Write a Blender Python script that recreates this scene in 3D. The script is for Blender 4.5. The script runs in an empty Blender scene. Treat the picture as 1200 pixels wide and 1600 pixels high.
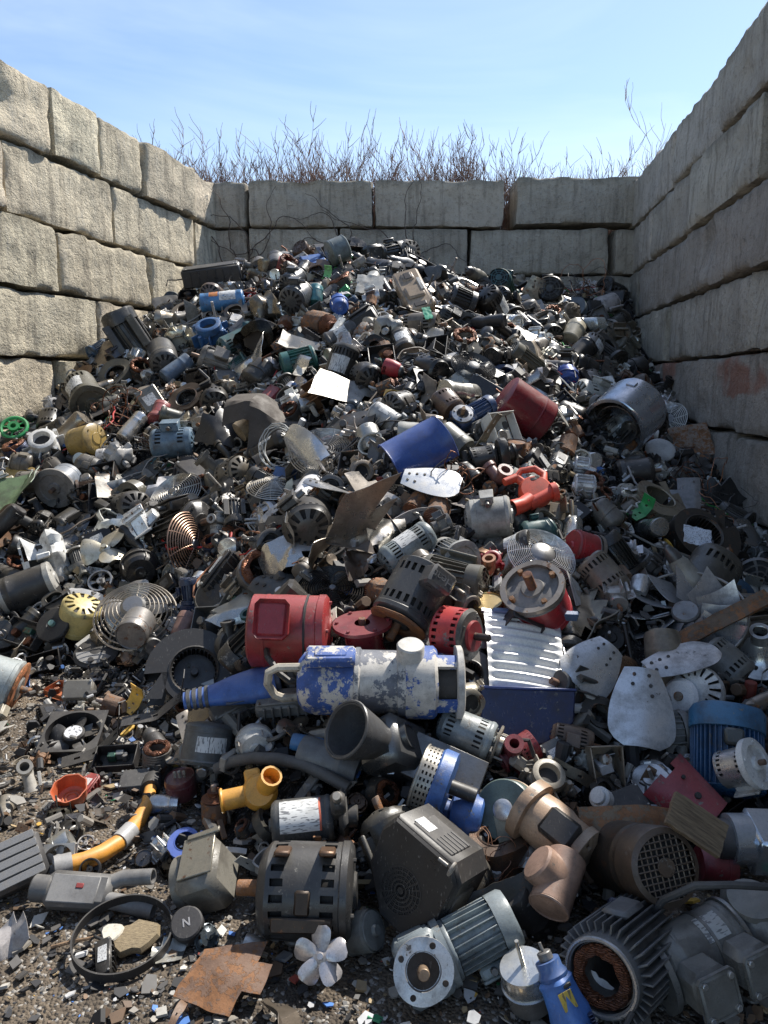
import bpy, bmesh, math, random
import numpy as np
from mathutils import Vector, Matrix, noise
RND = random.Random(11)
PI = math.pi; TAU = 2*PI
sc = bpy.context.scene
COL = sc.collection
# ------------------------------------------------------------------ camera
PITCH = math.radians(9.8); EYE = Vector((0, 0, 1.6)); FPX = 1155.6
cam = bpy.data.objects.new('camera', bpy.data.cameras.new('camera')); COL.objects.link(cam)
cam.location = EYE; cam.rotation_euler = (PI/2-PITCH, 0, 0)
cam.data.sensor_fit = 'VERTICAL'; cam.data.sensor_height = 36; cam.data.lens = 26; cam.data.clip_end = 5000
sc.camera = cam
FWD = Vector((0, math.cos(PITCH), -math.sin(PITCH))); UPV = Vector((0, math.sin(PITCH), math.cos(PITCH)))
def ray(u, v): return Vector((1, 0, 0))*((u-600)/FPX) + UPV*((800-v)/FPX) + FWD      # unit depth along the lens axis
def pix(p):
    d = Vector(p)-EYE; z = max(1e-6, d.dot(FWD))
    return 600+FPX*d.x/z, 800-FPX*d.dot(UPV)/z, z
# ------------------------------------------------------------------ the heap's height field
def lw(y): return -3.19+.253*(y-6.69)
def rw(y): return 2.72+.128*(y-5.77)
BACK = 10.4
CP = [(-.7,8.2,2.98),(-.7,9.4,2.75),(.1,8.3,2.98),(.8,9.0,2.78),(2.1,9.3,2.78),(3.1,9.35,2.72),(2.6,8.6,2.35),(3.15,8.4,1.8),(2.85,6.4,1.0),(2.67,5.14,.55),
 (2.5,4,.26),(2.2,3,.1),(1.9,2.4,.0),(1.4,2.0,0),(1.0,1.7,0),(1.3,2.9,.3),(1.6,4.0,.62),(1.9,5.5,1.15),(2.0,7,1.75),
 (0,1.6,0),(0,2.15,.06),(.2,2.8,.38),(.1,3.5,.75),(.1,4.5,1.25),(.2,5.3,1.62),(0,6,1.95),(0,7,2.45),
 (-2.2,8.5,2.62),(-2.66,7.7,2.2),(-2.9,6.85,1.72),(-3.05,6.39,1.3),(-3.14,6.05,1.1),(-3.4,5,.55),(-3.6,4.2,.1),(-1.6,8.3,2.85),
 (-2.2,4.15,0),(-1.6,4.0,.03),(-1.2,3.8,.03),(-.8,3.15,.05),(-.75,2.5,0),(-.45,2.05,0),(-.2,1.75,0),(-1.5,3,0),(-2.2,3.2,0),(-1,1.8,0),(-3.5,3,0),
 (-1.2,5.2,.85),(-2.2,5.3,.75),(-1.2,6.5,1.75),(-2.2,6.8,1.75),(-.55,3.0,.35),(-.4,2.5,.2),(-.6,3.8,.62),(1,2.3,.05),(.8,3.2,.5),(1,4.5,1.05),(1,6,1.75),(1,7.5,2.35),
 (0,0,0),(3,0,0),(-4,0,0),(-4,2,0),(3,1.5,0),(2.4,2,0)]
_P = np.array([(x, y+max(0, y-4)*.155, z) for x, y, z in CP], float)
_d = lambda a, b: np.sqrt(((a[:, None, :]-b[None, :, :])**2).sum(-1)+.02)
_A = np.block([[_d(_P[:, :2], _P[:, :2]), np.ones((len(_P), 1))], [np.ones((1, len(_P))), np.zeros((1, 1))]])
_W = np.linalg.solve(_A, np.append(_P[:, 2], 0))
GX0, GY0, GD = -5.0, -1.0, .05
_gx = np.arange(GX0, 5.01, GD); _gy = np.arange(GY0, 12.01, GD)
_xx, _yy = np.meshgrid(_gx, _gy, indexing='ij')
_Q = np.stack([_xx.ravel(), _yy.ravel()], 1)
HG = np.maximum((_d(_Q, _P[:, :2])@_W[:-1]+_W[-1]).reshape(_xx.shape), 0.0)
def H(x, y):
    a = min(max((x-GX0)/GD, 0), len(_gx)-1.001); b = min(max((y-GY0)/GD, 0), len(_gy)-1.001)
    i, j = int(a), int(b); a -= i; b -= j
    return (HG[i, j]*(1-a)+HG[i+1, j]*a)*(1-b)+(HG[i, j+1]*(1-a)+HG[i+1, j+1]*a)*b
def HN(x, y, e=.12):
    return Vector((H(x-e, y)-H(x+e, y), H(x, y-e)-H(x, y+e), 2*e)).normalized()
def hit(u, v, off=0.0):
    """where the view through a photo pixel comes within `off` of the heap"""
    r = ray(u, v); t = 1.2
    while t < 11:
        p = EYE+r*t
        n = HN(p.x, p.y)
        if (p.z-H(p.x, p.y))*n.z < off: break
        t += .01
    return EYE+r*t
def at(u, v, depth): return EYE+ray(u, v)*depth
# ------------------------------------------------------------------ mesh collector
class MB:
    def __init__(s): s.v = []; s.f = []
    def add(s, vs, fs, M=None):
        o = len(s.v)
        s.v += [tuple(M@Vector(p)) for p in vs] if M is not None else [tuple(p) for p in vs]
        s.f += [tuple(i+o for i in f) for f in fs]; return s
    def join(s, b, M=None): return s.add(b.v, b.f, M)
    def lathe(s, prof, n=24, M=None, skip=None, t=.006, a0=0.0, a1=TAU, rf=None):
        if skip is None:
            q = [prof[0]]; R0 = max(p[0] for p in prof)
            for a, b in zip(prof, prof[1:]):
                k = min(6, int(math.hypot(b[0]-a[0], b[1]-a[1])/(.42*R0))) if min(a[0], b[0]) > R0*.5 and n >= 20 else 1
                q += [(a[0]+(b[0]-a[0])*i/k, a[1]+(b[1]-a[1])*i/k) for i in range(1, max(1, k))]+[b]
            prof = q
        full = abs(a1-a0-TAU) < 1e-6; m = n if full else n+1
        vs = []; rows = []
        for k, (r, z) in enumerate(prof):
            if r < 1e-6: rows.append([len(vs)]*m); vs.append((0, 0, z))
            else:
                rows.append(list(range(len(vs), len(vs)+m)))
                for i in range(m):
                    a = a0+(a1-a0)*i/n; q = r*(rf(a, z) if rf else 1); vs.append((q*math.cos(a), q*math.sin(a), z))
        fs = []; K = len(prof)
        sk = lambda i, k: skip is not None and 0 <= k < K-1 and (full or 0 <= i < n) and skip(i % n, k)
        for k in range(K-1):
            for i in range(n):
                j = (i+1) % m
                q = [rows[k][i], rows[k][j], rows[k+1][j], rows[k+1][i]]
                if sk(i, k):
                    dr, dz = prof[k+1][0]-prof[k][0], prof[k+1][1]-prof[k][1]; l = math.hypot(dr, dz) or 1
                    nr, nz = dz/l, -dr/l
                    def inn(p):
                        x, y, z = vs[p]; R = math.hypot(x, y) or 1
                        vs.append((x-x/R*nr*t, y-y/R*nr*t, z-nz*t)); return len(vs)-1
                    for (ni, nk), (a, b) in zip(((i, k-1), (i+1, k), (i, k+1), (i-1, k)), ((0, 1), (1, 2), (2, 3), (3, 0))):
                        if not sk(ni, nk) and q[a] != q[b]: fs.append((q[a], q[b], inn(q[b]), inn(q[a])))
                    continue
                q = [p for e, p in enumerate(q) if p not in q[:e]]
                if len(q) > 2: fs.append(tuple(q))
        return s.add(vs, fs, M)
    def cyl(s, r, z0, z1, n=20, M=None, b=None):
        b = min(r, abs(z1-z0))*.12 if b is None else b
        return s.lathe([(0, z0), (r-b, z0), (r, z0+b), (r, z1-b), (r-b, z1), (0, z1)], n, M)
    def box(s, c, d, b=None, M=None):
        hx, hy, hz = d[0]/2, d[1]/2, d[2]/2; b = min(d)*.12 if b is None else b
        vs = []; ix = {}
        for sx in (-1, 1):
            for sy in (-1, 1):
                for sz in (-1, 1):
                    for a in range(3):
                        q = [hx-b, hy-b, hz-b]; q[a] += b; ix[sx, sy, sz, a] = len(vs)
                        vs.append((c[0]+sx*q[0], c[1]+sy*q[1], c[2]+sz*q[2]))
        S = (-1, 1); fs = []
        for a in range(3):
            for g in S:
                k = lambda p, q: tuple([ix[(g, p, q, 0)], ix[(p, g, q, 1)], ix[(p, q, g, 2)]][a:a+1])[0]
                fs.append((k(-1, -1), k(1, -1), k(1, 1), k(-1, 1)))
        for p in S:
            for q in S:
                fs.append((ix[p, q, -1, 0], ix[p, q, 1, 0], ix[p, q, 1, 1], ix[p, q, -1, 1]))
                fs.append((ix[p, -1, q, 0], ix[p, 1, q, 0], ix[p, 1, q, 2], ix[p, -1, q, 2]))
                fs.append((ix[-1, p, q, 1], ix[1, p, q, 1], ix[1, p, q, 2], ix[-1, p, q, 2]))
                for w in S: fs.append((ix[p, q, w, 0], ix[p, q, w, 1], ix[p, q, w, 2]))
        return s.add(vs, fs, M)
    def tube(s, pts, r, n=6, M=None, closed=False):
        pts = [Vector(p) for p in pts]; L = len(pts); rr = r if isinstance(r, (list, tuple)) else [r]*L
        vs = []; fs = []; up = None
        for i, p in enumerate(pts):
            t = (pts[(i+1) % L]-pts[i-1]) if closed or 0 < i < L-1 else (pts[1]-pts[0] if i == 0 else pts[-1]-pts[-2])
            t = t.normalized() if t.length > 1e-9 else Vector((0, 0, 1))
            if up is None: up = Vector((0, 0, 1)) if abs(t.z) < .9 else Vector((1, 0, 0))
            x = up.cross(t); x = x.normalized() if x.length > 1e-6 else t.orthogonal().normalized()
            up = t.cross(x)
            for k in range(n):
                a = TAU*k/n; vs.append(p+x*(rr[i]*math.cos(a))+up*(rr[i]*math.sin(a)))
        for i in range(L if closed else L-1):
            for k in range(n):
                a, b = i*n, ((i+1) % L)*n; fs.append((a+k, a+(k+1) % n, b+(k+1) % n, b+k))
        if not closed: fs += [tuple(range(n))[::-1], tuple(range((L-1)*n, L*n))]
        return s.add(vs, fs, M)
    def ring(s, R, r, n=28, m=6, M=None, z=0):
        return s.tube([(R*math.cos(TAU*i/n), R*math.sin(TAU*i/n), z) for i in range(n)], r, m, M, True)
    def prism(s, poly, z0, z1, M=None, b=0):
        n = len(poly)
        if b:
            c = (sum(p[0] for p in poly)/n, sum(p[1] for p in poly)/n)
            sh = [(p[0]+(c[0]-p[0])*min(.3, b/(math.dist(p, c)+1e-6)), p[1]+(c[1]-p[1])*min(.3, b/(math.dist(p, c)+1e-6))) for p in poly]
            lay = [(sh, z0), (poly, z0+b), (poly, z1-b), (sh, z1)]
        else: lay = [(poly, z0), (poly, z1)]
        vs = [(x, y, z) for pl, z in lay for x, y in pl]
        fs = [tuple(range(n))[::-1], tuple(range((len(lay)-1)*n, len(lay)*n))]
        for k in range(len(lay)-1): fs += [(k*n+i, k*n+(i+1) % n, (k+1)*n+(i+1) % n, (k+1)*n+i) for i in range(n)]
        return s.add(vs, fs, M)
    def sheet(s, fn, nu, nv, t=.003, M=None, keep=None):
        """a bent sheet of real thickness; fn(u,v) in 0..1 gives a point"""
        P = [[Vector(fn(i/nu, j/nv)) for j in range(nv+1)] for i in range(nu+1)]
        Nn = [[None]*(nv+1) for _ in range(nu+1)]
        for i in range(nu+1):
            for j in range(nv+1):
                a = P[min(i+1, nu)][j]-P[max(i-1, 0)][j]; b = P[i][min(j+1, nv)]-P[i][max(j-1, 0)]
                c = a.cross(b); Nn[i][j] = c.normalized() if c.length > 1e-12 else Vector((0, 0, 1))
        W = nv+1; S = (nu+1)*W
        vs = [P[i][j]+Nn[i][j]*(t/2) for i in range(nu+1) for j in range(W)]+[P[i][j]-Nn[i][j]*(t/2) for i in range(nu+1) for j in range(W)]
        fs = []; ok = lambda i, j: 0 <= i < nu and 0 <= j < nv and (keep is None or keep(i, j))
        for i in range(nu):
            for j in range(nv):
                if not ok(i, j): continue
                a, b, c, d = i*W+j, (i+1)*W+j, (i+1)*W+j+1, i*W+j+1
                fs += [(a, b, c, d), (d+S, c+S, b+S, a+S)]
                for (x, y), (p, q) in zip(((i, j-1), (i+1, j), (i, j+1), (i-1, j)), ((a, b), (b, c), (c, d), (d, a))):
                    if not ok(x, y): fs.append((q, p, p+S, q+S))
        return s.add(vs, fs, M)
def mesh(name, mb, mats, mi=None, ang=38, smooth=True):
    me = bpy.data.meshes.new(name); me.from_pydata(mb.v, [], mb.f)
    for m in mats: me.materials.append(m)
    bm = bmesh.new(); bm.from_mesh(me)
    if mi is not None:
        bm.faces.ensure_lookup_table()
        for f, k in zip(bm.faces, mi): f.material_index = k
    bmesh.ops.recalc_face_normals(bm, faces=bm.faces); bm.to_mesh(me); bm.free()
    if smooth:
        me.shade_smooth(); me.set_sharp_from_angle(angle=math.radians(ang))
    return me
def T(x=0, y=0, z=0): return Matrix.Translation((x, y, z))
def RX(a): return Matrix.Rotation(a, 4, 'X')
def RY(a): return Matrix.Rotation(a, 4, 'Y')
def RZ(a): return Matrix.Rotation(a, 4, 'Z')
def SC(x, y, z): return Matrix.Diagonal((x, y, z, 1))
def tag(o, label=None, cat=None, group=None, kind=None):
    for k, v in (('label', label), ('category', cat), ('group', group), ('kind', kind)):
        if v: o[k] = v
    return o
def link(name, me, parent=None, M=None, color=None):
    o = bpy.data.objects.new(name, me); COL.objects.link(o)
    if parent is not None: o.parent = parent
    if M is not None: o.matrix_world = M
    if color is not None: o.color = (*color, 1)
    return o
# ------------------------------------------------------------------ materials
def NEW(name):
    m = bpy.data.materials.new(name); m.use_nodes = True; nt = m.node_tree; nt.nodes.clear(); return m, nt
def N(nt, t, ins=None, **props):
    n = nt.nodes.new(t)
    for k, v in props.items(): setattr(n, k, v)
    for k, v in (ins or {}).items():
        s = n.inputs[k]
        if isinstance(v, bpy.types.NodeSocket): nt.links.new(v, s)
        else: s.default_value = v
    return n
def c4(c): return (*c, 1) if len(c) == 3 else c
def mixc(nt, f, a, b, mode='MIX'):
    n = N(nt, 'ShaderNodeMix', data_type='RGBA', blend_type=mode)
    for s, v in ((0, f), (6, a), (7, b)):
        if isinstance(v, bpy.types.NodeSocket): nt.links.new(v, n.inputs[s])
        else: n.inputs[s].default_value = v if s == 0 else c4(v)
    return n.outputs[2]
def ramp(nt, f, lo, hi, a=0.0, b=1.0):
    n = N(nt, 'ShaderNodeMapRange', {'Value': f, 'From Min': lo, 'From Max': hi, 'To Min': a, 'To Max': b}); return n.outputs[0]
def math_(nt, op, a, b): return N(nt, 'ShaderNodeMath', {0: a, 1: b}, operation=op).outputs[0]
def coords(nt, seeded=True, scale=(1, 1, 1)):
    tc = N(nt, 'ShaderNodeTexCoord').outputs['Object']; oi = N(nt, 'ShaderNodeObjectInfo')
    off = N(nt, 'ShaderNodeVectorMath', {0: oi.outputs['Random'], 1: (37, 71, 53)}, operation='MULTIPLY').outputs[0]
    v = N(nt, 'ShaderNodeVectorMath', {0: tc, 1: off}, operation='ADD').outputs[0]
    if scale != (1, 1, 1): v = N(nt, 'ShaderNodeVectorMath', {0: v, 1: scale}, operation='MULTIPLY').outputs[0]
    return v, oi
def noi(nt, v, s, d=4, r=.6): return N(nt, 'ShaderNodeTexNoise', {'Vector': v, 'Scale': s, 'Detail': d, 'Roughness': r}).outputs['Fac']
def out(nt, col, rough, metal=0.0, bump=None, bs=.3, bd=.004, spec=.5, extra=None):
    p = N(nt, 'ShaderNodeBsdfPrincipled', {'Base Color': c4(col) if not isinstance(col, bpy.types.NodeSocket) else col, 'Roughness': rough, 'Metallic': metal, 'Specular IOR Level': spec})
    for k, v in (extra or {}).items(): p.inputs[k].default_value = v
    if bump is not None:
        b = N(nt, 'ShaderNodeBump', {'Height': bump, 'Strength': bs, 'Distance': bd}); nt.links.new(b.outputs[0], p.inputs['Normal'])
    o = N(nt, 'ShaderNodeOutputMaterial'); nt.links.new(p.outputs[0], o.inputs[0])
def surface(name, chip=.63, chipcol=(.2, .19, .17), rough=.31, metal=0.0, chipmetal=.3, grime=.6, grimecol=(.034, .027, .021), scale=1.0, dust=.14, bs=.3, zk=.35):
    """object-coloured finish: chips down to another layer, worn edges, grime in blotches, scratches and a film of dust on upward faces"""
    m, nt = NEW(name); oi = N(nt, 'ShaderNodeObjectInfo'); geo = N(nt, 'ShaderNodeNewGeometry')
    off = N(nt, 'ShaderNodeVectorMath', {0: oi.outputs['Random'], 1: (37, 71, 53)}, operation='MULTIPLY').outputs[0]
    v = N(nt, 'ShaderNodeVectorMath', {0: geo.outputs['Position'], 1: off}, operation='ADD').outputs[0]
    a = noi(nt, v, 24*scale, 7, .72); b = noi(nt, v, 9*scale, 6, .68); f = noi(nt, v, 150, 3, .6)
    sv = N(nt, 'ShaderNodeVectorMath', {0: v, 1: (260, 30, 60)}, operation='MULTIPLY').outputs[0]; sc1 = noi(nt, sv, 1, 2, .5)
    zone = noi(nt, v, 4.5, 3, .5); a2 = math_(nt, 'ADD', a, math_(nt, 'MULTIPLY', math_(nt, 'SUBTRACT', zone, .5), zk)); a2 = math_(nt, 'ADD', a2, math_(nt, 'MULTIPLY', math_(nt, 'SUBTRACT', f, .5), .16))
    chips = math_(nt, 'MAXIMUM', ramp(nt, a2, chip, chip+.03), 0.0); col = oi.outputs['Color']
    col = mixc(nt, ramp(nt, f, .3, .7, 0, .5), col, mixc(nt, 1.0, col, (1.7, 1.65, 1.6), 'MULTIPLY'))
    col = mixc(nt, ramp(nt, sc1, .66, .7, 0, .35), col, chipcol)
    col = mixc(nt, chips, col, chipcol)
    col = mixc(nt, ramp(nt, b, .45, .66, 0, grime), col, grimecol)
    col = mixc(nt, ramp(nt, f, .56, .68, 0, grime*.55), col, grimecol)
    nz = N(nt, 'ShaderNodeSeparateXYZ', {0: geo.outputs['Normal']}).outputs[2]
    dm = math_(nt, 'MULTIPLY', ramp(nt, nz, .35, .95, 0, dust*1.6), ramp(nt, b, .36, .6, 1, .15))
    col = mixc(nt, dm, col, (.19, .165, .125))
    r = math_(nt, 'ADD', ramp(nt, b, .35, .68, rough-.1, rough+.22), math_(nt, 'MULTIPLY', dm, .6))
    mt = math_(nt, 'ADD', math_(nt, 'MULTIPLY', chips, chipmetal), metal) if metal < .3 else ramp(nt, b, .48, .7, metal, metal*.5)
    out(nt, col, r, mt, math_(nt, 'ADD', math_(nt, 'MULTIPLY', b, .8), math_(nt, 'SUBTRACT', math_(nt, 'MULTIPLY', f, .4), math_(nt, 'MULTIPLY', chips, .5))), bs, .004)
    return m
MAT = {
 'paint': surface('chipped_paint'),
 'peel': surface('peeling_paint', zk=.75, chip=.52, chipcol=(.58, .55, .5), rough=.5, chipmetal=0, grime=.55, scale=.8),
 'gloss': surface('gloss_enamel', chip=.68, rough=.26, grime=.5, dust=.2),
 'plastic': surface('moulded_plastic', chip=.72, chipcol=(.3, .29, .27), rough=.36, chipmetal=0, grime=.45, dust=.2, bs=.16),
 'alu': surface('cast_aluminium', chip=.66, chipcol=(.12, .11, .1), rough=.31, metal=.75, grime=.55, dust=.12),
 'galv': surface('galvanised_sheet', chip=.7, chipcol=(.4, .36, .28), rough=.36, metal=.32, grime=.16, dust=.06, bs=.1),
 'bright': surface('bright_sheet_metal', chip=.7, chipcol=(.3, .26, .2), rough=.21, metal=.85, grime=.4, dust=.16, bs=.15),
 'steel': surface('dull_steel', chip=.6, chipcol=(.16, .08, .045), rough=.36, metal=.55, grime=.5),
 'rust': surface('rusted_iron', chip=.5, chipcol=(.24, .1, .035), rough=.75, chipmetal=0, grime=.5, scale=1.4, bs=.6),
 'dark': surface('dark_metal_and_shade', chip=.7, rough=.7, grime=.4, dust=.1),  # puts shade behind slots and inside bores by dark colour; dark metal shares it
 'rubber': surface('dull_rubber', chip=.75, rough=.5, chipmetal=0, grime=.3, dust=.14),
}
def m_copper():
    m, nt = NEW('copper_winding'); v, oi = coords(nt)
    w = N(nt, 'ShaderNodeTexWave', {'Vector': v, 'Scale': 60, 'Distortion': 6, 'Detail': 2}).outputs['Fac']
    col = mixc(nt, ramp(nt, noi(nt, v, 8), .35, .65), (.22, .08, .035), (.08, .035, .022)); col = mixc(nt, ramp(nt, w, 0, .5, .6, 0), col, (.03, .02, .015))
    out(nt, col, .42, .6, w, .6, .004); return m
def m_sticker():
    m, nt = NEW('printed_sticker'); v, oi = coords(nt)
    big = N(nt, 'ShaderNodeVectorMath', {0: v, 1: (1, 1, 1)}, operation='MULTIPLY').outputs[0]
    a = N(nt, 'ShaderNodeTexNoise', {'Vector': N(nt, 'ShaderNodeVectorMath', {0: big, 1: (170, 170, 40)}, operation='MULTIPLY').outputs[0], 'Scale': 1, 'Detail': 1}).outputs['Fac']
    d = noi(nt, v, 14, 4)
    col = mixc(nt, ramp(nt, a, .56, .62, 0, .75), oi.outputs['Color'], (.05, .05, .06)); col = mixc(nt, ramp(nt, d, .5, .75, 0, .6), col, (.2, .18, .15))
    out(nt, col, .4, 0); return m
def m_wood():
    m, nt = NEW('weathered_wood'); v, oi = coords(nt, scale=(1, 14, 14))
    a = noi(nt, v, 4, 6, .7); col = mixc(nt, ramp(nt, a, .35, .7), oi.outputs['Color'], (.05, .032, .02)); out(nt, col, .75, 0, a, .6, .006); return m
MAT['copper'] = m_copper(); MAT['sticker'] = m_sticker(); MAT['wood'] = m_wood()
# ------------------------------------------------------------------ light and sky
SUN_EL, SUN_AZ = math.radians(53), math.radians(42)
sc.view_settings.view_transform = 'Standard'; sc.view_settings.look = 'None'; sc.view_settings.exposure = .72; sc.view_settings.gamma = 1
w = bpy.data.worlds.new('World'); sc.world = w; w.use_nodes = True; nt = w.node_tree; nt.nodes.clear()
sky = N(nt, 'ShaderNodeTexSky', sky_type='NISHITA', sun_disc=False, sun_elevation=SUN_EL, sun_rotation=SUN_AZ, air_density=1.0, dust_density=.45, ozone_density=1.6, altitude=100)
tc = N(nt, 'ShaderNodeTexCoord').outputs['Generated']
cl = N(nt, 'ShaderNodeTexNoise', {'Vector': N(nt, 'ShaderNodeVectorMath', {0: tc, 1: (1.2, 2.6, 5)}, operation='MULTIPLY').outputs[0], 'Scale': 1.3, 'Detail': 5, 'Roughness': .55, 'Distortion': .6}).outputs['Fac']
col = mixc(nt, ramp(nt, cl, .44, .78, 0, .3), sky.outputs[0], (6.5, 7.2, 8.0))
bg = N(nt, 'ShaderNodeBackground', {'Color': col, 'Strength': .122}); o = N(nt, 'ShaderNodeOutputWorld'); nt.links.new(bg.outputs[0], o.inputs[0])
sun = bpy.data.objects.new('sun', bpy.data.lights.new('sun', 'SUN')); COL.objects.link(sun)
sun.data.energy = 5.0; sun.data.angle = math.radians(.53); sun.data.color = (1, .955, .88)
SUND = Vector((math.sin(SUN_AZ)*math.cos(SUN_EL), math.cos(SUN_AZ)*math.cos(SUN_EL), math.sin(SUN_EL)))
sun.rotation_euler = SUND.to_track_quat('Z', 'Y').to_euler()
# ------------------------------------------------------------------ concrete, dirt, rubble, twigs
def m_concrete(red=False):
    m, nt = NEW('stained_concrete' if red else 'weathered_concrete'); v, oi = coords(nt); tc = N(nt, 'ShaderNodeTexCoord').outputs['Object']
    vs = N(nt, 'ShaderNodeVectorMath', {0: v, 1: (7, 7, .9)}, operation='MULTIPLY').outputs[0]
    a = noi(nt, v, 3.2, 7, .65); b = noi(nt, v, 22, 6, .7); c = noi(nt, vs, 1.6, 5, .6); g = noi(nt, v, 90, 3, .6)
    pit = N(nt, 'ShaderNodeTexVoronoi', {'Vector': v, 'Scale': 30}).outputs['Distance']
    col = mixc(nt, ramp(nt, a, .3, .72), oi.outputs['Color'], mixc(nt, .36, oi.outputs['Color'], (.14, .125, .1)))
    col = mixc(nt, ramp(nt, c, .52, .68, 0, .55), col, (.12, .105, .085))
    col = mixc(nt, ramp(nt, c, .28, .42, .35, 0), col, (.46, .43, .37))
    col = mixc(nt, ramp(nt, b, .52, .66, 0, .5), col, (.12, .105, .085))
    col = mixc(nt, ramp(nt, g, .45, .66, 0, .32), col, (.5, .45, .37))
    vs2 = N(nt, 'ShaderNodeVectorMath', {0: v, 1: (16, 16, 1.3)}, operation='MULTIPLY').outputs[0]; st2 = noi(nt, vs2, 1, 4, .6); col = mixc(nt, ramp(nt, st2, .6, .7, 0, .28), col, (.55, .52, .46)); col = mixc(nt, ramp(nt, st2, .42, .32, 0, .36), col, (.13, .115, .09))
    ez = N(nt, 'ShaderNodeSeparateXYZ', {0: tc}).outputs[2]; col = mixc(nt, math_(nt, 'MULTIPLY', ramp(nt, math_(nt, 'ADD', ez, math_(nt, 'MULTIPLY', a, .22)), .3, .42), .55), col, (.10, .09, .065))
    big = noi(nt, v, .9, 5, .6); col = mixc(nt, ramp(nt, big, .48, .72, 0, .32), col, (.16, .14, .115))
    if red:
        z = N(nt, 'ShaderNodeSeparateXYZ', {0: tc}).outputs[2]; zz = math_(nt, 'ADD', z, math_(nt, 'MULTIPLY', a, .3)); col = mixc(nt, math_(nt, 'MULTIPLY', ramp(nt, zz, .12, .15), math_(nt, 'MULTIPLY', ramp(nt, noi(nt, v, 1.1, 3, .5), .47, .52), ramp(nt, b, .3, .45, .3, .75))), col, (.30, .13, .085))
    h = math_(nt, 'ADD', math_(nt, 'MULTIPLY', b, 1.2), math_(nt, 'ADD', math_(nt, 'MULTIPLY', g, .35), math_(nt, 'ADD', math_(nt, 'MULTIPLY', a, 1.4), math_(nt, 'MULTIPLY', ramp(nt, pit, 0, .28), .35))))
    out(nt, col, .93, 0, h, 1.0, .02, .2); return m
def m_dirt(name, base, dark, light, sc_=6.0):
    m, nt = NEW(name); v, oi = coords(nt)
    a = noi(nt, v, sc_*.3, 6, .65); b = noi(nt, v, sc_*6, 5, .7); vo = N(nt, 'ShaderNodeTexVoronoi', {'Vector': v, 'Scale': sc_*16}); d = vo.outputs['Distance']
    cc = N(nt, 'ShaderNodeSeparateColor', {0: vo.outputs['Color']}).outputs[0]
    col = mixc(nt, ramp(nt, a, .36, .66), base, dark); col = mixc(nt, ramp(nt, b, .5, .75, 0, .7), col, dark)
    col = mixc(nt, ramp(nt, cc, .86, .9, 0, .8), col, light)
    out(nt, col, .9, 0, math_(nt, 'ADD', math_(nt, 'MULTIPLY', b, .8), math_(nt, 'MULTIPLY', d, -.7)), .9, .02, .3); return m
def m_plain(name, rough, var=.35, sp=.4, metal=0.0):
    m, nt = NEW(name); g = N(nt, 'ShaderNodeAttribute', attribute_name='tint').outputs['Color']; v, oi = coords(nt)
    out(nt, mixc(nt, ramp(nt, noi(nt, v, 30, 4), .35, .7, 0, var), g, (.04, .034, .028)), rough, metal, None, spec=sp); return m
CONC = m_concrete(); CONCR = m_concrete(True); DIRT = m_dirt('oily_dirt', (.19, .15, .108), (.06, .049, .039), (.34, .32, .29)); RUB = m_dirt('dark_scrap_fines', (.045, .04, .036), (.012, .011, .01), (.16, .15, .14), 9)
CHIPM = m_plain('loose_chips', .6); METM = m_plain('metal_chips', .28, metal=.8); TWIG = surface('bare_twig', chip=.6, chipcol=(.2, .17, .14), rough=.8, chipmetal=0, grime=.3, scale=.5)
def block_mesh(L, Hh, Wd, seed):
    rad = .025+.03*RND.random(); vs = []; fs = []; idx = {}
    h = Vector((L/2, Wd/2, Hh/2)); st = .045
    nx, ny, nz = max(3, int(L/st)), max(3, int(Wd/.12)), max(3, int(Hh/st)); off = Vector((seed*3.7, seed*1.3, seed*2.1))
    def vert(i, j, k):
        if (i, j, k) in idx: return idx[i, j, k]
        p = Vector((-h.x+L*i/nx, -h.y+Wd*j/ny, -h.z+Hh*k/nz))
        e = noise.noise(p*3.5+off)*.5+.5+.25*noise.noise(p*11-off); r = rad*(.35+2.2*e*e)
        q = Vector([max(-a+r, min(a-r, b)) for a, b in zip(h, p)]); d = p-q
        if d.length > 1e-6: p = q+d.normalized()*r
        nrm = d.normalized() if d.length > 1e-6 else Vector((0, 1, 0))
        f = noise.fractal(p*2.2+off, 1.0, 2.0, 4)*.02+noise.fractal(p*8+off, 1.0, 2.0, 4)*.009
        c = noise.noise(p*1.7-off)
        if c > .36: f -= (c-.36)*.16
        p = p+nrm*f
        idx[i, j, k] = len(vs); vs.append(tuple(p)); return idx[i, j, k]
    for i in range(nx):
        for k in range(nz):
            for j in (0, ny): fs.append((vert(i, j, k), vert(i+1, j, k), vert(i+1, j, k+1), vert(i, j, k+1)))
        for j in range(ny):
            for k in (0, nz): fs.append((vert(i, j, k), vert(i+1, j, k), vert(i+1, j+1, k), vert(i, j+1, k)))
    for j in range(ny):
        for k in range(nz):
            for i in (0, nx): fs.append((vert(i, j, k), vert(i, j+1, k), vert(i, j+1, k+1), vert(i, j, k+1)))
    b = MB(); b.v = vs; b.f = fs
    return mesh('concrete_block', b, [CONC], ang=60)
BH = .61; NC = 7
COURSE = ['top course', 'second course down', 'third course down', 'fourth course down', 'fifth course down', 'sixth course down', 'bottom course']
ORD = ['first', 'second', 'third', 'fourth', 'fifth', 'sixth', 'seventh', 'eighth', 'ninth', 'tenth', 'eleventh']
def plane_s(u, v, P, d):
    """distance along the wall line P + s d of the view through a photo pixel"""
    r = ray(u, v); a = Vector((d[1], -d[0])); k = (P[0]-EYE.x)*a.x+(P[1]-EYE.y)*a.y
    t = k/(r.x*a.x+r.y*a.y); q = EYE+r*t; return (q.x-P[0])*d[0]+(q.y-P[1])*d[1]
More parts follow.
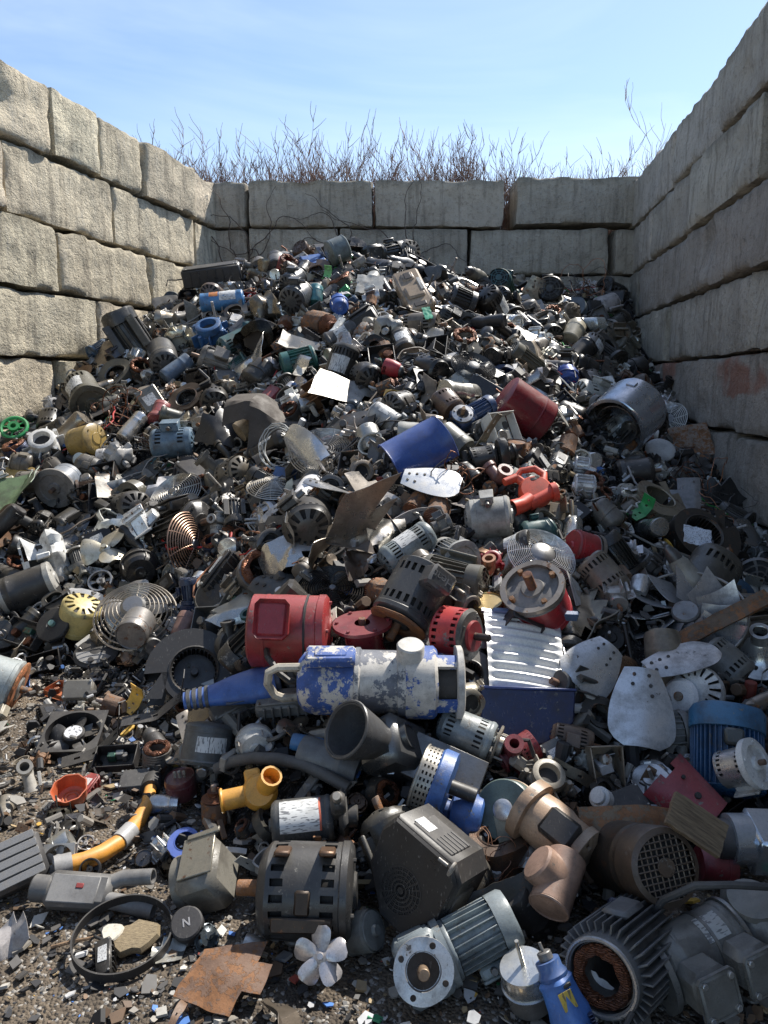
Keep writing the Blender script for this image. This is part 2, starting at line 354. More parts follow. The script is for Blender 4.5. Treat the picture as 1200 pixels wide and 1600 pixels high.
def wall(name, P, d, s_end, joints, colf, inward, word, rowv, near):
    d = Vector(d).normalized(); ang = math.atan2(d.y, d.x); n = Vector((-d.y, d.x))*inward
    for c in range(NC):
        z0 = (NC-1-c)*BH; js = []
        for e in joints.get(c, []): js.append(tuple(sorted(plane_s(u, rowv(c, u), P, d) for u in (e if isinstance(e, tuple) else (e, e)))))
        js.sort(); segs = []; L0 = 1.6
        if not js: js = [(s_end-(.5 if c % 2 else 1.25),)*2]
        edge = [(s_end+.3,)*2]+js[::-1]
        q = js[0][0]
        while q > near: q -= L0*RND.uniform(.95, 1.05); edge.append((q, q))
        for i in range(len(edge)-1): segs.append((edge[i+1][1], edge[i][0]))
        for i, (a, b) in enumerate(segs):
            L = b-a-.03
            if L < .1 or b < near: continue
            hh = BH-.012-.012*RND.random()
            me = block_mesh(L, hh, BH, RND.random()*50); o = link('concrete_block', me)
            if name == 'right' and c == 4 and a <= plane_s(1150, 590, P, d) <= b: me.materials[0] = CONCR
            mid = (a+b)/2; io = RND.uniform(-.035, .035)
            x, y = P[0]+d.x*mid-n.x*(BH/2+io), P[1]+d.y*mid-n.y*(BH/2+io)
            o.location = (x, y, z0+BH/2+.004+(.05 if name == 'back' and c == 0 and mid > 1.7 else 0)); o.rotation_euler = (RND.uniform(-.008, .008), RND.uniform(-.004, .004), ang+RND.uniform(-.012, .012))
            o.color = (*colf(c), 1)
            k = f'{ORD[min(i, 10)]} from the {near_word[name]}, {COURSE[c]} of the {word}'
            tag(o, 'concrete block, '+k, 'concrete block', f'stacked concrete blocks of the {word}')
near_word = {'left': 'back corner', 'right': 'back corner', 'back': 'shaded end'}
def jit(c, a=.05):
    g = RND.uniform(1-a*2, 1+a*2); return tuple(x*g*RND.uniform(1-a*.25, 1+a*.25) for x in c)
LD = (.253, 1); RD = (.128, 1)
Ls = math.hypot(*LD); lend = (BACK-6.69)*Ls; rend = (BACK-5.77)*math.hypot(*RD)
def rv_left(c, u): return (145, 262, 374, 492, 600, 690, 760)[c]+(270-90)/335*u*(1-c*.25)
def rv_right(c, u): return 600-(600-(70, 205, 342, 480, 628, 770, 900)[c])*(1-(1200-u)/420)
def rv_back(c, u): return (318, 392, 460, 520, 600, 680, 760)[c]
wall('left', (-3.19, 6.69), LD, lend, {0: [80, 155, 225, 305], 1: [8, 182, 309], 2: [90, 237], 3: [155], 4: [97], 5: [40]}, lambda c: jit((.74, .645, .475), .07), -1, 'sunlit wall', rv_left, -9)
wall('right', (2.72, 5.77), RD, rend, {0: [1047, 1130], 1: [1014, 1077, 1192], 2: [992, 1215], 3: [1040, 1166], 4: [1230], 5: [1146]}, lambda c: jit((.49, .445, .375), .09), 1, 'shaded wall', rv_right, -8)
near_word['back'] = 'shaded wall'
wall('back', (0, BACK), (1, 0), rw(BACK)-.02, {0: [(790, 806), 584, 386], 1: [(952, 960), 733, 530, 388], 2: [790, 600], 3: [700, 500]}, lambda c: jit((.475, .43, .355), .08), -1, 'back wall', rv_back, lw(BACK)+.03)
# ground: one sheet to the horizon, finer near the camera
def ground():
    xs = list(np.arange(-6, 6.01, .08)); ys = list(np.arange(-1, 6.01, .08))
    xs = [-2000, -400, -80, -20, -9]+xs+[9, 20, 80, 400, 2000]; ys = [-2000, -400, -80, -15, -4]+ys+[8, 12, 30, 100, 400, 2000]
    b = MB()
    b.v = [(x, y, (noise.fractal(Vector((x*1.3, y*1.3, 0)), 1, 2, 4)*.022+noise.fractal(Vector((x*6, y*6, 3)), 1, 2, 2)*.008-.02) if abs(x) < 8 and -3 < y < 9 else -.02) for x in xs for y in ys]
    W = len(ys); b.f = [(i*W+j, (i+1)*W+j, (i+1)*W+j+1, i*W+j+1) for i in range(len(xs)-1) for j in range(W-1)]
    return tag(link('ground', mesh('ground', b, [DIRT], ang=80)), kind='structure')
ground()
def bank():
    b = MB(); xs = np.arange(-14, 14.1, .5); ys = [11.02, 11.5, 12.4, 14, 17, 23, 31]; zz = [2.9, 3.5, 3.7, 3.7, 3.2, 1.5, -.1]
    b.v = [(x, y, z+noise.noise(Vector((x, y, 0)))*.15) for x in xs for y, z in zip(ys, zz)]; W = len(ys)
    b.f = [(i*W+j, (i+1)*W+j, (i+1)*W+j+1, i*W+j+1) for i in range(len(xs)-1) for j in range(W-1)]
    tag(link('hill', mesh('hill', b, [DIRT], ang=80)), kind='structure')
bank()
def tint(me, cols):
    a = me.color_attributes.new('tint', 'FLOAT_COLOR', 'POINT'); a.data.foreach_set('color', np.array(cols, dtype=np.float32).ravel())
def mound():
    """packed fines and small scrap under the loose pieces"""
    b = MB(); st = .045; xs = np.arange(-4.6, 3.9, st); ys = np.arange(1.2, 10.7, st); W = len(ys)
    for x in xs:
        for y in ys:
            h = H(x, y); p = Vector((x, y, 0)); z = h-.07+noise.fractal(p*5, 1, 2, 3)*.05*min(1, h*4)+noise.cell(p*14)*.035*min(1, h*4)
            b.v.append((x, y, z if h > .04 else -.12))
    for i in range(len(xs)-1):
        for j in range(W-1):
            x, y = xs[i], ys[j]
            if y > BACK+.05 or x < lw(y)-.1 or x > rw(y)+.1 or H(x, y) < .01: continue
            b.f.append((i*W+j, (i+1)*W+j, (i+1)*W+j+1, i*W+j+1))
    tag(link('rubble', mesh('rubble', b, [RUB], smooth=False)), kind='stuff')
mound()
CHIP_COLS = [((.03, .03, .032), 30), ((.09, .085, .08), 26), ((.25, .23, .2), 16), ((.42, .4, .36), 10), ((.16, .1, .06), 10), ((.3, .22, .12), 6), ((.06, .16, .42), 3), ((.5, .5, .5), 5), ((.3, .06, .04), 1.2), ((.04, .22, .1), 1), ((.5, .3, .05), .8)]
def pick(t): return RND.choices([a for a, _ in t], [b for _, b in t])[0]
def shard(b, cols, p, s, flat=.35):
    k = RND.randint(4, 6); ph = RND.random()*TAU; M = T(*p)@RZ(ph)@RX(RND.gauss(0, .3))@RY(RND.gauss(0, .3))
    pts = [(s*RND.uniform(.5, 1)*math.cos(TAU*i/k), s*RND.uniform(.35, .9)*math.sin(TAU*i/k)) for i in range(k)]
    n0 = len(b.v); b.prism(pts, 0, s*flat*RND.uniform(.3, 1), M); c = pick(CHIP_COLS); g = RND.uniform(.7, 1.25)
    cols += [(c[0]*g, c[1]*g, c[2]*g, 1)]*(len(b.v)-n0)
def chips():
    b = MB(); cols = []
    for k in range(17000):
        y = 1.3+3.6*RND.random()**1.4; x = RND.uniform(-2.6, 2.3)*y/3.2*1.15
        if H(x, y) > .3 or (RND.random() < .35 and noise.noise(Vector((x*2, y*2, 5))) < -.1): continue
        shard(b, cols, (x, y, H(x, y)-.012+noise.fractal(Vector((x*1.3, y*1.3, 0)), 1, 2, 4)*.022), min(.04, .0028+.0058*RND.expovariate(1)**1.25*(.6+.25*y)))
    me = mesh('gravel', b, [CHIPM], smooth=False); tint(me, cols); tag(link('gravel', me), kind='stuff')
chips()
# bare shrubs on the bank behind the wall
def shrub(seed, hgt, spread, nst, fine):
    r = random.Random(seed); st = MB(); tw = MB()
    def grow(b, p, d, L, rad, dep):
        n = 5; pts = [Vector(p)]; rr = [rad]; d = Vector(d)
        for i in range(n):
            d = (d+Vector((r.gauss(0, .16), r.gauss(0, .16), r.gauss(.1, .1)))).normalized()
            pts.append(pts[-1]+d*(L/n)); rr.append(rad*(1-.55*(i+1)/n))
        b.tube(pts, rr, 4 if rad > .006 else 3)
        if dep == 0: return
        for k in range(r.randint(3, 5) if dep > 1 else r.randint(3, 5)+fine):
            i = r.randint(1, n); a = r.random()*TAU; s = (Vector((math.cos(a), math.sin(a), 0))*r.uniform(.45, .95)+d*.9+Vector((0, 0, .25))).normalized()
            grow(tw, pts[i], s, L*r.uniform(.28, .55), max(.006, rr[i]*.66), dep-1)
    for k in range(nst):
        a = r.random()*TAU; grow(st, (spread*.3*math.cos(a), spread*.3*math.sin(a), -.15), (math.cos(a)*.28, math.sin(a)*.28, 1), hgt*r.uniform(.7, 1), r.uniform(.011, .017), 2)
    return mesh('stem', st, [TWIG]), mesh('twig', tw, [TWIG])
PROT = [shrub(i, 1.5, .6, 9, 1) for i in range(9)]
pale = shrub(77, 2.0, .3, 3, 5)
sx = -3.9; k = 0
while sx < 3.6:
    y = RND.uniform(11.2, 12.3); o = bpy.data.objects.new('bare_shrub', None); COL.objects.link(o)
    hz = (.84-.3*RND.random())*(.95 if sx < -1 else 1.0)*(.62 if sx > 1.6 and RND.random() < .5 else 1)
    o.location = (sx*1.12, y, 3.62); o.rotation_euler = (0, 0, RND.random()*TAU); o.scale = (hz, hz, hz)
    for nm, me in zip(('stem', 'twig'), PROT[k % 9]):
        c = link(nm, me); c.parent = o; c.color = (*jit((.18, .115, .092) if nm == 'twig' else (.16, .12, .1), .15), 1)
    tag(o, 'leafless reddish brown shrub among the row rising behind the back wall', 'shrub', 'bare shrubs behind the back wall')
    sx += RND.uniform(.03, .06); k += 1
o = bpy.data.objects.new('bare_sapling', None); COL.objects.link(o); o.location = (3.95, 11.5, 3.6); o.scale = (.78, .78, .78)
for nm, me in zip(('stem', 'twig'), pale):
    c = link(nm, me); c.parent = o; c.color = (.42, .36, .29, 1)
tag(o, 'taller pale leafless sapling rising behind the wall near the shaded corner', 'sapling')

def vine():
    r = random.Random(4); b = MB(); y = BACK-.07
    for k in range(16):
        x = r.choice((-1.9, -1.8, -.6, -.5, .3))+r.gauss(0, .15); z = 3.0+r.random()*.3; a = r.uniform(.2, 2.9); pts = []
        for i in range(26):
            pts.append((x, y-.012*r.random(), z)); a += r.gauss(0, .32); x += .055*math.cos(a); z += .055*math.sin(a)
            if z > 4.3: break
        b.tube(pts, [.009*(1-.7*i/len(pts)) for i in range(len(pts))], 5)
    o = link('dry_vine', mesh('dry_vine', b, [TWIG])); o.color = (.07, .05, .04, 1); tag(o, 'thin dark leafless vine creeping over the back wall behind the crest', 'vine')
vine()
# ------------------------------------------------------------------ things and their parts (local Z = long axis, local +X = up side)
class Thing:
    def __init__(s): s.p = []
    def part(s, name, mb, mat, col=None, under=None):
        s.p.append((name, mb, mat, col, under)); return len(s.p)-1
    def xf(s, M):
        for _, b, *_r in s.p: b.v = [tuple(M@Vector(p)) for p in b.v]
        return s
    def take(s, o, M):
        k = len(s.p)
        for n, b, m, c, u in o.p: q = MB(); q.add(b.v, b.f, M); s.p.append((n, q, m, c, None if u is None else u+k))
        return s
    def build(s):
        s.me = [mesh(n, b, [MAT[m]], ang=20 if n == 'sheet' else 38) for n, b, m, c, u in s.p]; return s
    def build_one(s):
        b = MB(); mi = []; ms = []; cols = []
        for n, q, m, c, u in s.p:
            if m not in ms: ms.append(m)
            b.add(q.v, q.f); mi += [ms.index(m)]*len(q.f)
        s.one = mesh('scrap', b, [MAT[m] for m in ms], mi); return s
def dull(c, k=.12):
    g = (c[0]+c[1]+c[2])/3; return tuple((x*(1-k)+g*k)*.92 for x in c)
def spawn(th, name, M, col, label=None, cat=None, group=None, one=False):
    if one:
        if not hasattr(th, 'one'): th.build_one()
        o = link(name, th.one, None, M, dull(col))
    else:
        if not hasattr(th, 'me'): th.build()
        o = bpy.data.objects.new(name, None); COL.objects.link(o); o.matrix_world = M; o.empty_display_size = .05; obs = []
        for (n, b, m, c, u), me in zip(th.p, th.me):
            q = link(n, me, o if u is None else obs[u]); q.color = (*dull(c or col), 1); obs.append(q)
    return tag(o, label, cat, group)
def hollow(b, pts, r, t=.006, n=14):
    """an open pipe with a wall thickness"""
    pts = [Vector(p) for p in pts]; rr = r if isinstance(r, (list, tuple)) else [r]*len(pts)
    o = MB().tube(pts, rr, n); i = MB().tube(pts, [max(.001, q-t) for q in rr], n); k = len(o.v); q = k-n
    fo = [f for f in o.f if len(f) == 4]; fi = [tuple(x+k for x in f[::-1]) for f in i.f if len(f) == 4]
    e = [(a, (a+1) % n, (a+1) % n+k, a+k) for a in range(n)]+[(q+a, q+(a+1) % n, q+(a+1) % n+k, q+a+k) for a in range(n)]
    return b.add(o.v+i.v, fo+fi+e)
def arc(c, r, a0, a1, n, ax='xz'):
    out_ = []
    for i in range(n+1):
        a = a0+(a1-a0)*i/n; p = [c[0], c[1], c[2]]; p['xyz'.index(ax[0])] += r*math.cos(a); p['xyz'.index(ax[1])] += r*math.sin(a); out_.append(tuple(p))
    return out_
def bolts(b, R, z, n, r, ph=0):
    for i in range(n):
        a = TAU*i/n+ph; b.cyl(r, z-r, z+r, 6, T(R*math.cos(a), R*math.sin(a), 0))
    return b
GREY = (.10, .105, .11); BLK = (.018, .018, .02); RUSTC = (.16, .075, .035); SIL = (.62, .62, .6)
def motor(L=.3, r=.09, fins=0, vents=0, cover='grille', bell='slots', box=0, feet=0, shaft=.22, plate=0, cc=None, bc=None, body='paint', sc_=None, lift=0, nz=24):
    th = Thing(); a, z = -L/2, L/2; zc = a+(.24 if cover in ('grille', 'mesh') else .13)*L; zb = z-.15*L; n = nz*2
    b = MB()
    if fins:
        b.lathe([(r*.84, zc), (r*.84, zb)], n)
        for k in range(fins):
            an = TAU*k/fins
            if box and abs(((an+PI) % TAU)-PI) < .5: continue
            b.box((r*.92, 0, (zc+zb)/2), (r*.2, r*.045, zb-zc-.004), r*.01, RZ(an))
    elif vents:
        h = zb-zc; zs = [zc, zc+h*.06, zc+h*.24, zc+h*.3, zb-h*.3, zb-h*.24, zb-h*.06, zb]
        b.lathe([(r, q) for q in zs], n, None, lambda i, k: k in (1, 5) and i % 2 and (vents > 1 or (i//10) % 2 == 0), t=r*.06)
        th.part('core', MB().cyl(r*.86, zc+.002, zb-.002, 20), 'dark', (.02, .018, .016))  # dark drum puts the shade of the interior behind the slots
    else:
        h = zb-zc; b.lathe([(r, zc), (r, zc+h*.12), (r*1.015, zc+h*.13), (r*1.015, zc+h*.17), (r, zc+h*.18), (r, zb)], n)
    th.part('body', b, body)
    b = MB(); cr = r*1.03
    if cover == 'grille':
        rr = [.22, .3, .46, .52, .68, .74, .9]
        b.lathe([(0, a), (cr*.2, a)]+[(cr*q, a) for q in rr]+[(cr, a+.012), (cr, zc), (cr*.95, zc)], n, None, lambda i, k: k in (3, 5, 7) and i % 6 > 0, t=.003)
        th.part('fan_cover', b, 'paint', cc); th.part('fan', MB().cyl(cr*.93, a+.012, a+.02, 24), 'dark', BLK)  # plain black disc in the fan's place puts shade behind the grille
    elif cover == 'mesh':
        b.lathe([(cr*.82, a), (cr*.97, a+.006), (cr, a+.02), (cr, zc), (cr*.96, zc)], n)
        th.part('fan_cover', b, 'paint', cc); q = MB(); st = cr*.16
        for s in np.arange(-cr*.8, cr*.81, st):
            w = math.sqrt(max(0, (cr*.84)**2-s*s)); q.tube([(s, -w, a+.003), (s, w, a+.003)], cr*.022, 4); q.tube([(-w, s, a+.004), (w, s, a+.004)], cr*.022, 4)
        q.cyl(cr*.24, a, a+.006, 18); th.part('grille', q, 'paint', cc); th.part('fan', MB().cyl(cr*.9, a+.03, a+.05, 24), 'dark', BLK)  # black disc darkens the space behind the mesh like shade
    elif cover == 'slots':
        b.lathe([(0, a), (r*.3, a), (r*.45, a+.004), (r*.82, a+.012), (r*.97, a+.03), (r, zc)], n, None, lambda i, k: k in (2,) and i % 4 > 1, t=.008)
        th.part('end_bell', b, 'paint', cc); th.part('core', MB().cyl(r*.84, a+.02, a+.04, 20), 'dark', BLK)
    elif cover == 'dome':
        b.lathe([(0, a)]+[(cr*math.sin(t*PI/12), a+(zc-a)*(1-math.cos(t*PI/12))) for t in range(1, 7)], n); th.part('end_cap', b, 'paint', cc)
    else:
        b.lathe([(0, a), (r*.25, a), (r*.3, a+.01), (r*.9, a+.012), (r, a+.022), (r, zc)], n); th.part('end_cap', b, 'paint', cc)
    b = MB()
    if bell == 'slots': b.lathe([(r, zb), (r*.98, z-.02), (r*.85, z-.006), (r*.45, z), (r*.34, z+.003), (0, z+.003)], n, None, lambda i, k: k == 2 and i % 4 > 1, t=.008); th.part('core', MB().cyl(r*.8, z-.03, z-.014, 20), 'dark', BLK)
    elif bell == 'flange':
        fr = r*1.3; b.lathe([(r, zb), (r*.95, z-.03), (fr, z-.028), (fr, z-.006), (fr*.72, z-.004), (fr*.68, z-.012), (r*.4, z-.012), (r*.34, z), (0, z)], n)
        bolts(b, fr*.86, z-.006, 4, r*.07, PI/4)
    else: b.lathe([(r, zb), (r*1.03, zb+.004), (r*1.03, z-.02), (r*.92, z-.008), (r*.4, z-.004), (r*.36, z+.004), (0, z+.004)], n); bolts(b, r*.78, z-.006, 4, r*.055, .4)
    e = th.part('flange' if bell == 'flange' else 'end_bell', b, 'paint', bc or cc)
    if shaft: th.part('shaft', MB().cyl(r*.15, z-.01, z+shaft*L, 12), 'rust' if RND.random() < .5 else 'steel', (.2, .13, .09) if sc_ is None else sc_)
    if box:
        w, l = r*.95*box, L*.36*box; x = r*1.16
        th.part('terminal_box', MB().box((x, 0, 0), (r*.5*box, w, l), .008).box((x+r*.27*box, 0, 0), (.008, w*1.06, l*1.04), .003), 'paint', bc)
        g = MB(); g.cyl(r*.13, 0, r*.4, 10, T(x, w/2-.004, 0)@RX(-PI/2)); th.part('cable_gland', g, 'steel', (.12, .12, .12))
    if feet:
        for sgn in (-1, 1):
            f = MB(); f.box((-r*1.06, sgn*r*.75, 0), (r*.16, r*.5, L*.62), .004).box((-r*.8, sgn*r*.62, 0), (r*.5, r*.12, L*.5), .004); th.part('foot', f, 'paint', cc)
    if plate:
        th.part('nameplate', MB().sheet(lambda u, v: ((r*1.012)*math.cos((u-.5)*1.3+plate-1), (r*1.012)*math.sin((u-.5)*1.3+plate-1), (v-.5)*L*.34), 8, 1, .002), 'sticker', (.6, .6, .58))
    return th
def fanmotor(L=.12, r=.08, studs=1, col2=None):
    th = Thing(); h = L/2
    prof = lambda s: [(0, s*h), (r*.3, s*h), (r*.36, s*(h-.006)), (r*.8, s*(h-.01)), (r*.97, s*(h-.03)), (r, s*.02), (r*1.12, s*.018), (r*1.12, 0)]
    for s, c in ((-1, None), (1, col2)):
        b = MB(); b.lathe(prof(s)[::s], 40, None, (lambda i, k: k == (3 if s > 0 else 3) and i % 5 > 2) if s > 0 else None, t=.006); th.part('shell', b, 'alu' if s > 0 else 'paint', c)
    th.part('core', MB().cyl(r*.85, -h*.6, h*.6, 20), 'copper', (.2, .1, .05))
    th.part('shaft', MB().cyl(r*.09, -h, h+L*.55, 8), 'steel', (.4, .38, .35))
    if studs:
        for i in range(4):
            a = TAU*i/4+.5; th.part('bolt', MB().cyl(r*.04, -h*1.15, h*1.3, 6, T(r*1.04*math.cos(a), r*1.04*math.sin(a), 0)), 'steel', (.4, .38, .35))
    return th
def gearmotor(L=.4, r=.08, gcol=None, fins=20):
    th = motor(L*.62, r, fins=fins, cover='grille', bell='plain', box=.9, shaft=0, cc=gcol).xf(T(0, 0, -L*.19))
    z = L*.12; b = MB(); b.box((0, 0, z+L*.17), (r*2.2, r*1.9, L*.36), r*.2).box((0, 0, z+L*.17), (r*2.3, r*1.3, L*.24), r*.08)
    b.lathe([(r*1.15, z-.02), (r*1.15, z), (r*.8, z+.01)], 28); th.part('gearbox', b, 'paint', gcol)
    M = T(0, r*.95, z+L*.18)@RX(-PI/2); f = MB().lathe([(r*.4, 0), (r*1.05, 0), (r*1.05, .016), (r*.62, .018), (r*.58, .008), (r*.2, .008), (0, .008)], 32, M)
    h_ = MB()  # flush dark discs and ring paint shade into bolt holes and bore
    for i in range(4): h_.cyl(r*.11, .01, .0185, 12, M@T(r*.84*math.cos(i*PI/2+.7), r*.84*math.sin(i*PI/2+.7), 0))
    h_.lathe([(r*.2, .009), (r*.56, .009)], 24, M)
    i = th.part('flange', f, 'alu', (.5, .5, .5)); th.part('bore_shade', h_, 'dark', (.03, .022, .018), i); th.part('shaft', MB().cyl(r*.2, .005, .07, 14, M), 'steel', (.3, .2, .12), i); return th
def stator(L=.12, r=.09, hole=.55, case=None):
    th = Thing(); h = L/2
    b = MB(); pr = [(r*hole, -h)]; k = 12
    for i in range(k): z = -h+L*i/k; pr += [(r*.985, z), (r, z+L/k*.2), (r, z+L/k*.8), (r*.985, z+L/k)]
    pr += [(r*hole, h), (r*hole, -h)]; b.lathe(pr, 36); th.part('core', b, 'steel', case or (.16, .15, .14))
    for s in (-1, 1):
        c = MB(); R = r*(hole+.92)/2
        for j in range(5): c.tube([(R*(1+.13*math.sin(j*2.4)+.02*math.sin(19*a+j))*math.cos(a), R*(1+.13*math.sin(j*2.4)+.02*math.sin(19*a+j))*math.sin(a), s*(h+r*.1+r*.06*math.cos(j*2.4+a*7))) for a in np.arange(0, TAU, TAU/36)], r*.11, 6, None, True)
        th.part('winding', c, 'copper', (.3, .12, .05))
    return th
def rotor(L=.2, r=.045, col2=None):
    th = Thing(); b = MB(); n = 36
    b.lathe([(0, -L*.25), (r*.9, -L*.25), (r, -L*.24), (r, L*.2), (r*.9, L*.21), (0, L*.21)], n, None, rf=lambda a, z: 1-.06*((int((a+z*3)/TAU*n) % 3) == 0)); th.part('core', b, 'rust', (.14, .08, .05))
    th.part('shaft', MB().cyl(r*.22, -L*.5, L*.52, 10).cyl(r*.3, -L*.4, -L*.3, 10), 'steel', (.3, .22, .17))
    c = MB(); c.lathe([(r*.85, L*.21), (r*.95, L*.25), (r*.6, L*.3), (r*.5, L*.31), (r*.5, L*.4), (0, L*.4)], 28); th.part('winding', c, 'copper', (.3, .12, .05))
    return th
def bladefn(L, W, tw, cup, tipw=.8):
    def f(u, v):
        s = (u-.02); ww = W*(.42+.58*math.sin(min(1, s*1.25+.12)*PI/2))*(1 if s < .75 else math.sqrt(max(.02, 1-((s-.75)/.27)**2)))
        y = (v-.5)*ww; a = tw*(.4+.6*s)
        return (y*math.cos(a), s*L, y*math.sin(a)+cup*math.sin(v*PI)*W*.4+cup*s*L*.12)
    return f
def fan(r=.16, n=5, tw=.45, hub=.22, W=.75, mat='bright'):
    th = Thing(); hb = MB().lathe([(r*hub*.4, -.02), (r*hub, -.016), (r*hub, .012), (r*hub*.5, .02), (r*hub*.42, .032), (0, .032)], 24); th.part('hub', hb, mat, None)
    for i in range(n):
        th.part('blade', MB().sheet(bladefn(r*(1-hub*.7), r*W, tw, .25), 10, 6, .004, RZ(TAU*i/n)@T(0, r*hub*.7, 0)), mat, None)
    return th
def blade(L=.3, W=.2, tw=.3, cup=.25, mat='bright', holes=3):
    th = Thing(); th.part('sheet', MB().sheet(bladefn(L, W, tw, cup), 14, 8, .004, T(0, -L/2, 0)), mat); b = MB(); f = bladefn(L, W, tw, cup)
    for i in range(holes):
        for j in (0, 1)[:1 if i > 1 else 2]:
            p = f(.1+.13*i, .32+.36*j); b.cyl(.008, p[2]-.005, p[2]+.007, 8, T(p[0], p[1]-L/2, 0))
    if holes: th.part('rivet', b, 'steel', (.05, .045, .04))  # near-black studs paint in the shade of open holes
    return th
def guard(r=.18, rings=10, dome=.3, spokes=8, wr=.0022, hub=.22, bend=0, mat='alu'):
    th = Thing(); b = MB(); zf = lambda q: dome*r*(1-(q/r)**2)
    for i in range(rings):
        q = r*(hub+(1-hub)*(i+1)/rings); b.tube([(q*math.cos(a), q*math.sin(a), zf(q)+bend*q*math.cos(2*a+.6)) for a in np.arange(0, TAU, TAU/40)], wr*(1.5 if i == rings-1 else 1), 4, None, True)
    for k in range(spokes):
        a = TAU*k/spokes; b.tube([(q*math.cos(a+.3*q/r), q*math.sin(a+.3*q/r), zf(q)-wr+bend*q*math.cos(2*a+.6)) for q in np.linspace(r*hub, r, 7)], wr*1.3, 4)
    th.part('wire', b, mat); th.part('hub', MB().lathe([(0, zf(0)+.004), (r*hub*.8, zf(0)+.002), (r*hub*1.05, zf(r*hub)-.004)], 24), mat, (.22, .22, .22)); return th
def scrap_sheet(L=.3, W=.2, seed=0, amp=.3, t=.003, mat='steel', bend=.8, nib=.2):
    th = Thing(); o = Vector((seed*7.3, seed*3.1, seed)); r = random.Random(seed); fa = r.uniform(0, PI)
    def f(u, v):
        x, y = (u-.5)*L, (v-.5)*W; e = min(u, 1-u, v, 1-v)
        s = x*math.cos(fa)+y*math.sin(fa); z = bend*abs(s-.2*L*r0)*(.5 if s < .2*L*r0 else -.7)
        n = noise.fractal(Vector((x, y, 0))*3.2/L*.4+o, 1, 2, 3)*amp*L*.5+abs(noise.noise(Vector((x, y, 0))*4/L+o))*amp*L*.35
        sk = r1*y
        z = sum(k_*max(0.0, x*math.cos(a_)+y*math.sin(a_)-o_*L) for k_, a_, o_ in folds)+noise.noise(Vector((x, y, 0))*5/L*.5+o)*amp*L*.12; sk = r1*y+.03*L*noise.noise(Vector((x*4/L, y*4/L, 1))+o); return (x+sk, y*(1+r2*x/L)+.03*L*noise.noise(Vector((x*4/L, y*4/L, 7))+o), z)
    r0 = r.uniform(-1, 1); r1 = r.uniform(-.5, .5); r2 = r.uniform(-.7, .7); folds = [(r.choice((-1, 1))*r.uniform(.35, 1.0)*(bend+.25)*(1+amp), r.uniform(0, TAU), r.uniform(-.05, .3)) for _ in range(2+int(amp*9))]; cut = [(r.randint(0, 1), r.randint(0, 1)) for _ in range(2)] if nib else []
    kp = lambda i, j: not any((i < 5 if a else i > 16) and (j < 5 if b_ else j > 10) for a, b_ in cut)
    th.part('sheet', MB().sheet(f, 22, 16, t, None, kp), mat); return th
def spiral(r, n=26, k=.5, a0=0.0):
    return [((r*(1+k*i/n))*math.cos(a0+TAU*i/n), (r*(1+k*i/n))*math.sin(a0+TAU*i/n)) for i in range(n+1)]
def volute(r=.1, w=.1, wheel=1, mat='paint', outc=None):
    """snail-shaped blower housing, open inlet with a squirrel-cage wheel"""
    th = Thing(); sp = spiral(r, 28, .55); e = sp[-1]; oul = [(e[0], e[1]-.0), (e[0], e[1]+r*.9), (r*.9, r*.95)]
    pl = sp+[(e[0], e[1]+r*.8), (r*1.02, r*.85)]
    b = MB(); n = len(pl)
    # rim wall
    vs = [(x, y, z) for z in (-w/2, w/2) for x, y in pl]; fs = [(i, i+1, n+i+1, n+i) for i in range(n-3)]; b.add(vs, fs)
    for x in (.97,): b.add([(p[0]*x, p[1]*x, z) for z in (-w/2, w/2) for p in pl], [(i+1, i, n+i, n+i+1) for i in range(n-3)])
    # cheeks with a round inlet
    m = 28; ri = r*.78
    for z in (-w/2, w/2):
        inn = [(ri*math.cos(TAU*i/m), ri*math.sin(TAU*i/m), z*(1 if z < 0 else 1)) for i in range(m+1)]; ou = [(p[0], p[1], z) for p in sp]
        for dz in (0, .004*(-1 if z > 0 else 1)):
            b.add([(x, y, q+dz) for x, y, q in inn+ou], [(i, i+1, m+1+i+1, m+1+i) for i in range(m)])
        b.add([(ri, 0, z), (sp[0][0], 0, z), (pl[-2][0], pl[-2][1], z), (pl[-1][0], pl[-1][1], z)], [(0, 1, 2, 3)])
        b.ring(ri, .004, 28, 5, None, z)
    th.part('housing', b, mat)
    if wheel:
        q = MB(); nb = 30
        for i in range(nb): q.box((ri*.92, 0, 0), (ri*.16, .003, w*.92), .0008, RZ(TAU*i/nb)@T(0, 0, 0))
        q.ring(ri*.96, .004, 28, 5, None, w*.45); q.ring(ri*.96, .004, 28, 5, None, -w*.45); q.cyl(ri*.85, -w*.1, -w*.06, 24); q.cyl(ri*.16, -w*.2, w*.3, 12); th.part('wheel', q, 'steel', outc or (.06, .06, .06))
    return th
def can(L=.2, r=.05, top=1, mat='bright', lab=None):
    th = Thing(); th.part('body', MB().lathe([(0, -L/2), (r*.9, -L/2), (r, -L/2+.01), (r, L*.2), (r*1.02, L*.21), (r*1.02, L*.23), (r, L*.24), (r, L/2-.012), (r*.93, L/2), (r*.88, L/2-.006), (0, L/2-.006)], 30), mat)
    if top: th.part('terminal', MB().box((r*.3, 0, L/2+.006), (r*.2, r*.1, .03), .002).box((-r*.3, 0, L/2+.006), (r*.2, r*.1, .03), .002).cyl(r*.12, L/2-.01, L/2+.02, 8), 'steel', (.4, .38, .33))
    if lab: th.part('nameplate', MB().sheet(lambda u, v: (r*1.012*math.cos((u-.5)*1.7), r*1.012*math.sin((u-.5)*1.7), (v-.55)*L*.5), 8, 1, .002), 'sticker', lab)
    return th
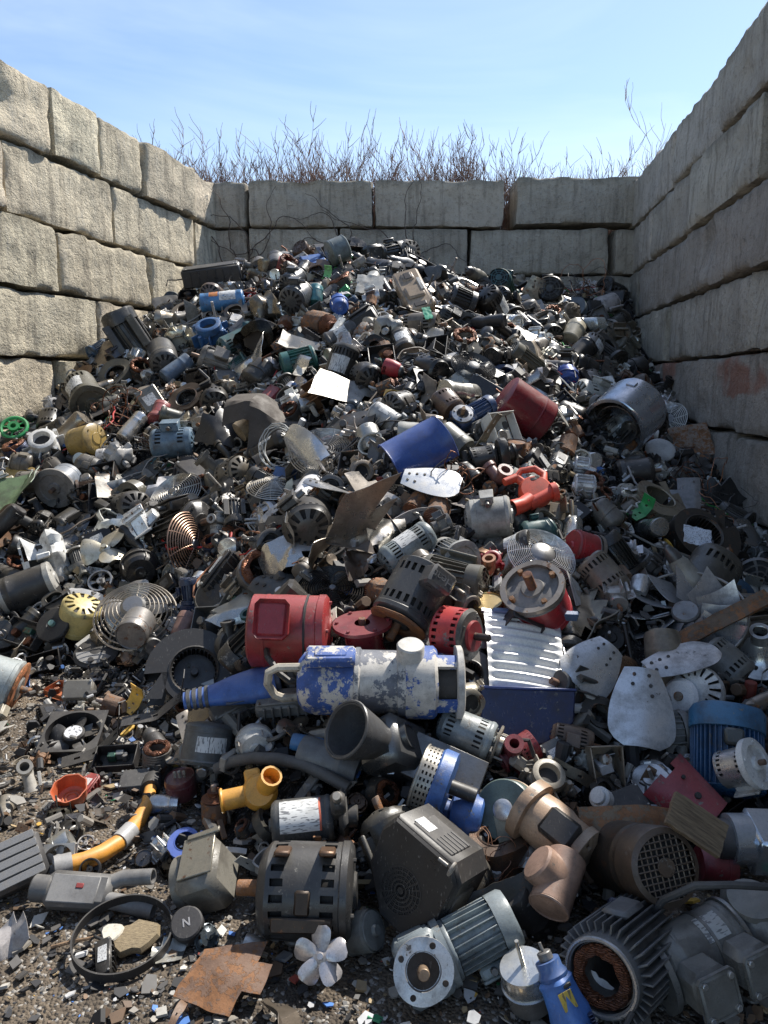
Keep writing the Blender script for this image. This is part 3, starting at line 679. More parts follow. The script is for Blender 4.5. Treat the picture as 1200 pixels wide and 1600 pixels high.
def elbow(r=.03, L=.2, mat='rust'):
    th = Thing(); b = MB(); hollow(b, [(0, 0, -L*.5), (0, 0, -L*.05)]+arc((L*.18, 0, 0), L*.18, PI, PI/2, 5)+[(L*.5, 0, L*.18)], r, r*.2); th.part('pipe', b, mat)
    for M in (T(0, 0, -L*.5), T(L*.5, 0, L*.18)@RY(PI/2)): th.part('collar', MB().lathe([(r*.8, -.012), (r*1.3, -.012), (r*1.3, .012), (r*.8, .012), (r*.8, -.012)], 18, M), mat)
    return th
def pulley(r=.08, w=.03, spokes=5, mat='steel'):
    th = Thing(); b = MB(); h = w/2
    b.lathe([(r*.86, -h), (r, -h), (r*.93, -h*.2), (r*.93, h*.2), (r, h), (r*.86, h), (r*.86, -h)], 40); th.part('rim', b, mat)
    s = MB().lathe([(r*.25, -h*.3), (r*.3, -h*.3), (r*.8, -h*.3), (r*.88, -h*.3)], 40, None, lambda i, k: k == 1 and (i % (40//spokes)) > 2, t=h*.6)
    s.lathe([(r*.08, -h*1.1), (r*.28, -h*1.1), (r*.28, h*1.1), (r*.08, h*1.1)], 20); th.part('hub', s, mat); return th
def drill(L=.26, r=.035, col2=BLK):
    th = Thing(); b = MB().lathe([(0, -L*.5), (r*.8, -L*.5), (r, -L*.47), (r*1.05, -L*.1), (r*.9, L*.2), (r*.75, L*.28), (0, L*.28)], 22, None, rf=lambda a, z: 1+.06*math.cos(2*a)); th.part('body', b, 'plastic')
    h = MB(); h.tube([(-r*.3, 0, -L*.25), (-r*1.6, 0, -L*.31), (-r*3.4, 0, -L*.36)], [r*.78, r*.62, r*.7], 12); th.part('handle', h, 'plastic', col2)
    th.part('battery', MB().box((-r*3.9, 0, -L*.36), (r*1.1, r*1.9, r*3), r*.2), 'plastic', col2)
    th.part('chuck', MB().lathe([(r*.72, L*.28), (r*.7, L*.38), (r*.4, L*.48), (r*.12, L*.49), (r*.1, L*.6), (0, L*.6)], 18), 'steel', (.1, .1, .1))
    th.part('trigger', MB().box((-r*1.3, 0, -L*.16), (r*.7, r*.5, r*.4), r*.1), 'plastic', BLK)
    v = MB()
    for s in (-1, 1):
        for i in range(4): v.box((0, s*r*.98, -L*.42+i*L*.035), (r*.9, r*.12, L*.012), r*.02)
    th.part('vent', v, 'plastic', BLK); return th  # black raised bars paint in the shade of vent slots
def chassis(a=.26, b_=.18, h=.08, mat='plastic', seed=0):
    """open box with inner bits, as a gutted appliance"""
    th = Thing(); t = .006; q = MB(); r = random.Random(seed)
    q.box((0, 0, -h/2), (a, b_, t), .002).box((a/2-t/2, 0, 0), (t, b_, h), .002).box((-a/2+t/2, 0, 0), (t, b_, h), .002).box((0, b_/2-t/2, 0), (a-2*t, t, h), .002).box((0, -b_/2+t/2, 0), (a-2*t, t, h*.7), .002)
    th.part('case', q, mat)
    for i in range(3):
        x, y = r.uniform(-.3, .3)*a, r.uniform(-.28, .28)*b_
        if r.random() < .5: th.part('coil', MB().cyl(r.uniform(.1, .2)*b_, -h*.45, h*r.uniform(.1, .5), 14, T(x, y, 0)), r.choice(['copper', 'steel', 'alu']), (.3, .28, .25))
        else: th.part('block', MB().box((x, y, -h*.1), (a*.2, b_*.25, h*.6), .003), r.choice(['plastic', 'alu', 'steel']), r.choice([(.3, .3, .28), (.03, .03, .03), (.05, .14, .1)]))
    return th
def control(a=.2, b_=.13, h=.09, seed=0, mat='plastic'):
    """closed cast box with ribs, lid, screws and a cable stub"""
    th = Thing(); r = random.Random(seed); q = MB().box((0, 0, 0), (a, b_, h), .014)
    for i in range(6): q.box((-a*.35+i*a*.14, b_/2+.003, 0), (.008, .014, h*.8), .002).box((-a*.35+i*a*.14, -b_/2-.003, 0), (.008, .014, h*.8), .002)
    th.part('case', q, mat); l = MB().box((0, 0, h/2+.005), (a*.94, b_*.92, .014), .005); k = th.part('lid', l, mat)
    s = MB()
    for x in (-1, 1):
        for y in (-1, 1): s.cyl(.006, h/2+.01, h/2+.016, 8, T(x*a*.41, y*b_*.38, 0))
    th.part('screw', s, 'steel', (.4, .4, .38), k)
    if seed % 2: th.part('nameplate', MB().box((a*.05, 0, h/2+.0135), (a*.4, b_*.5, .002), .0005), 'sticker', (.62, .62, .6))
    th.part('cable', MB().tube([(a/2, 0, 0), (a*.62, .01, 0), (a*.75, .05, .02), (a*.78, .1, -.03)], .007, 6), 'rubber', BLK); return th
def compressor(r=.09, h=.2):
    th = Thing(); th.part('shell', MB().lathe([(0, -h/2)]+[(r*math.sin(t*PI/10), -h/2+r*.5*(1-math.cos(t*PI/10))) for t in range(1, 6)]+[(r, -.012), (r*1.06, -.01), (r*1.06, .01), (r, .012)]+[(r*math.cos(t*PI/10), h/2-r*.55+r*.55*math.sin(t*PI/10)) for t in range(0, 5)]+[(0, h/2)], 34), 'paint')
    for k in range(3): th.part('pipe', MB().tube([(r*.8*math.cos(k*2), r*.8*math.sin(k*2), h*.2), (r*1.15*math.cos(k*2), r*1.15*math.sin(k*2), h*.24), (r*1.35*math.cos(k*2+.2), r*1.3*math.sin(k*2+.2), h*.5)], .007, 7), 'copper', (.3, .12, .05))
    th.part('terminal_box', MB().box((r*.98, 0, -h*.05), (.03, r*.7, r*.7), .006), 'plastic', BLK); return th
def pump(L=.3, r=.08, pcol=None):
    th = motor(L*.6, r, vents=1, cover='slots', bell='plain', shaft=0).xf(T(0, 0, -L*.2)); z = L*.1
    v = MB(); v.lathe([(r*.5, z), (r*1.25, z+.01), (r*1.35, z+L*.1), (r*1.25, z+L*.22), (r*.55, z+L*.25)], 30); hollow(v, [(0, 0, z+L*.22), (0, 0, z+L*.4)], r*.5, r*.12); v.lathe([(r*.38, z+L*.38), (r*.7, z+L*.38), (r*.7, z+L*.43), (r*.38, z+L*.43), (r*.38, z+L*.38)], 22)
    th.part('volute', v, 'paint', pcol); q = MB(); hollow(q, [(r*.8, 0, z+L*.1), (r*1.9, 0, z+L*.1)], r*.42, r*.1); q.lathe([(r*.32, -.01), (r*.62, -.01), (r*.62, .012), (r*.32, .012), (r*.32, -.01)], 22, T(r*1.9, 0, z+L*.1)@RY(PI/2)); th.part('outlet', q, 'paint', pcol); return th
def coil(r=.12, n=6, wr=.006, seed=0):
    th = Thing(); g = random.Random(seed); pts = []
    for i in range(n*26):
        a = TAU*i/26; q = r*(1+.12*math.sin(i*.13+seed)+.06*g.random()); pts.append((q*math.cos(a), q*math.sin(a)*.8, .02*math.sin(i*.31)+.004*i/26))
    e = Vector(pts[-1]); pts += [tuple(e+Vector((.06*k, .03*k*g.uniform(-1, 1), .01*k))) for k in range(1, 5)]
    th.part('cable', MB().tube(pts, wr, 6), 'rubber'); return th
def casting(s=.16, seed=0, mat='alu'):
    """irregular cast housing: boss, bore, flange and webs"""
    th = Thing(); g = random.Random(seed); b = MB(); b.box((0, 0, 0), (s*.9, s*.7, s*.5), s*.1)
    b.lathe([(s*.22, s*.2), (s*.42, s*.2), (s*.42, s*.42), (s*.36, s*.45), (s*.28, s*.45), (s*.26, s*.2)], 26); b.cyl(s*.3, -s*.5, -s*.2, 22)
    for i in range(6): b.box((s*.5, 0, 0), (s*.34, s*.04, s*.5), s*.01, RZ(TAU*i/6+.3))
    for i in range(4): b.cyl(s*.07, -s*.3, s*.3, 10, RZ(PI/4+i*PI/2)@T(s*.55, 0, 0))
    th.part('housing', b, mat); th.part('bore_shade', MB().cyl(s*.25, s*.22, s*.26, 20), 'dark', BLK)  # black disc puts shade at the bottom of the bore
    th.part('shaft', MB().cyl(s*.07, -s*.75, -s*.45, 10), 'rust', (.2, .1, .06)); return th
def frame_fan(a=.14, w=.045):
    """square axial fan: frame with a round throat, hub and blades"""
    th = Thing(); b = MB(); n = 40; R = a*.46
    sq = lambda t: (lambda c, s: (a/2*c/max(abs(c), abs(s)), a/2*s/max(abs(c), abs(s))))(math.cos(t), math.sin(t))
    for z in (-w/2, w/2):
        b.add([(R*math.cos(TAU*i/n), R*math.sin(TAU*i/n), z) for i in range(n)]+[(*sq(TAU*i/n), z) for i in range(n)], [(i, (i+1) % n, n+(i+1) % n, n+i) for i in range(n)])
        b.add([(*sq(TAU*i/n), z) for i in range(n)]+[(*sq(TAU*i/n), z*.8) for i in range(n)], [(i, (i+1) % n, n+(i+1) % n, n+i) for i in range(n)])
    b.lathe([(R, -w/2), (R, w/2)], n); b.lathe([(R*1.04, -w/2), (R*1.04, w/2)], n); th.part('frame', b, 'plastic', None)
    th.part('hub', MB().cyl(R*.42, -w*.4, w*.4, 20), 'plastic', None); th.part('nameplate', MB().cyl(R*.33, w*.4, w*.42, 20), 'sticker', (.6, .6, .6))
    for i in range(5): th.part('blade', MB().sheet(bladefn(R*.58, R*.7, .7, .2), 6, 4, .003, RZ(TAU*i/5)@T(0, R*.38, 0)), 'plastic', None)
    return th
def strip(L=.3, W=.035, seed=0, mat='steel'):
    """bent bracket with holes"""
    th = Thing(); g = random.Random(seed); b1, b2 = g.uniform(-1.2, 1.2), g.uniform(-.8, .8)
    def f(u, v):
        s = u*L; x = s if s < L*.35 else L*.35+(s-L*.35)*math.cos(b1); z = 0 if s < L*.35 else (s-L*.35)*math.sin(b1)
        if s > L*.7: x = L*.35+L*.35*math.cos(b1)+(s-L*.7)*math.cos(b1+b2); z = L*.35*math.sin(b1)+(s-L*.7)*math.sin(b1+b2)
        return (x-L/2, (v-.5)*W, z)
    th.part('bracket', MB().sheet(f, 16, 5, .004, None, lambda i, j: not (j == 2 and i in (2, 5, 10, 13))), mat); return th

def dent(th, amp, k=7.0, seed=0):
    """knock a thing about: every part bent by the same field, so pieces stay joined"""
    o = Vector((seed*3.3, seed*1.7, seed*5.1))
    for i, (n, b, m, c, u) in enumerate(th.p):
        b.v = [tuple(Vector(p)+noise.noise_vector(Vector(p)*k+o)*amp+noise.noise_vector(Vector(p)*k*2.7-o)*amp*.4) for p in b.v]
    return th
def lump(s=.15, seed=0, mat='alu'):
    """a torn, crushed housing"""
    th = Thing(); g = random.Random(seed); o = Vector((seed*2.1, seed, 0))
    rf = lambda a, z: 1+.45*noise.noise(Vector((math.cos(a)*1.6, math.sin(a)*1.6, z*9))+o)+.25*abs(noise.noise(Vector((math.cos(a)*4, math.sin(a)*4, z*22))-o))
    pr = [(s*.2, -s*.5), (s*.42, -s*.46)]+[(s*(.5+.1*math.sin(i)), -s*.4+s*.1*i) for i in range(8)]+[(s*.44, s*.42), (s*.36, s*.44)]
    th.part('shell', MB().lathe(pr, 26, None, lambda i, k: (i//4+k//3+seed) % 5 == 0 and k > 1, t=s*.05, rf=rf), mat)
    th.part('core', MB().lathe([(0, -s*.42), (s*.32, -s*.4), (s*.34, s*.3), (0, s*.34)], 14, rf=rf), 'dark', (.03, .026, .022)); th.part('stub', MB().cyl(s*.12, -s*.75, -s*.3, 10).box((s*.5, 0, 0), (s*.5, s*.12, s*.3), s*.02), mat); return th
def tangle(r=.1, n=9, seed=0):
    th = Thing(); g = random.Random(seed)
    for q in range(3):
        b = MB()
        for _ in range(n//3):
            p = Vector((g.gauss(0, .3), g.gauss(0, .3), g.gauss(0, .15)))*r; d = Vector((g.gauss(0, 1), g.gauss(0, 1), g.gauss(0, .4))).normalized(); pts = []
            for i in range(26):
                pts.append(p.copy()); d = (d+Vector((g.gauss(0, .35), g.gauss(0, .35), g.gauss(0, .2)))-p*(1.6/r)*.12).normalized(); p = p+d*r*.17
            b.tube(pts, g.choice((.0016, .0022, .003)), 4)
        th.part('wire', b, 'rubber' if q else 'copper', [None, (.03, .03, .03), (.3, .12, .05)][q])
    return th
# ------------------------------------------------------------------ the pieces one can tell apart in the photo
CAPS = []; LANDS = []; NAMED = set(); NH = [0]
RIGHT = Vector((1, 0, 0)); TOCAM = Vector((0, -.82, .57))
def note(P0, P1, r, land):
    CAPS.append((Vector(P0), Vector(P1), r))
    if land: LANDS.append(((Vector(P0)+Vector(P1))/2, land))
def basis(Z, X, P):
    Z = Vector(Z).normalized(); X = Vector(X); X = X-Z*X.dot(Z); X = X.normalized() if X.length > 1e-4 else Z.orthogonal().normalized(); Y = Z.cross(X)
    return Matrix(((X.x, Y.x, Z.x, P.x), (X.y, Y.y, Z.y, P.y), (X.z, Y.z, Z.z, P.z), (0, 0, 0, 1)))
def fin(th, name, M, col, label, cat, group, land, cap):
    assert label not in NAMED, label
    NAMED.add(label); NH[0] += 1; note(*cap, land)
    return spawn(th, name, M, col, label, cat, group)
MG = 'scrapped motors on the heap'
def A(fn, name, cat, label, u0, v0, u1, v1, rpx, col, land=None, up=(0, -.35, 1), k=.7, off=.7, yface=None, group=None, dz=0, **kw):
    """a long thing whose axis runs between two photo pixels, resting on the heap"""
    m = hit((u0+u1)/2, (v0+v1)/2, .02); d = pix(m)[2]; r = rpx*d/FPX
    m = hit((u0+u1)/2, (v0+v1)/2, r*off+dz); d = pix(m)[2]; dd = -(v1-v0)/FPX*d*k
    P0, P1 = at(u0, v0, d-dd/2), at(u1, v1, d+dd/2); Z = P1-P0; L = Z.length
    X = Vector(yface).cross(Z) if yface else Vector(up)
    th = dent(fn(L=L, r=r, **kw), min(.0035, r*.05), 9, u0) if fn not in (guard,) else fn(L=L, r=r, **kw); return fin(th, name, basis(Z, X, (P0+P1)/2), col, label, cat, group or (MG if cat == 'motor' else None), land, (P0, P1, r))
def F(th, name, cat, label, u, v, spx, col, nrm=TOCAM, ang=0, land=None, off=.05, group=None, size=1.0, sq=1):
    """a thing facing `nrm`; `size` is its own half extent, drawn spx pixels large"""
    m = hit(u, v, off); s = spx*pix(m)[2]/FPX/size; m = hit(u, v, off); a = math.radians(ang)
    X = RIGHT*math.cos(a)+UPV*math.sin(a); M = basis(nrm, X, m)@SC(s, s, s)
    R = spx*pix(m)[2]/FPX; e = (M.to_3x3()@Vector((1, 0, 0))).normalized()*R*.55
    return fin(th, name, M, col, label, cat, group, land, (m-e, m+e, R*.62*sq))
RED, DRED, BLUE, DBLUE, TEAL = (.3, .022, .024), (.2, .012, .022), (.02, .09, .36), (.012, .035, .16), (.02, .12, .11)
YEL, ORA, TAN, CREAM, WHT = (.55, .28, .02), (.62, .06, .015), (.34, .22, .13), (.55, .5, .4), (.62, .62, .6)
MID, DK, STEELB = (.16, .165, .17), (.045, .047, .05), (.16, .19, .21)
# --- centre: peeling submersible pump and the red motors round it
def subpump(L, r):
    th = Thing(); a, z = -L/2, L/2
    i = th.part('body', MB().lathe([(0, a), (r*.7, a), (r*.9, a+.02), (r*1.0, a+L*.1), (r*.98, a+L*.34)], 40), 'peel', BLUE)
    th.part('band', MB().lathe([(r*.98, a+L*.34), (r*1.04, a+L*.345), (r*1.04, a+L*.37), (r*.97, a+L*.38), (r*.96, a+L*.6), (r*1.06, a+L*.605), (r*1.06, a+L*.65)], 40), 'peel', (.13, .145, .18))
    th.part('head', MB().lathe([(r*1.08, a+L*.65), (r*1.12, a+L*.66), (r*1.12, a+L*.82), (r*1.02, a+L*.84), (r*1.0, a+L*.96)], 40, None, lambda i, k: k == 3 and i % 10 > 2, t=.02), 'peel', BLUE)
    th.part('core', MB().cyl(r*.75, a+L*.7, a+L*.97, 24), 'dark', (.05, .045, .04))
    th.part('flange', MB().lathe([(0, a+L*.955), (r*1.1, a+L*.955), (r*1.14, a+L*.96), (r*1.14, z-.004), (r*1.08, z), (0, z)], 40), 'peel', (.5, .49, .47))
    th.part('terminal_box', MB().box((r*1.05, r*.2, a+L*.2), (r*.34, r*.8, L*.3), .01).box((r*1.2, r*.2, a+L*.2), (r*.12, r*.5, L*.2), .006), 'peel', BLUE)
    th.part('neck', MB().lathe([(r*.45, 0), (r*.45, r*.6), (r*.42, r*.65), (r*.42, r*1.0), (r*.38, r*1.05), (0, r*1.05)], 28, T(r*.4, r*.1, a+L*.68)@RY(PI/2)), 'peel', (.5, .49, .46))
    h = MB(); pts = [(r*.75, r*.3, a+L*.24), (r*.72, r*.35, a-L*.02)]+arc((0, r*.35, a-L*.11), r*.62, PI*.45, PI*1.5, 8, 'xz')[1:]
    pts = [(r*.72, r*.25, a+L*.22), (r*.72, r*.3, a-L*.12), (r*.55, r*.3, a-L*.175), (r*.1, r*.3, a-L*.19), (-r*.3, r*.3, a-L*.15), (-r*.42, r*.3, a-L*.1), (-r*.42, r*.2, a+L*.02)]
    h.tube(pts, r*.13, 8); th.part('handle', h, 'paint', CREAM); th.part('cable', MB().tube([(0, 0, a+.01), (r*.1, r*.15, a-L*.06), (r*.35, r*.1, a-L*.12), (r*.6, -r*.4, a-L*.2), (r*.4, -r*1.2, a-L*.24)], r*.1, 7), 'rubber', BLK)
    return th
A(subpump, 'submersible_pump', 'pump', 'long submersible pump with blue paint peeling to white and a cream handle', 468, 1064, 722, 1066, 47, BLUE, 'peeling blue pump', up=(0, -.25, 1), off=1.0, dz=.05)
def redmotor(L, r):
    th = motor(L, r, body='paint', cover='flat', bell='plain', shaft=.12); a = -L/2
    M = RZ(.22)
    th.part('terminal_box', MB().box((r*1.22, 0, -L*.12), (r*.5, r*.96, L*.36), .02, M).box((r*1.05, 0, -L*.12), (r*.3, r*.7, L*.36), .01, M), 'paint')
    th.part('lid', MB().box((r*1.5, 0, -L*.12), (r*.1, r*1.04, L*.4), .02, M), 'paint', (.3, .012, .02))
    th.part('band', MB().lathe([(r*1.0, L*.21), (r*1.03, L*.212), (r*1.03, L*.235), (r*1.0, L*.24)], 40), 'dark', BLK)
    return th
A(redmotor, 'electric_motor', 'motor', 'large faded red motor with a square red conduit box on its side', 388, 985, 516, 987, 50, RED, 'large red motor', up=(-.1, -.75, .7), off=.9, dz=.05)
def bracket(L, r):
    th = Thing(); b = MB(); b.lathe([(r*.3, -L/2), (r*1.1, -L/2), (r*1.1, -L/2+.014), (r*.75, -L/2+.016), (r*.68, L*.1), (r*.8, L*.4), (r*.8, L/2), (r*.5, L/2)], 36)
    bolts(b, r*.95, -L/2, 6, r*.07); th.part('body', b, 'gloss'); th.part('shaft', MB().cyl(r*.14, -L*.62, -L*.3, 10), 'rust', (.15, .06, .05)); th.part('core', MB().cyl(r*.5, -L*.3, L*.48, 16), 'dark', BLK); return th
A(bracket, 'pump_bracket', 'pump part', 'deep red flanged pump bracket standing beside the large red motor', 566, 972, 572, 1028, 40, DRED, 'deep red bracket', up=(1, 0, 0), k=-.3, off=.9, dz=.03)
th_text = []
def heat(L, r):
    th = motor(L, r, vents=1, cover='flat', bell='plain', shaft=.28, feet=0, sc_=RUSTC); M = RZ(-.1)
    th.part('terminal_box', MB().box((r*1.2, 0, -L*.2), (r*.75, r*.95, L*.34), .012, M), 'plastic', (.06, .06, .062))
    th.part('flange', MB().lathe([(r*.5, L*.5), (r*1.0, L*.5), (r*1.02, L*.51), (r*.95, L*.535), (r*.5, L*.53), (r*.45, L*.5)], 32), 'rust', (.2, .09, .04))
    c = bpy.data.curves.new('lettering', 'FONT'); c.body = 'Heat'; c.size = r*.42; c.extrude = .0016; c.align_x = 'CENTER'; c.align_y = 'CENTER'
    to = bpy.data.objects.new('lettering', c); COL.objects.link(to); me = bpy.data.meshes.new_from_object(to.evaluated_get(bpy.context.evaluated_depsgraph_get())); COL.objects.unlink(to); bpy.data.objects.remove(to)
    b = MB(); b.add([tuple(v.co) for v in me.vertices], [tuple(p.vertices) for p in me.polygons], M@T(r*1.578, 0, -L*.2)@RY(PI/2)@RZ(PI/2)); th.part('lettering', b, 'plastic', (.16, .16, .16))
    th.part('nameplate', MB().sheet(lambda u, v: (r*1.01*math.cos((u-.5)*.5-1.9), r*1.01*math.sin((u-.5)*.5-1.9), L*.25+(v-.5)*L*.12), 5, 1, .002), 'sticker', (.5, .42, .5)); return th
A(heat, 'electric_motor', 'motor', 'black slotted motor with a raised lettered box and a rusty flange and shaft', 668, 888, 622, 974, 42, DK, 'black lettered motor', up=(.45, -.75, .5), k=.5, off=1.0, dz=.12)
def redslot(L, r):
    th = motor(L, r, vents=1, cover='flat', bell='plain', shaft=.42, sc_=(.04, .03, .03), bc=(.09, .09, .085))
    th.part('boss', MB().cyl(r*.6, L/2-.02, L/2+.006, 28), 'gloss', (.32, .012, .02)); return th
A(redslot, 'electric_motor', 'motor', 'bright red slotted motor with a grey end ring and dark shaft', 684, 986, 740, 994, 37, (.45, .012, .016), 'red slotted motor', up=(0, -.6, 1), k=4.5, off=.9, dz=.14)
def redup(L, r):
    th = motor(L, r, cover='flat', bell='plain', shaft=0, body='gloss', bc=(.2, .19, .18)); z = L/2
    th.part('rim', MB().lathe([(r*.88, z-.01), (r*.88, z+.012), (r*1.06, z+.012), (r*1.06, z-.01)], 36), 'steel', (.3, .26, .22)); b = bolts(MB(), r*.78, z+.004, 4, r*.1, .4); th.part('bolt', b, 'rust', (.25, .13, .06)); th.part('shaft', MB().cyl(r*.16, z, z+r*.7, 12), 'rust', (.2, .08, .05)); return th
A(redup, 'electric_motor', 'motor', 'red motor standing upright with its grey open end and rusty shaft facing up', 850, 962, 832, 918, 44, (.4, .014, .025), 'upright red motor', up=(1, 0, 0), k=-1.1, off=.9, dz=.05)
def ribbed():
    th = Thing(); w, h = .5, .6
    def f(u, v):
        x = (u-.5)*w*(1-.1*(1-v)); y = (v-.5)*h; e = min(1, u*9, (1-u)*9); s = math.sin(v*TAU*9.5)
        return (x, y, .012*e*s*(1 if .06 < v < .94 else 0)-.08*(1-v)**2+.015*math.sin(u*PI))
    th.part('sheet', MB().sheet(f, 26, 110, .003), 'galv', (.72, .72, .7)); th.part('rim', MB().box((0, h*.5+.01, .0), (w*1.06, .03, .02), .003).box((w*.5+.006, .0, -.03), (.012, h*1.0, .03), .003), 'bright', (.5, .52, .55)); return th
F(ribbed(), 'ribbed_metal_sheet', 'metal panel', 'shiny galvanised panel pressed with parallel ribs, glaring in the sun', 822, 1019, 64, SIL, (.16, -.44, .88), -6, 'shiny ribbed panel', off=.13, size=.25)
def bluebox(): 
    th = Thing(); th.part('case', MB().prism([(-.5, .25), (.5, .25), (.47, -.05), (.3, -.3), (-.35, -.3), (-.5, -.1)], -.16, .16, None, .02), 'paint'); th.part('rim', MB().box((0, .26, .0), (1.02, .03, .34), .008), 'paint', (.02, .05, .2)); return th
F(bluebox(), 'sheet_metal_case', 'metal case', 'dark blue sheet metal case under the shiny ribbed panel', 822, 1118, 74, (.008, .02, .085), (0, -.85, .5), -2, 'dark blue case', off=.05, size=.5, sq=.7)
F(Thing().xf(T()) if 0 else (lambda t: (t.part('bracket', MB().box((0, 0, 0), (1, .07, .12), .01), 'paint'), t)[1])(Thing()), 'metal_bar', 'bar', 'flat blue grey bar along the upper edge of the shiny ribbed panel', 836, 960, 66, (.1, .17, .32), (0, -.5, .8), -5, None, off=.15, size=.5, sq=.2)
def slotm(L, r):
    th = motor(L, r, vents=1, cover='slots', bell='plain', shaft=0)
    z = L/2; b = MB(); b.ring(r*.95, r*.08, 30, 6, None, z+r*.15); b.cyl(r*.6, z, z+r*.5, 20)
    for i in range(4): b.cyl(r*.07, z, z+r*.7, 8, T(r*.8*math.cos(i*1.57), r*.8*math.sin(i*1.57), 0))
    th.part('frame', b, 'steel', (.3, .27, .22)); th.part('cable', MB().tube([(r*.3, 0, z+.02), (r*.9, .0, z+r*.9), (r*1.2, .0, z+r*1.6), (r*.6, .02, z+r*2.1)], r*.12, 7), 'rubber', BLK); return th
A(slotm, 'electric_motor', 'motor', 'blue grey motor with slotted ends below the peeling blue pump', 686, 1126, 772, 1162, 29, (.2, .235, .25), 'blue grey slotted motor', up=(0, -.4, 1), off=.8)
# grey horn casting, gutted controller
def horn(L, r):
    th = Thing(); b = MB(); hollow(b, [(0, 0, -L/2), (0, 0, -L*.4), (r*.1, 0, -L*.22), (r*.2, 0, -L*.05)], [r*1.04, r*.96, r*.74, r*.5], r*.13, 30); b.ring(r, r*.06, 32, 6, None, -L/2); th.part('horn', b, 'paint', (.07, .072, .076))
    c = MB().box((0, 0, L*.08), (r*1.9, r*1.9, L*.5), r*.3).box((r*.1, r*.1, L*.5), (r*1.2, r*1.5, L*.5), r*.12).box((r*.3, r*.1, L*.2), (r*1.2, r*.9, L*.3), r*.1).cyl(r*.5, L*.3, L*.8, 20); th.part('body', c, 'alu', (.12, .125, .13))
    p = MB(); hollow(p, [(0, 0, 0), (0, 0, r*.5)], r*.48, r*.1, 22); q = MB().add(p.v, p.f, T(r*.55, -r*.1, L*.0)@RY(PI*.42)); th.part('port', q, 'alu', (.12, .125, .13))
    for i in range(5): th.part('bolt', MB().cyl(r*.08, 0, r*.3, 8, T(r*.7, -r*.5+r*.26*i, L*(.32+.06*i))@RY(PI/2)), 'steel', (.3, .3, .29))
    return th
A(horn, 'pump_housing', 'pump part', 'grey cast pump housing with a wide dark horn opening below the peeling pump', 541, 1140, 664, 1190, 41, MID, 'grey horn casting', up=(.2, -.6, .8), k=-2.2, off=.7, dz=.03)
def tray(L, r):
    th = chassis(L, r*2, r*.7, 'alu', 3); th.part('board', MB().box((L*.1, 0, -r*.05), (L*.6, r*1.4, .006), .001), 'plastic', (.02, .06, .05)); th.part('block', MB().box((-L*.22, r*.3, r*.15), (.03, .03, .03), .005), 'plastic', (.6, .4, .02)); th.part('cable', MB().tube([(-L*.2, r*.3, r*.2), (-L*.1, r*.1, r*.5), (0, -r*.3, r*.2), (L*.1, 0, r*.4), (L*.3, r*.2, r*.1)], .004, 5), 'rubber', (.4, .05, .03)); return th.xf(RY(-PI/2))
A(tray, 'controller', 'controller', 'gutted grey controller tray with an exposed circuit board and coloured wires', 640, 1178, 752, 1228, 34, (.2, .2, .2), 'gutted controller', up=(-.1, -.75, .7), off=.6, dz=.02)
def bluepump(L, r):
    th = Thing(); q = MB(); q.lathe([(r*.2, -L*.5), (r, -L*.5), (r*1.05, -L*.48), (r*1.05, -L*.44), (r, -L*.44)]+[(r, -L*.44+L*.045*i) for i in range(1, 9)], 64, None, lambda i, k: k > 4 and (k % 2 == 1) and i % 2 == 0, t=.004); th.part('screen', q, 'steel', (.32, .3, .26)); th.part('core', MB().cyl(r*.9, -L*.45, -L*.1, 24), 'dark', BLK)
    th.part('volute', MB().lathe([(r*1.02, -L*.1), (r*1.08, -L*.05), (r*1.08, L*.25), (r*.9, L*.3), (r*.3, L*.32), (0, L*.32)], 36), 'paint', (.03, .13, .42))
    th.part('pipe', MB().cyl(r*.22, L*.25, L*.9, 16, T(r*.3, r*.3, 0)), 'plastic', BLK)
    th.part('tank', MB().lathe([(0, L*.2), (r*.3, L*.22), (r*.3, L*.42), (r*.62, L*.5), (r*.72, L*.75), (r*.7, L*1.15), (r*.62, L*1.2), (0, L*1.21)], 30, T(-r*.75, 0, 0)@RY(.12)), 'paint', (.03, .12, .40)); return th
A(bluepump, 'water_pump', 'pump', 'bright blue pump with a perforated intake ring and a rounded blue tank', 652, 1214, 716, 1240, 50, BLUE, 'bright blue pump', up=(.4, -.1, 1), k=.6, off=.75, dz=.03)
def genset():
    th = Thing(); pl = [(-.5, .3), (-.4, .5), (.36, .5), (.5, .36), (.5, -.2), (.32, -.5), (-.1, -.5), (-.46, -.12)]
    th.part('case', MB().prism(pl, -.55, .1, None, .03), 'plastic', (.03, .03, .032)); th.part('panel', MB().prism([(p[0]*.97, p[1]*.97) for p in pl], .1, .16, None, .03), 'plastic', (.014, .014, .016))
    g = MB(); R = .25; g.lathe([(R*(.06+.085*i), .165) for i in range(12)], 60, T(.0, -.1, 0), lambda i, k: k % 2 == 1 and i % 3 > 0, t=.006); k = th.part('grille', g, 'plastic', (.02, .02, .022))
    M = T(.42, .42, -.14)@RZ(-PI/4); M2 = RZ(-.02)
    th.part('lid', MB().box((0, .497, -.17), (.52, .03, .42), .01, T(.02, .0, 0)), 'plastic', (.045, .045, .048)); v = MB()
    for i in range(5): v.box((.0, .515, -.02-.075*i), (.24, .012, .018), .003, T(.16, 0, 0))
    th.part('vent', v, 'plastic', (.10, .10, .10)); th.part('nameplate', MB().box((-.02, .5145, -.06), (.2, .004, .18), .001, T(-.14, 0.0, -.04)), 'sticker', (.75, .75, .73)); th.part('side', MB().box((.49, -.02, -.16), (.05, .42, .4), .02), 'plastic', (.07, .07, .072)); return th
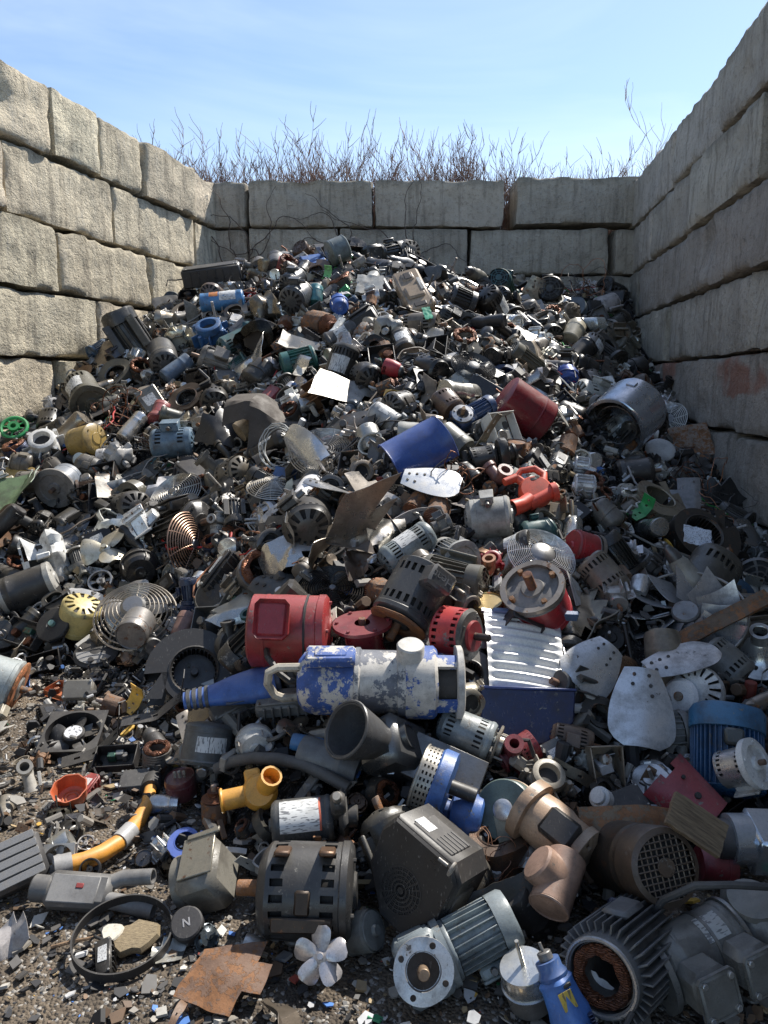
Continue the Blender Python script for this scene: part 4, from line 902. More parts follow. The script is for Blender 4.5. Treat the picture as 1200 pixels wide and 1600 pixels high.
F(genset(), 'generator', 'generator', 'large black plastic generator with a round perforated grille and white sticker', 645, 1372, 90, BLK, (-.55, -.78, .26), -24, 'big black generator', off=.16, size=.6)
F((lambda t: (t.part('ring', MB().ring(.6, .17, 24, 8, RX(PI/2)), 'steel', (.4, .38, .34)), t.part('bolt', MB().cyl(.2, -1.6, -.5, 10, RX(PI/2)), 'steel', (.2, .19, .18)), t)[2])(Thing()), 'eye_bolt', 'bolt', 'pale steel lifting eye bolt beside the big black generator', 706, 1358, 16, SIL, (.1, -.5, .86), 60, None, off=.3, size=1)
def bigslot(L, r):
    th = motor(L, r, vents=2, cover='slots', bell='plain', shaft=0, nz=20); M = RZ(0)
    th.part('bracket', MB().box((r*.98, 0, .0), (r*.12, r*.5, L*.16), .006).box((r*1.02, r*.42, 0), (r*.08, r*.3, L*.6), .004), 'steel', (.045, .03, .022)); 
    for s in (-1, 1): th.part('foot', MB().box((r*.62, -r*.95, s*L*.22), (r*.5, r*.12, L*.16), .005), 'steel', (.12, .06, .03))
    b = MB()
    for s in (-1, 1):
        for i in range(7): b.box((r*.995*math.cos(-.75+.25*i), r*.995*math.sin(-.75+.25*i), s*L*.33), (r*.05, r*.08, L*.13), .002)
    th.part('shaft', MB().cyl(r*.17, -L*.72, -L*.45, 14), 'rust', (.24, .11, .05)); th.part('lug', MB().ring(r*.16, r*.05, 16, 6, T(0, r*1.05, -L*.12)@RX(PI/2)), 'steel', (.3, .28, .25)); return th
A(bigslot, 'electric_motor', 'motor', 'black square-ribbed motor with rows of cooling slots and a rusty mounting plate', 404, 1388, 556, 1392, 66, (.035, .036, .038), 'black slotted motor', up=(0, -.9, .35), off=.9)
def capm(L, r):
    th = motor(L, r, cover='flat', bell='plain', shaft=0); th.part('nameplate', MB().sheet(lambda u, v: (r*1.012*math.cos((u-.5)*1.5+.05), r*1.012*math.sin((u-.5)*1.5+.05), (v-.55)*L*.58), 10, 1, .002), 'sticker', (.7, .7, .67))
    th.part('stripe', MB().sheet(lambda u, v: (r*1.016*math.cos((u-.5)*1.5+.05), r*1.016*math.sin((u-.5)*1.5+.05), (.26+v*.03)*L), 10, 1, .002), 'paint', (.6, .1, .03))
    th.part('pump_head', MB().box((r*.2, 0, L*.62), (r*2.2, r*1.8, L*.14), .015).box((r*1.3, 0, L*.56), (r*1.5, r*.8, L*.22), .012).cyl(r*.5, L*.6, L*.85, 18), 'paint', (.05, .05, .05)); th.part('bolt', MB().cyl(r*.2, 0, r*.35, 10, T(r*2.05, 0, L*.56)@RY(PI/2)), 'steel', (.3, .28, .24)); return th
A(capm, 'electric_motor', 'motor', 'dark motor wearing a big white printed label with a red edge', 421, 1290, 524, 1278, 34, (.05, .055, .058), 'motor with the big white label', up=(0, -.6, .8), off=.8, dz=.03)
def valve():
    th = Thing(); b = MB(); hollow(b, [(-.62, 0, 0), (-.1, 0, 0)], .19, .035); b.lathe([(0, -.24), (.26, -.22), (.33, -.1), (.33, .1), (.26, .22), (0, .24)], 26, T(.1, 0, 0)); hollow(b, [(.22, .05, .1), (.36, .18, .5)], .2, .04); b.cyl(.1, -.5, 0, 14, T(.3, -.15, 0)@RX(PI/2)).box((.0, .3, .0), (.3, .3, .1), .04); b.ring(.2, .03, 20, 6, T(-.6, 0, 0)@RY(PI/2)); th.part('body', b, 'plastic'); return th
F(valve(), 'valve_body', 'valve', 'bright yellow plastic valve body with two open spouts', 398, 1240, 52, (.72, .33, .01), (.1, -.8, .6), 14, 'bright yellow valve', off=.07, size=.62)
# --- foreground row, right
A(gearmotor, 'gear_motor', 'gear motor', 'blue grey finned gear motor with a round pale flange facing the viewer', 800, 1432, 622, 1528, 42, (.19, .235, .25), 'blue grey gear motor', yface=(-.05, -.85, .5), k=.35, off=.9, gcol=(.17, .21, .23), fins=22, group=None)
def statorcase(L, r):
    th = Thing(); b = MB(); b.lathe([(r*.78, -L/2), (r*.92, -L/2), (r*.92, L/2), (r*.6, L/2)], 44)
    b.lathe([(r*.78, -L/2), (r*.78, L*.4)], 44)
    for i in range(34):
        a = TAU*i/34; b.box((r*1.02, 0, .01), (r*.3, r*.05, L*.92), r*.012, RZ(a))
    th.part('body', b, 'paint'); th.part('rim', MB().ring(r*.86, r*.05, 40, 6, None, -L/2), 'alu', (.4, .4, .4))
    s = stator(L*.7, r*.76, .62); th.take(s, T(0, 0, -L*.1)); th.part('terminal_box', MB().box((r*1.16, 0, -.0), (r*.2, r*.7, L*.4), .01), 'paint'); return th
A(statorcase, 'motor_stator', 'motor', 'open finned grey motor case showing copper windings inside', 938, 1528, 1008, 1468, 60, (.12, .125, .13), 'open finned case', up=(-.4, -.2, 1), k=2.2, off=.85)
def grb(L, r):
    th = motor(L*.75, r, cover='flat', bell='plain', shaft=0).xf(T(0, 0, -L*.12)); 
    M = RZ(1.15); bo = MB()
    for z in (-.3, .1):
        for sy in (-1, 1):
            for sz in (-1, 1): bo.cyl(r*.09, 0, r*.14, 8, M@T(r*1.86, sy*r*.46, L*z+sz*L*.11)@RY(PI/2))
    th.part('bolt', bo, 'alu', (.5, .5, .48)); th.part('seam', MB().lathe([(r*1.0, -L*.06), (r*1.04, -L*.055), (r*1.04, -L*.03), (r*1.0, -L*.025)], 36).lathe([(r*1.0, L*.2), (r*1.1, L*.21), (r*1.1, L*.24), (r*1.0, L*.25)], 36), 'alu', (.22, .22, .21)); th.part('nameplate', MB().sheet(lambda u, v: (r*1.01*math.cos((u-.5)*.8+.1), r*1.01*math.sin((u-.5)*.8+.1), (v-.5)*L*.2), 6, 1, .002), 'sticker', (.4, .4, .38))
    for z in (-.3, .1): i = th.part('terminal_box', MB().box((r*1.25, 0, L*z), (r*1.1, r*1.2, L*.3), .02, M).box((r*1.85, 0, L*z), (r*.12, r*1.24, L*.31), .01, M), 'paint')
    th.part('flange', MB().lathe([(r*.7, -L*.52), (r*1.12, -L*.52), (r*1.12, -L*.47), (r*.9, -L*.46)], 36), 'alu', (.3, .3, .29))
    th.part('gearbox', MB().box((0, 0, L*.42), (r*2.1, r*1.9, L*.32), .03).lathe([(r*.7, 0), (r*.7, r*.2), (r*.5, r*.25), (0, r*.25)], 22, T(r*.95, 0, L*.42)@RY(PI/2)), 'paint', (.16, .158, .145))
    th.part('cable', MB().tube([(r*.5, -r*1.2, -L*.3), (r*1.4, -r*.9, -L*.22), (r*2.0, -r*.5, -L*.02), (r*2.1, 0, L*.2), (r*1.6, r*.4, L*.6), (r*1.2, r*.5, L*.9)], r*.11, 8), 'rubber', (.05, .05, .05)); return th
A(grb, 'gear_motor', 'gear motor', 'long grey gear motor with two square junction boxes and a cable', 1022, 1520, 1185, 1440, 50, (.15, .148, .135), 'long grey gear motor', up=(-.1, -.2, 1), off=1.0)
A(motor, 'electric_motor', 'motor', 'rust-brown motor with a dented cover and a round wire mesh grille', 1042, 1356, 935, 1328, 49, (.075, .055, .04), 'rusty mesh-ended motor', up=(0, -.2, 1), k=7, off=.85, dz=.06, cover='mesh', bell='plain', shaft=0, body='steel', cc=(.085, .055, .036))
def plank(L, W, t=.03, mat='wood'):
    th = Thing(); th.part('board', MB().sheet(lambda u, v: ((u-.5)*L+.012*noise.noise(Vector((v*9, 3, u))), (v-.5)*W+.01*noise.noise(Vector((u*7, 1, v))), .006*noise.noise(Vector((u*4, v*4, 0)))), 20, 8, t), mat); return th
F(plank(.5, .3, .05), 'wood_block', 'wood', 'weathered wood block leaning over the rusty mesh-ended motor', 1088, 1288, 46, (.27, .19, .105), (.2, -.72, .66), -38, 'wood block', off=.36, size=.25)
def hood():
    th = Thing(); th.part('sheet', MB().sheet(lambda u, v: ((u-.5), (v-.5)*.36+.08*u, -.45*max(0, u-.62)**1.3-.1*(v-.5)**2), 20, 6, .012), 'rust'); return th
F(hood(), 'metal_hood', 'sheet metal', 'brown bent sheet metal hood above the rusty mesh-ended motor', 985, 1290, 78, (.17, .12, .07), (.0, -.55, .83), -3, None, off=.2, size=.5, sq=.6)
def rchan():
    th = Thing(); th.part('sheet', MB().sheet(lambda u, v: ((u-.5)*.9, .5*math.sin((v-.5)*2.2)*(1-.25*u), .32*math.cos((v-.5)*2.2)), 10, 14, .012, None, lambda i, j: not (i == 0 and 5 < j < 9) and not (i in (4, 5) and j in (3,))), 'paint'); th.part('bolt', MB().cyl(.05, -.02, .03, 10, T(.1, .05, .33)).cyl(.03, -.02, .03, 10, T(-.2, .12, .33)), 'dark', BLK); return th
F(rchan(), 'curved_guard', 'metal guard', 'dark red curved metal guard with bolt holes leaning behind the wood block', 1070, 1248, 52, (.27, .03, .045), (-.1, -.7, .7), -52, 'dark red guard', off=.12, size=.5)
A(can, 'canister', 'canister', 'dark red canister with a ribbed black end beneath the wood block', 1092, 1348, 1145, 1352, 29, DRED, None, mat='paint', off=.7)
def bandcan(L, r):
    th = Thing(); th.part('body', MB().cyl(r*.8, -L*.5, L*.5, 30), 'steel', (.12, .12, .125)); th.part('band', MB().lathe([(r*.8, -L*.3), (r, -L*.3), (r, -L*.02), (r*.8, -L*.02)], 36).box((0, r*.1, L*.2), (r*1.9, r*1.9, L*.5), .01), 'bright', (.55, .6, .66)); return th
A(bandcan, 'canister', 'canister', 'galvanised banded canister at the heap edge above the long grey gear motor', 1115, 1310, 1225, 1312, 36, SIL, 'galvanised banded canister', up=(0, -.3, 1), off=.8, dz=.06)
def bluebig(L, r):
    th = Thing(); b = MB().lathe([(r*.85, -L*.5), (r*.85, L*.2)], 44)
    for i in range(40): b.box((r*.91, 0, -L*.15), (r*.16, r*.045, L*.7), .002, RZ(TAU*i/40))
    th.part('body', b, 'paint', (.015, .075, .18)); th.part('fan_cover', MB().lathe([(r*.9, L*.18), (r*1.03, L*.19), (r*1.04, L*.42), (r*.96, L*.48), (r*.6, L*.5), (0, L*.5)], 44), 'paint', (.02, .13, .27)); th.part('end_bell', MB().lathe([(r*.9, -L*.5), (r*.95, -L*.52), (r*.5, -L*.6), (0, -L*.6)], 36), 'paint'); th.part('terminal_box', MB().box((r*1.05, 0, L*.05), (r*.3, r*.5, L*.2), .008), 'paint', (.05, .06, .06)); return th
A(bluebig, 'electric_motor', 'motor', 'tall blue motor standing on end with fine fins and a rust-spotted cap', 1136, 1232, 1136, 1106, 51, (.02, .1, .22), 'tall blue motor', up=(-.3, -1, 0), k=.4, off=.9, dz=.03)
A(motor, 'small_motor', 'motor', 'small silver motor with pale end plates lying against the tall blue motor', 1124, 1204, 1186, 1192, 27, (.5, .5, .5), None, k=-4, off=3.2, vents=1, cover='slots', bell='flange', cc=(.5, .5, .48), bc=(.62, .62, .6), body='alu', shaft=.15, feet=1)
A(motor, 'electric_motor', 'motor', 'pale grey round-nosed motor with a wire mesh end beside the large fan blade', 962, 1147, 1078, 1142, 30, (.19, .19, .185), None, k=0, up=(0, -.3, 1), off=.5, cover='mesh', bell='plain', shaft=0, fins=18)
def bl(u, v, s, nrm, ang, lab, land=None, col=(.6, .62, .64), L=.34, W=.25, tw=.12, cup=.16, off=.12, hol=3, mat='bright'):
    F(blade(L, W, tw, cup, mat, hol), 'loose_blade', 'fan blade', lab, u, v, s, col, nrm, ang, land, off=off, size=L/2, sq=.5, group='loose fan blades')
bl(1002, 1108, 64, (-.15, -.72, .68), 168, 'large pale aluminium fan blade with a rounded tip beside the tall blue motor', 'large pale fan blade', W=.27, off=.14, mat='alu')
bl(926, 1042, 50, (.1, -.7, .7), 128, 'pale aluminium fan blade with rivet holes just below the shiny ribbed panel', 'riveted fan blade', W=.3, off=.14, mat='alu')
bl(1066, 1030, 58, (-.1, -.6, .8), 285, 'grey twisted fan blade pointing up at the white vented end bell', None, (.42, .41, .4), W=.2, tw=.5, off=.16, mat='alu')
F((lambda t: (t.part('shell', MB().lathe([(0, .3), (.2, .3), (.5, .26), (.9, .1), (1, -.1), (1, -.5), (.96, -.5)], 48, None, lambda i, k: k == 2 and i % 3 == 0, t=.03), 'paint', WHT), t.part('lid', MB().lathe([(0, .36), (.6, .34), (.72, .22), (.5, .24), (0, .24)], 36, T(-.55, -.15, .1)@RY(-.3)), 'paint', (.6, .6, .6)), t.part('boss', MB().cyl(.18, .3, .45, 16, T(-.55, -.15, .1)@RY(-.3)), 'rust', (.2, .16, .12)), t)[3])(Thing()), 'end_bell', 'motor part', 'white end bell with a ring of vents under the twisted fan blade', 1088, 1078, 40, WHT, (-.5, -.72, .5), 10, 'white vented end bell', off=.1, size=1)
def vane():
    th = Thing(); th.part('rim', MB().ring(.5, .012, 48, 6), 'steel', (.3, .29, .27)); th.part('hub', MB().cyl(.12, -.08, .08, 24), 'steel', (.2, .2, .2))
    for i in range(12): th.part('vane', MB().sheet(lambda u, v: (.12+u*.36, (v-.5)*.2+.1*u, (v-.5)*.2-.05*math.sin(u*PI)), 8, 5, .006, RZ(TAU*i/12)), 'alu', (.55, .56, .58))
    return th
F(vane(), 'vane_rotor', 'fan wheel', 'big fan wheel with broad grey vanes half buried beside the brown plank', 1072, 962, 88, (.55, .55, .57), (-.35, -.5, .8), 0, 'big vaned fan wheel', off=.1, size=.5)
F(plank(.7, .11, .02, 'rust'), 'plank', 'plank', 'rusty brown plank slanting up towards the shaded wall', 1128, 968, 84, (.12, .08, .05), (-.3, -.6, .74), 27, 'rusty brown plank', off=.2, size=.35, sq=.3)
F((lambda t: (t.part('dish', MB().lathe([(.25, .35), (.3, .3), (.42, .05), (.7, -.15), (1, -.22), (1.02, -.25)], 44), 'bright'), t.part('neck', MB().lathe([(.25, .35), (.24, .7), (.3, .75), (.3, .8), (.2, .8)], 30), 'bright'), t)[2])(Thing()), 'metal_dish', 'metal dish', 'shiny spun metal dish with a raised neck below the rusty plank', 1185, 1012, 52, SIL, (-.25, -.5, .83), 0, 'spun metal dish', off=.1, size=1)
A(motor, 'electric_motor', 'motor', 'shaded grey motor with slot groups between the twisted blade and the metal dish', 1098, 1012, 1160, 1066, 34, (.13, .13, .12), None, off=.5, vents=1, cover='slots', shaft=0)
# brown pump, disc, bits round it
def tanpump(L, r):
    th = Thing(); a = -L/2; th.part('flange', MB().lathe([(r*.5, a-.02), (r*1.22, a-.02), (r*1.24, a), (r*1.22, a+.016), (r*.95, a+.02)], 40), 'paint'); th.part('body', MB().lathe([(r*.95, a+.02), (r, a+.06), (r, 0), (r*.9, L*.15), (r*.88, L*.45), (r*.8, L*.5), (0, L*.5)], 36), 'paint', (.4, .26, .16))
    th.part('terminal_box', MB().box((r*.8, 0, L*.1), (r*.7, r*1.1, L*.52), .01, RZ(.1)), 'gloss', (.02, .02, .022)); th.part('end_bell', MB().lathe([(r*.93, L*.36), (r*.97, L*.37), (r*.97, L*.5), (r*.6, L*.56), (0, L*.56)], 36, None, lambda i, k: k == 2 and i % 6 > 3, t=.01), 'paint', (.34, .24, .16)); return th
A(tanpump, 'pump', 'pump', 'light brown pump with a wide flange and a black box on its side', 828, 1266, 914, 1336, 39, (.36, .23, .14), 'light brown pump', up=(.25, -.85, .45), k=.9, off=.9, dz=.07)
A(elbow_ := (lambda L, r: (lambda t: (t.part('pipe', MB().cyl(r, -L*.2, L*.5, 26).cyl(r*1.02, -r*1.5, r*1.5, 26, T(0, 0, -L*.25)@RX(PI/2)), 'paint'), t.part('rim', MB().ring(r*.96, r*.08, 26, 6, T(0, -r*1.45, -L*.25)@RX(PI/2)), 'paint'), t)[2])(Thing())), 'pipe_tee', 'pipe', 'pinkish brown pipe tee hanging under the light brown pump', 884, 1388, 838, 1346, 28, (.33, .2, .14), None, up=(.5, -.6, .5), k=0, off=1, dz=.13)
F((lambda t: (t.part('case', MB().lathe([(0, -.5), (1, -.5), (1.04, -.45), (1.04, .3), (1, .35), (.55, .38), (0, .38)], 40), 'paint', (.09, .14, .13)), t.part('rim', MB().ring(1.02, .06, 40, 6, None, -.45), 'steel', (.3, .22, .14)), t.part('hub', MB().lathe([(0, .5), (.3, .5), (.36, .46), (.36, .38)], 28), 'alu', (.6, .6, .6)), t.part('arm', MB().prism([(-.42, -.1), (.42, -.1), (.5, -1.0), (-.5, -1.0)], .3, .42, T(0, 0, 0), .03), 'paint', (.23, .24, .18)), t)[4])(Thing()), 'pulley_housing', 'machine part', 'green drum housing with a round silver hub beside the light brown pump', 792, 1266, 44, (.1, .16, .14), (-.45, -.72, .5), 15, 'green drum housing', off=.1, size=1)
A(pump, 'pump', 'pump', 'dark red pump body with a round brass port under the dark blue case', 838, 1160, 786, 1192, 24, DRED, None, up=(.3, -.4, .8), off=.8, k=.5, pcol=(.2, .02, .03))
F(casting(.16, 9, 'paint'), 'cast_housing', 'machine part', 'dusty beige cast lump between the green drum housing and the dark blue case', 852, 1222, 38, (.33, .29, .22), (.1, -.5, .85), 40, None, off=.07, size=.1)
F(control(.22, .16, .1, 2), 'plastic_case', 'plastic case', 'black plastic case with a white slanted cap near the light brown pump', 978, 1258, 36, (.022, .022, .026), (0, -.5, .85), 30, 'black case with white cap', off=.06, size=.13)
F((lambda t: (t.part('cap', MB().cyl(.5, -.3, .3, 22).cyl(.35, .25, .5, 18), 'plastic'), t)[1])(Thing()), 'bottle_cap', 'cap', 'white ribbed plastic cap stuck on the black plastic case', 940, 1248, 17, WHT, (-.6, -.5, .6), 20, None, off=.12, size=.5)
A(can, 'motor_can', 'motor', 'black cylinder with a flat round end facing down beside the blue drill', 800, 1392, 848, 1448, 27, (.03, .03, .032), 'black cylinder', mat='plastic', top=0, k=-.5, off=.8)
F(plank(.4, .16, .012, 'steel'), 'metal_plate', 'metal plate', 'black sheet metal bracket standing behind the blue grey gear motor', 782, 1405, 58, (.035, .033, .03), (-.2, -.8, .5), 22, None, off=.1, size=.2, sq=.4)
A(lambda L, r: (lambda t: (t.part('shell', MB().lathe([(0, -L*.5), (r*.5, -L*.5), (r*.93, -L*.36), (r, -L*.1), (r, 0), (r*1.06, .002), (r*1.06, L*.04)], 36), 'paint', (.11, .105, .1)), t.part('end_cap', MB().lathe([(r*1.06, L*.04), (r*1.07, L*.06), (r, L*.07), (r, L*.38), (r*.96, L*.42), (r*.3, L*.44), (0, L*.44)], 36), 'bright', (.5, .52, .52)), t.part('shaft', MB().cyl(r*.09, -L*.95, -L*.5, 10).cyl(r*.09, L*.4, L*1.0, 10), 'bright', (.6, .55, .45)), t)[3])(Thing()), 'fan_motor', 'motor', 'squat silver-topped fan motor with a thin shaft beside the blue drill', 832, 1570, 816, 1504, 38, MID, 'squat silver-topped motor', up=(0, -1, 0), k=-.3, off=.9)
def rtool(L, r):
    th = Thing(); bx = lambda a, z: 1+.09*math.cos(4*a)
    th.part('body', MB().lathe([(0, -L*.5), (r*.8, -L*.5), (r*1.05, -L*.46), (r*1.1, -L*.2), (r*.98, -L*.1), (r*.9, L*.1), (r*.95, L*.16), (r*.8, L*.2), (0, L*.2)], 28, rf=bx), 'plastic')
    th.part('neck', MB().lathe([(r*.82, L*.2), (r*.86, L*.24), (r*.7, L*.3), (r*.72, L*.4), (0, L*.4)], 24), 'plastic', (.03, .1, .3)); th.part('chuck', MB().cyl(r*.42, L*.4, L*.5, 16).cyl(r*.1, L*.5, L*.6, 8), 'steel', (.2, .2, .2))
    v = MB()
    for s in (-1, 1):
        for i in range(5): v.box((r*.55, s*r*.85, -L*.4+i*L*.035), (r*.9, r*.3, L*.014), r*.03)
    for i in range(4): v.box((r*1.02, 0, -L*.42+i*L*.035), (r*.16, r*.9, L*.014), r*.03)
    th.part('vent', v, 'plastic', (.01, .03, .1)); th.part('nameplate', MB().box((r*.98, 0, -L*.02), (r*.06, r*.8, L*.2), r*.02), 'sticker', (.5, .36, .03)); th.part('switch', MB().box((r*.9, r*.3, L*.12), (r*.2, r*.5, L*.05), r*.05), 'plastic', BLK)  # vent bars are darker than the body to paint in slot shade
    th.part('cable', MB().tube([(0, 0, -L*.5), (r*.3, r*.2, -L*.58), (r*1.2, r*1.6, -L*.6), (r*1.0, r*3, -L*.45)], r*.17, 8), 'rubber', BLK); return th
A(rtool, 'power_tool', 'power tool', 'bright blue power tool with a yellow and black plate lying among the motors', 908, 1625, 848, 1486, 27, (.025, .15, .5), 'bright blue power tool', up=(.1, -.85, .5), k=.3, off=1.0, dz=.06)
F(plank(.2, .16, .004, 'paint'), 'card', 'card', 'torn white card propped against the open finned case', 918, 1556, 34, (.6, .58, .54), (-.2, -.75, .6), 60, None, off=.05, size=.1)
A(motor, 'electric_motor', 'motor', 'small dull grey motor tucked under the big black generator', 590, 1452, 545, 1460, 30, (.15, .16, .155), None, up=(0, -.4, 1), k=-3, off=.6, cover='flat', bell='plain', shaft=.2)
F(fan(.16, 5, .5, .26, .8, 'alu'), 'fan', 'fan', 'small silver five-bladed fan lying in front of the black slotted motor', 501, 1494, 43, (.56, .53, .53), (-.05, -.8, .6), 75, 'silver five-bladed fan', off=.07, size=.16)
F(scrap_sheet(.36, .3, 5, .05, .006, 'rust', -.1), 'rusty_sheet', 'sheet metal', 'rusty brown embossed sheet lying torn on the ground', 356, 1522, 62, (.17, .09, .055), (0, -.3, .95), -8, 'torn rusty sheet', off=.055, size=.18)
# foreground left
def hose():
    th = Thing(); pts = [(235, 1233), (231, 1256), (216, 1283), (201, 1301), (185, 1317), (160, 1333), (133, 1345), (112, 1350)]
    P = [hit(u, v, .035) for u, v in pts]; c = P[4].copy(); P = [p-c for p in P]; d = pix(c)[2]; r = 13*d/FPX
    th.part('hose', MB().tube(P, [r*.82, r*.85, r*.95, r, r, r, r, r], 14), 'plastic', (.72, .3, .01)); b = MB(); hollow(b, [P[-1], P[-1]+(P[-1]-P[-2])*1.3], r*1.3, r*.16, 18); th.part('cuff', b, 'plastic', (.3, .3, .3)); e = MB(); e.tube([P[3]-(P[4]-P[3])*.3, P[3]+(P[4]-P[3])*.9], r*1.15, 14); th.part('cuff', e, 'plastic', (.36, .36, .36)); t = MB(); t.tube([P[0], P[0]+(P[0]-P[1])*.9], r*1.3, 14); th.part('cuff', t, 'rubber', BLK)
    return th, T(*c), (P[0]+c, P[-1]+c, r*2)
_t, _m, _c = hose(); fin(_t, 'hose', _m, YEL, 'curved amber yellow hose with grey cuffs lying on the dirt', 'hose', None, 'amber yellow hose', _c)
for _a, _b in (((235, 1233), (216, 1283)), ((216, 1283), (185, 1317)), ((185, 1317), (112, 1350))): note(hit(*_a, .035), hit(*_b, .035), .05, None)
F((lambda t: (t.part('cup', MB().lathe([(0, -.55), (.7, -.55), (.86, -.4), (1, .5), (.93, .5), (.78, -.3), (.62, -.4), (0, -.4)], 36, None, rf=lambda a, z: 1+.035*math.cos(9*a)*(1 if z > 0 else 0)), 'plastic'), t.part('rib', MB().ring(.5, .04, 28, 6, None, -.38).ring(.3, .04, 24, 6, None, -.38), 'plastic', (.4, .1, .02)), t)[2])(Thing()), 'plastic_cup', 'plastic cup', 'orange scalloped plastic cup on the bare dirt', 110, 1240, 27, (.55, .1, .02), (.05, -.35, .93), 0, 'orange plastic cup', off=.05, size=1)
A(rotor, 'motor_armature', 'motor part', 'brown laminated armature standing beside the bright yellow valve', 338, 1300, 334, 1228, 21, (.16, .09, .055), None, up=(0, -1, 0), k=-.2, off=.8)
def dusty(L, r):
    th = Thing(); th.part('case', MB().box((0, 0, 0), (r*1.9, r*2, L), r*.3).cyl(r*.95, -L*.62, -L*.4, 24), 'paint'); th.part('bracket', MB().box((r*1.05, -r*.1, L*.1), (.008, r*1.6, L*.8), .002).box((r*1.1, -r*.9, L*.2), (r*.1, r*.2, L*.8), .002), 'steel', (.27, .25, .2)); th.part('bore_shade', MB().cyl(r*.55, -L*.66, -L*.6, 20), 'dark', BLK); return th  # black end disc paints the shade of an open bore
A(dusty, 'gear_case', 'gear box', 'dusty grey cast gear case with a slotted bracket on top', 292, 1378, 356, 1358, 42, (.17, .16, .135), 'dusty gear case', up=(.1, -.35, .9), k=-.6, off=.9)
A(lambda L, r: (lambda t: (t.part('disc', MB().cyl(r, -L*.12, L*.12, 30).cyl(r*.6, -L*.2, -L*.1, 24), 'rubber'), t)[1])(Thing()), 'flat_pulley', 'pulley', 'flat black disc leaning against the dusty gear case', 284, 1388, 312, 1384, 34, BLK, None, k=0, off=.4)
A(can, 'capacitor', 'capacitor', 'small silver capacitor leaning behind the torn rusty sheet', 378, 1478, 408, 1490, 20, (.5, .5, .48), None, off=.7, k=.2)
def wand(L, r):
    th = Thing(); th.part('head', MB().box((0, 0, -L*.12), (r*1.3, r*2.2, L*.62), r*.35).cyl(r*.8, -L*.56, -L*.38, 22), 'plastic', (.11, .11, .11)); th.part('lid', MB().box((r*.66, r*.1, -L*.15), (r*.1, r*1.7, L*.45), r*.05), 'plastic', (.2, .2, .2))
    b = MB(); hollow(b, [(0, r*.4, L*.15), (0, r*.5, L*.3), (r*.1, r*.9, L*.62)], r*.52, r*.1, 16); hollow(b, [(0, -r*.5, L*.1), (0, -r*1.0, L*.25), (r*.3, -r*1.1, L*.55)], r*.5, r*.1, 16); th.part('tube', b, 'plastic', (.17, .17, .17)); th.part('button', MB().box((r*.72, -r*.1, -L*.1), (r*.1, r*.3, L*.07), r*.03), 'plastic', (.3, .02, .02)); return th
A(wand, 'vacuum_head', 'vacuum part', 'dark grey forked vacuum cleaner head on the dirt', 62, 1388, 226, 1400, 24, (.13, .13, .13), 'forked vacuum head', up=(0, -.55, .85), off=.8, k=0)
F((lambda t: (t.part('hoop', MB().lathe([(.965, -.1), (1, -.1), (1.0, .1), (.965, .1), (.965, -.1)], 56), 'rubber'), t)[1])(Thing()), 'rubber_hoop', 'hoop', 'wide black rubber hoop lying flat around crumbled debris', 192, 1462, 76, BLK, (.03, -.12, 1), 0, 'black rubber hoop', off=.03, size=1, sq=.1)
F((lambda t: (t.part('stone', MB().lathe([(0, -.2), (.9, -.2), (1, 0), (.9, .25), (0, .3)], 12, None, rf=lambda a, z: 1+.2*math.sin(a*2+1)+.1*math.sin(a*5)), 'wood'), t)[1])(Thing()), 'foam_chunk', 'foam', 'crumbled beige foam chunk inside the black rubber hoop', 212, 1466, 32, (.45, .34, .18), (0, -.25, 1), 10, None, off=.02, size=1)
F((lambda t: (t.part('stone', MB().lathe([(0, -.1), (.9, -.1), (1, 0), (.9, .15), (0, .16)], 14, None, rf=lambda a, z: 1+.12*math.sin(a*3)), 'paint'), t)[1])(Thing()), 'foam_disc', 'foam', 'small round off-white disc inside the black rubber hoop', 175, 1457, 17, (.6, .56, .46), (0, -.2, 1), 0, None, off=.03, size=1)
A(lambda L, r: (lambda t: (t.part('stick', MB().tube([(0, 0, -L/2), (r*.6, 0, -L*.1), (0, 0, L*.2), (0, 0, L/2)], [r, r*.9, r*.8, r*.6], 7), 'wood'), t)[1])(Thing()), 'stick', 'stick', 'thin brown stick poking into the black rubber hoop', 80, 1480, 160, 1461, 3, (.3, .18, .09), None, off=1)
def lidcap():
    th = Thing(); th.part('cap', MB().lathe([(0, -.5), (.95, -.5), (1, -.4), (1, .35), (.9, .45), (0, .46)], 40), 'rubber'); b = MB(); b.box((-.18, 0, .47), (.09, .5, .03), .01, RZ(.3)).box((.18, 0, .47), (.09, .5, .03), .01, RZ(.3)).box((0, 0, .47), (.09, .55, .03), .01, RZ(.95)); th.part('lettering', b, 'plastic', (.3, .3, .32)); return th
F(lidcap(), 'round_cap', 'cap', 'round black cap marked with a letter N on the dirt', 293, 1445, 25, (.03, .03, .035), (0, -.55, .83), 0, 'round black cap', off=.04, size=1)
def ridged():
    th = Thing(); b = MB().box((0, 0, -.1), (1, .8, .4), .1)
    th.part('case', b, 'plastic', (.06, .06, .062)); q = MB()
    for i in range(5): q.box((-.02, -.3+.15*i, .115), (.9, .125, .035), .008)
    th.part('cover', q, 'sticker', (.2, .2, .2)); return th
F(ridged(), 'ribbed_case', 'plastic case', 'grey ribbed plastic case with pale printed slats at the dirt edge', 18, 1350, 48, (.1, .1, .1), (.3, -.6, .74), 35, 'pale ribbed case', off=.08, size=.5)
F(frame_fan(), 'cooling_fan', 'fan', 'small grey square fan grille lying behind the yellow hose cuff', 92, 1345, 24, (.3, .3, .29), (.05, -.75, .65), 5, None, off=.04, size=.07)
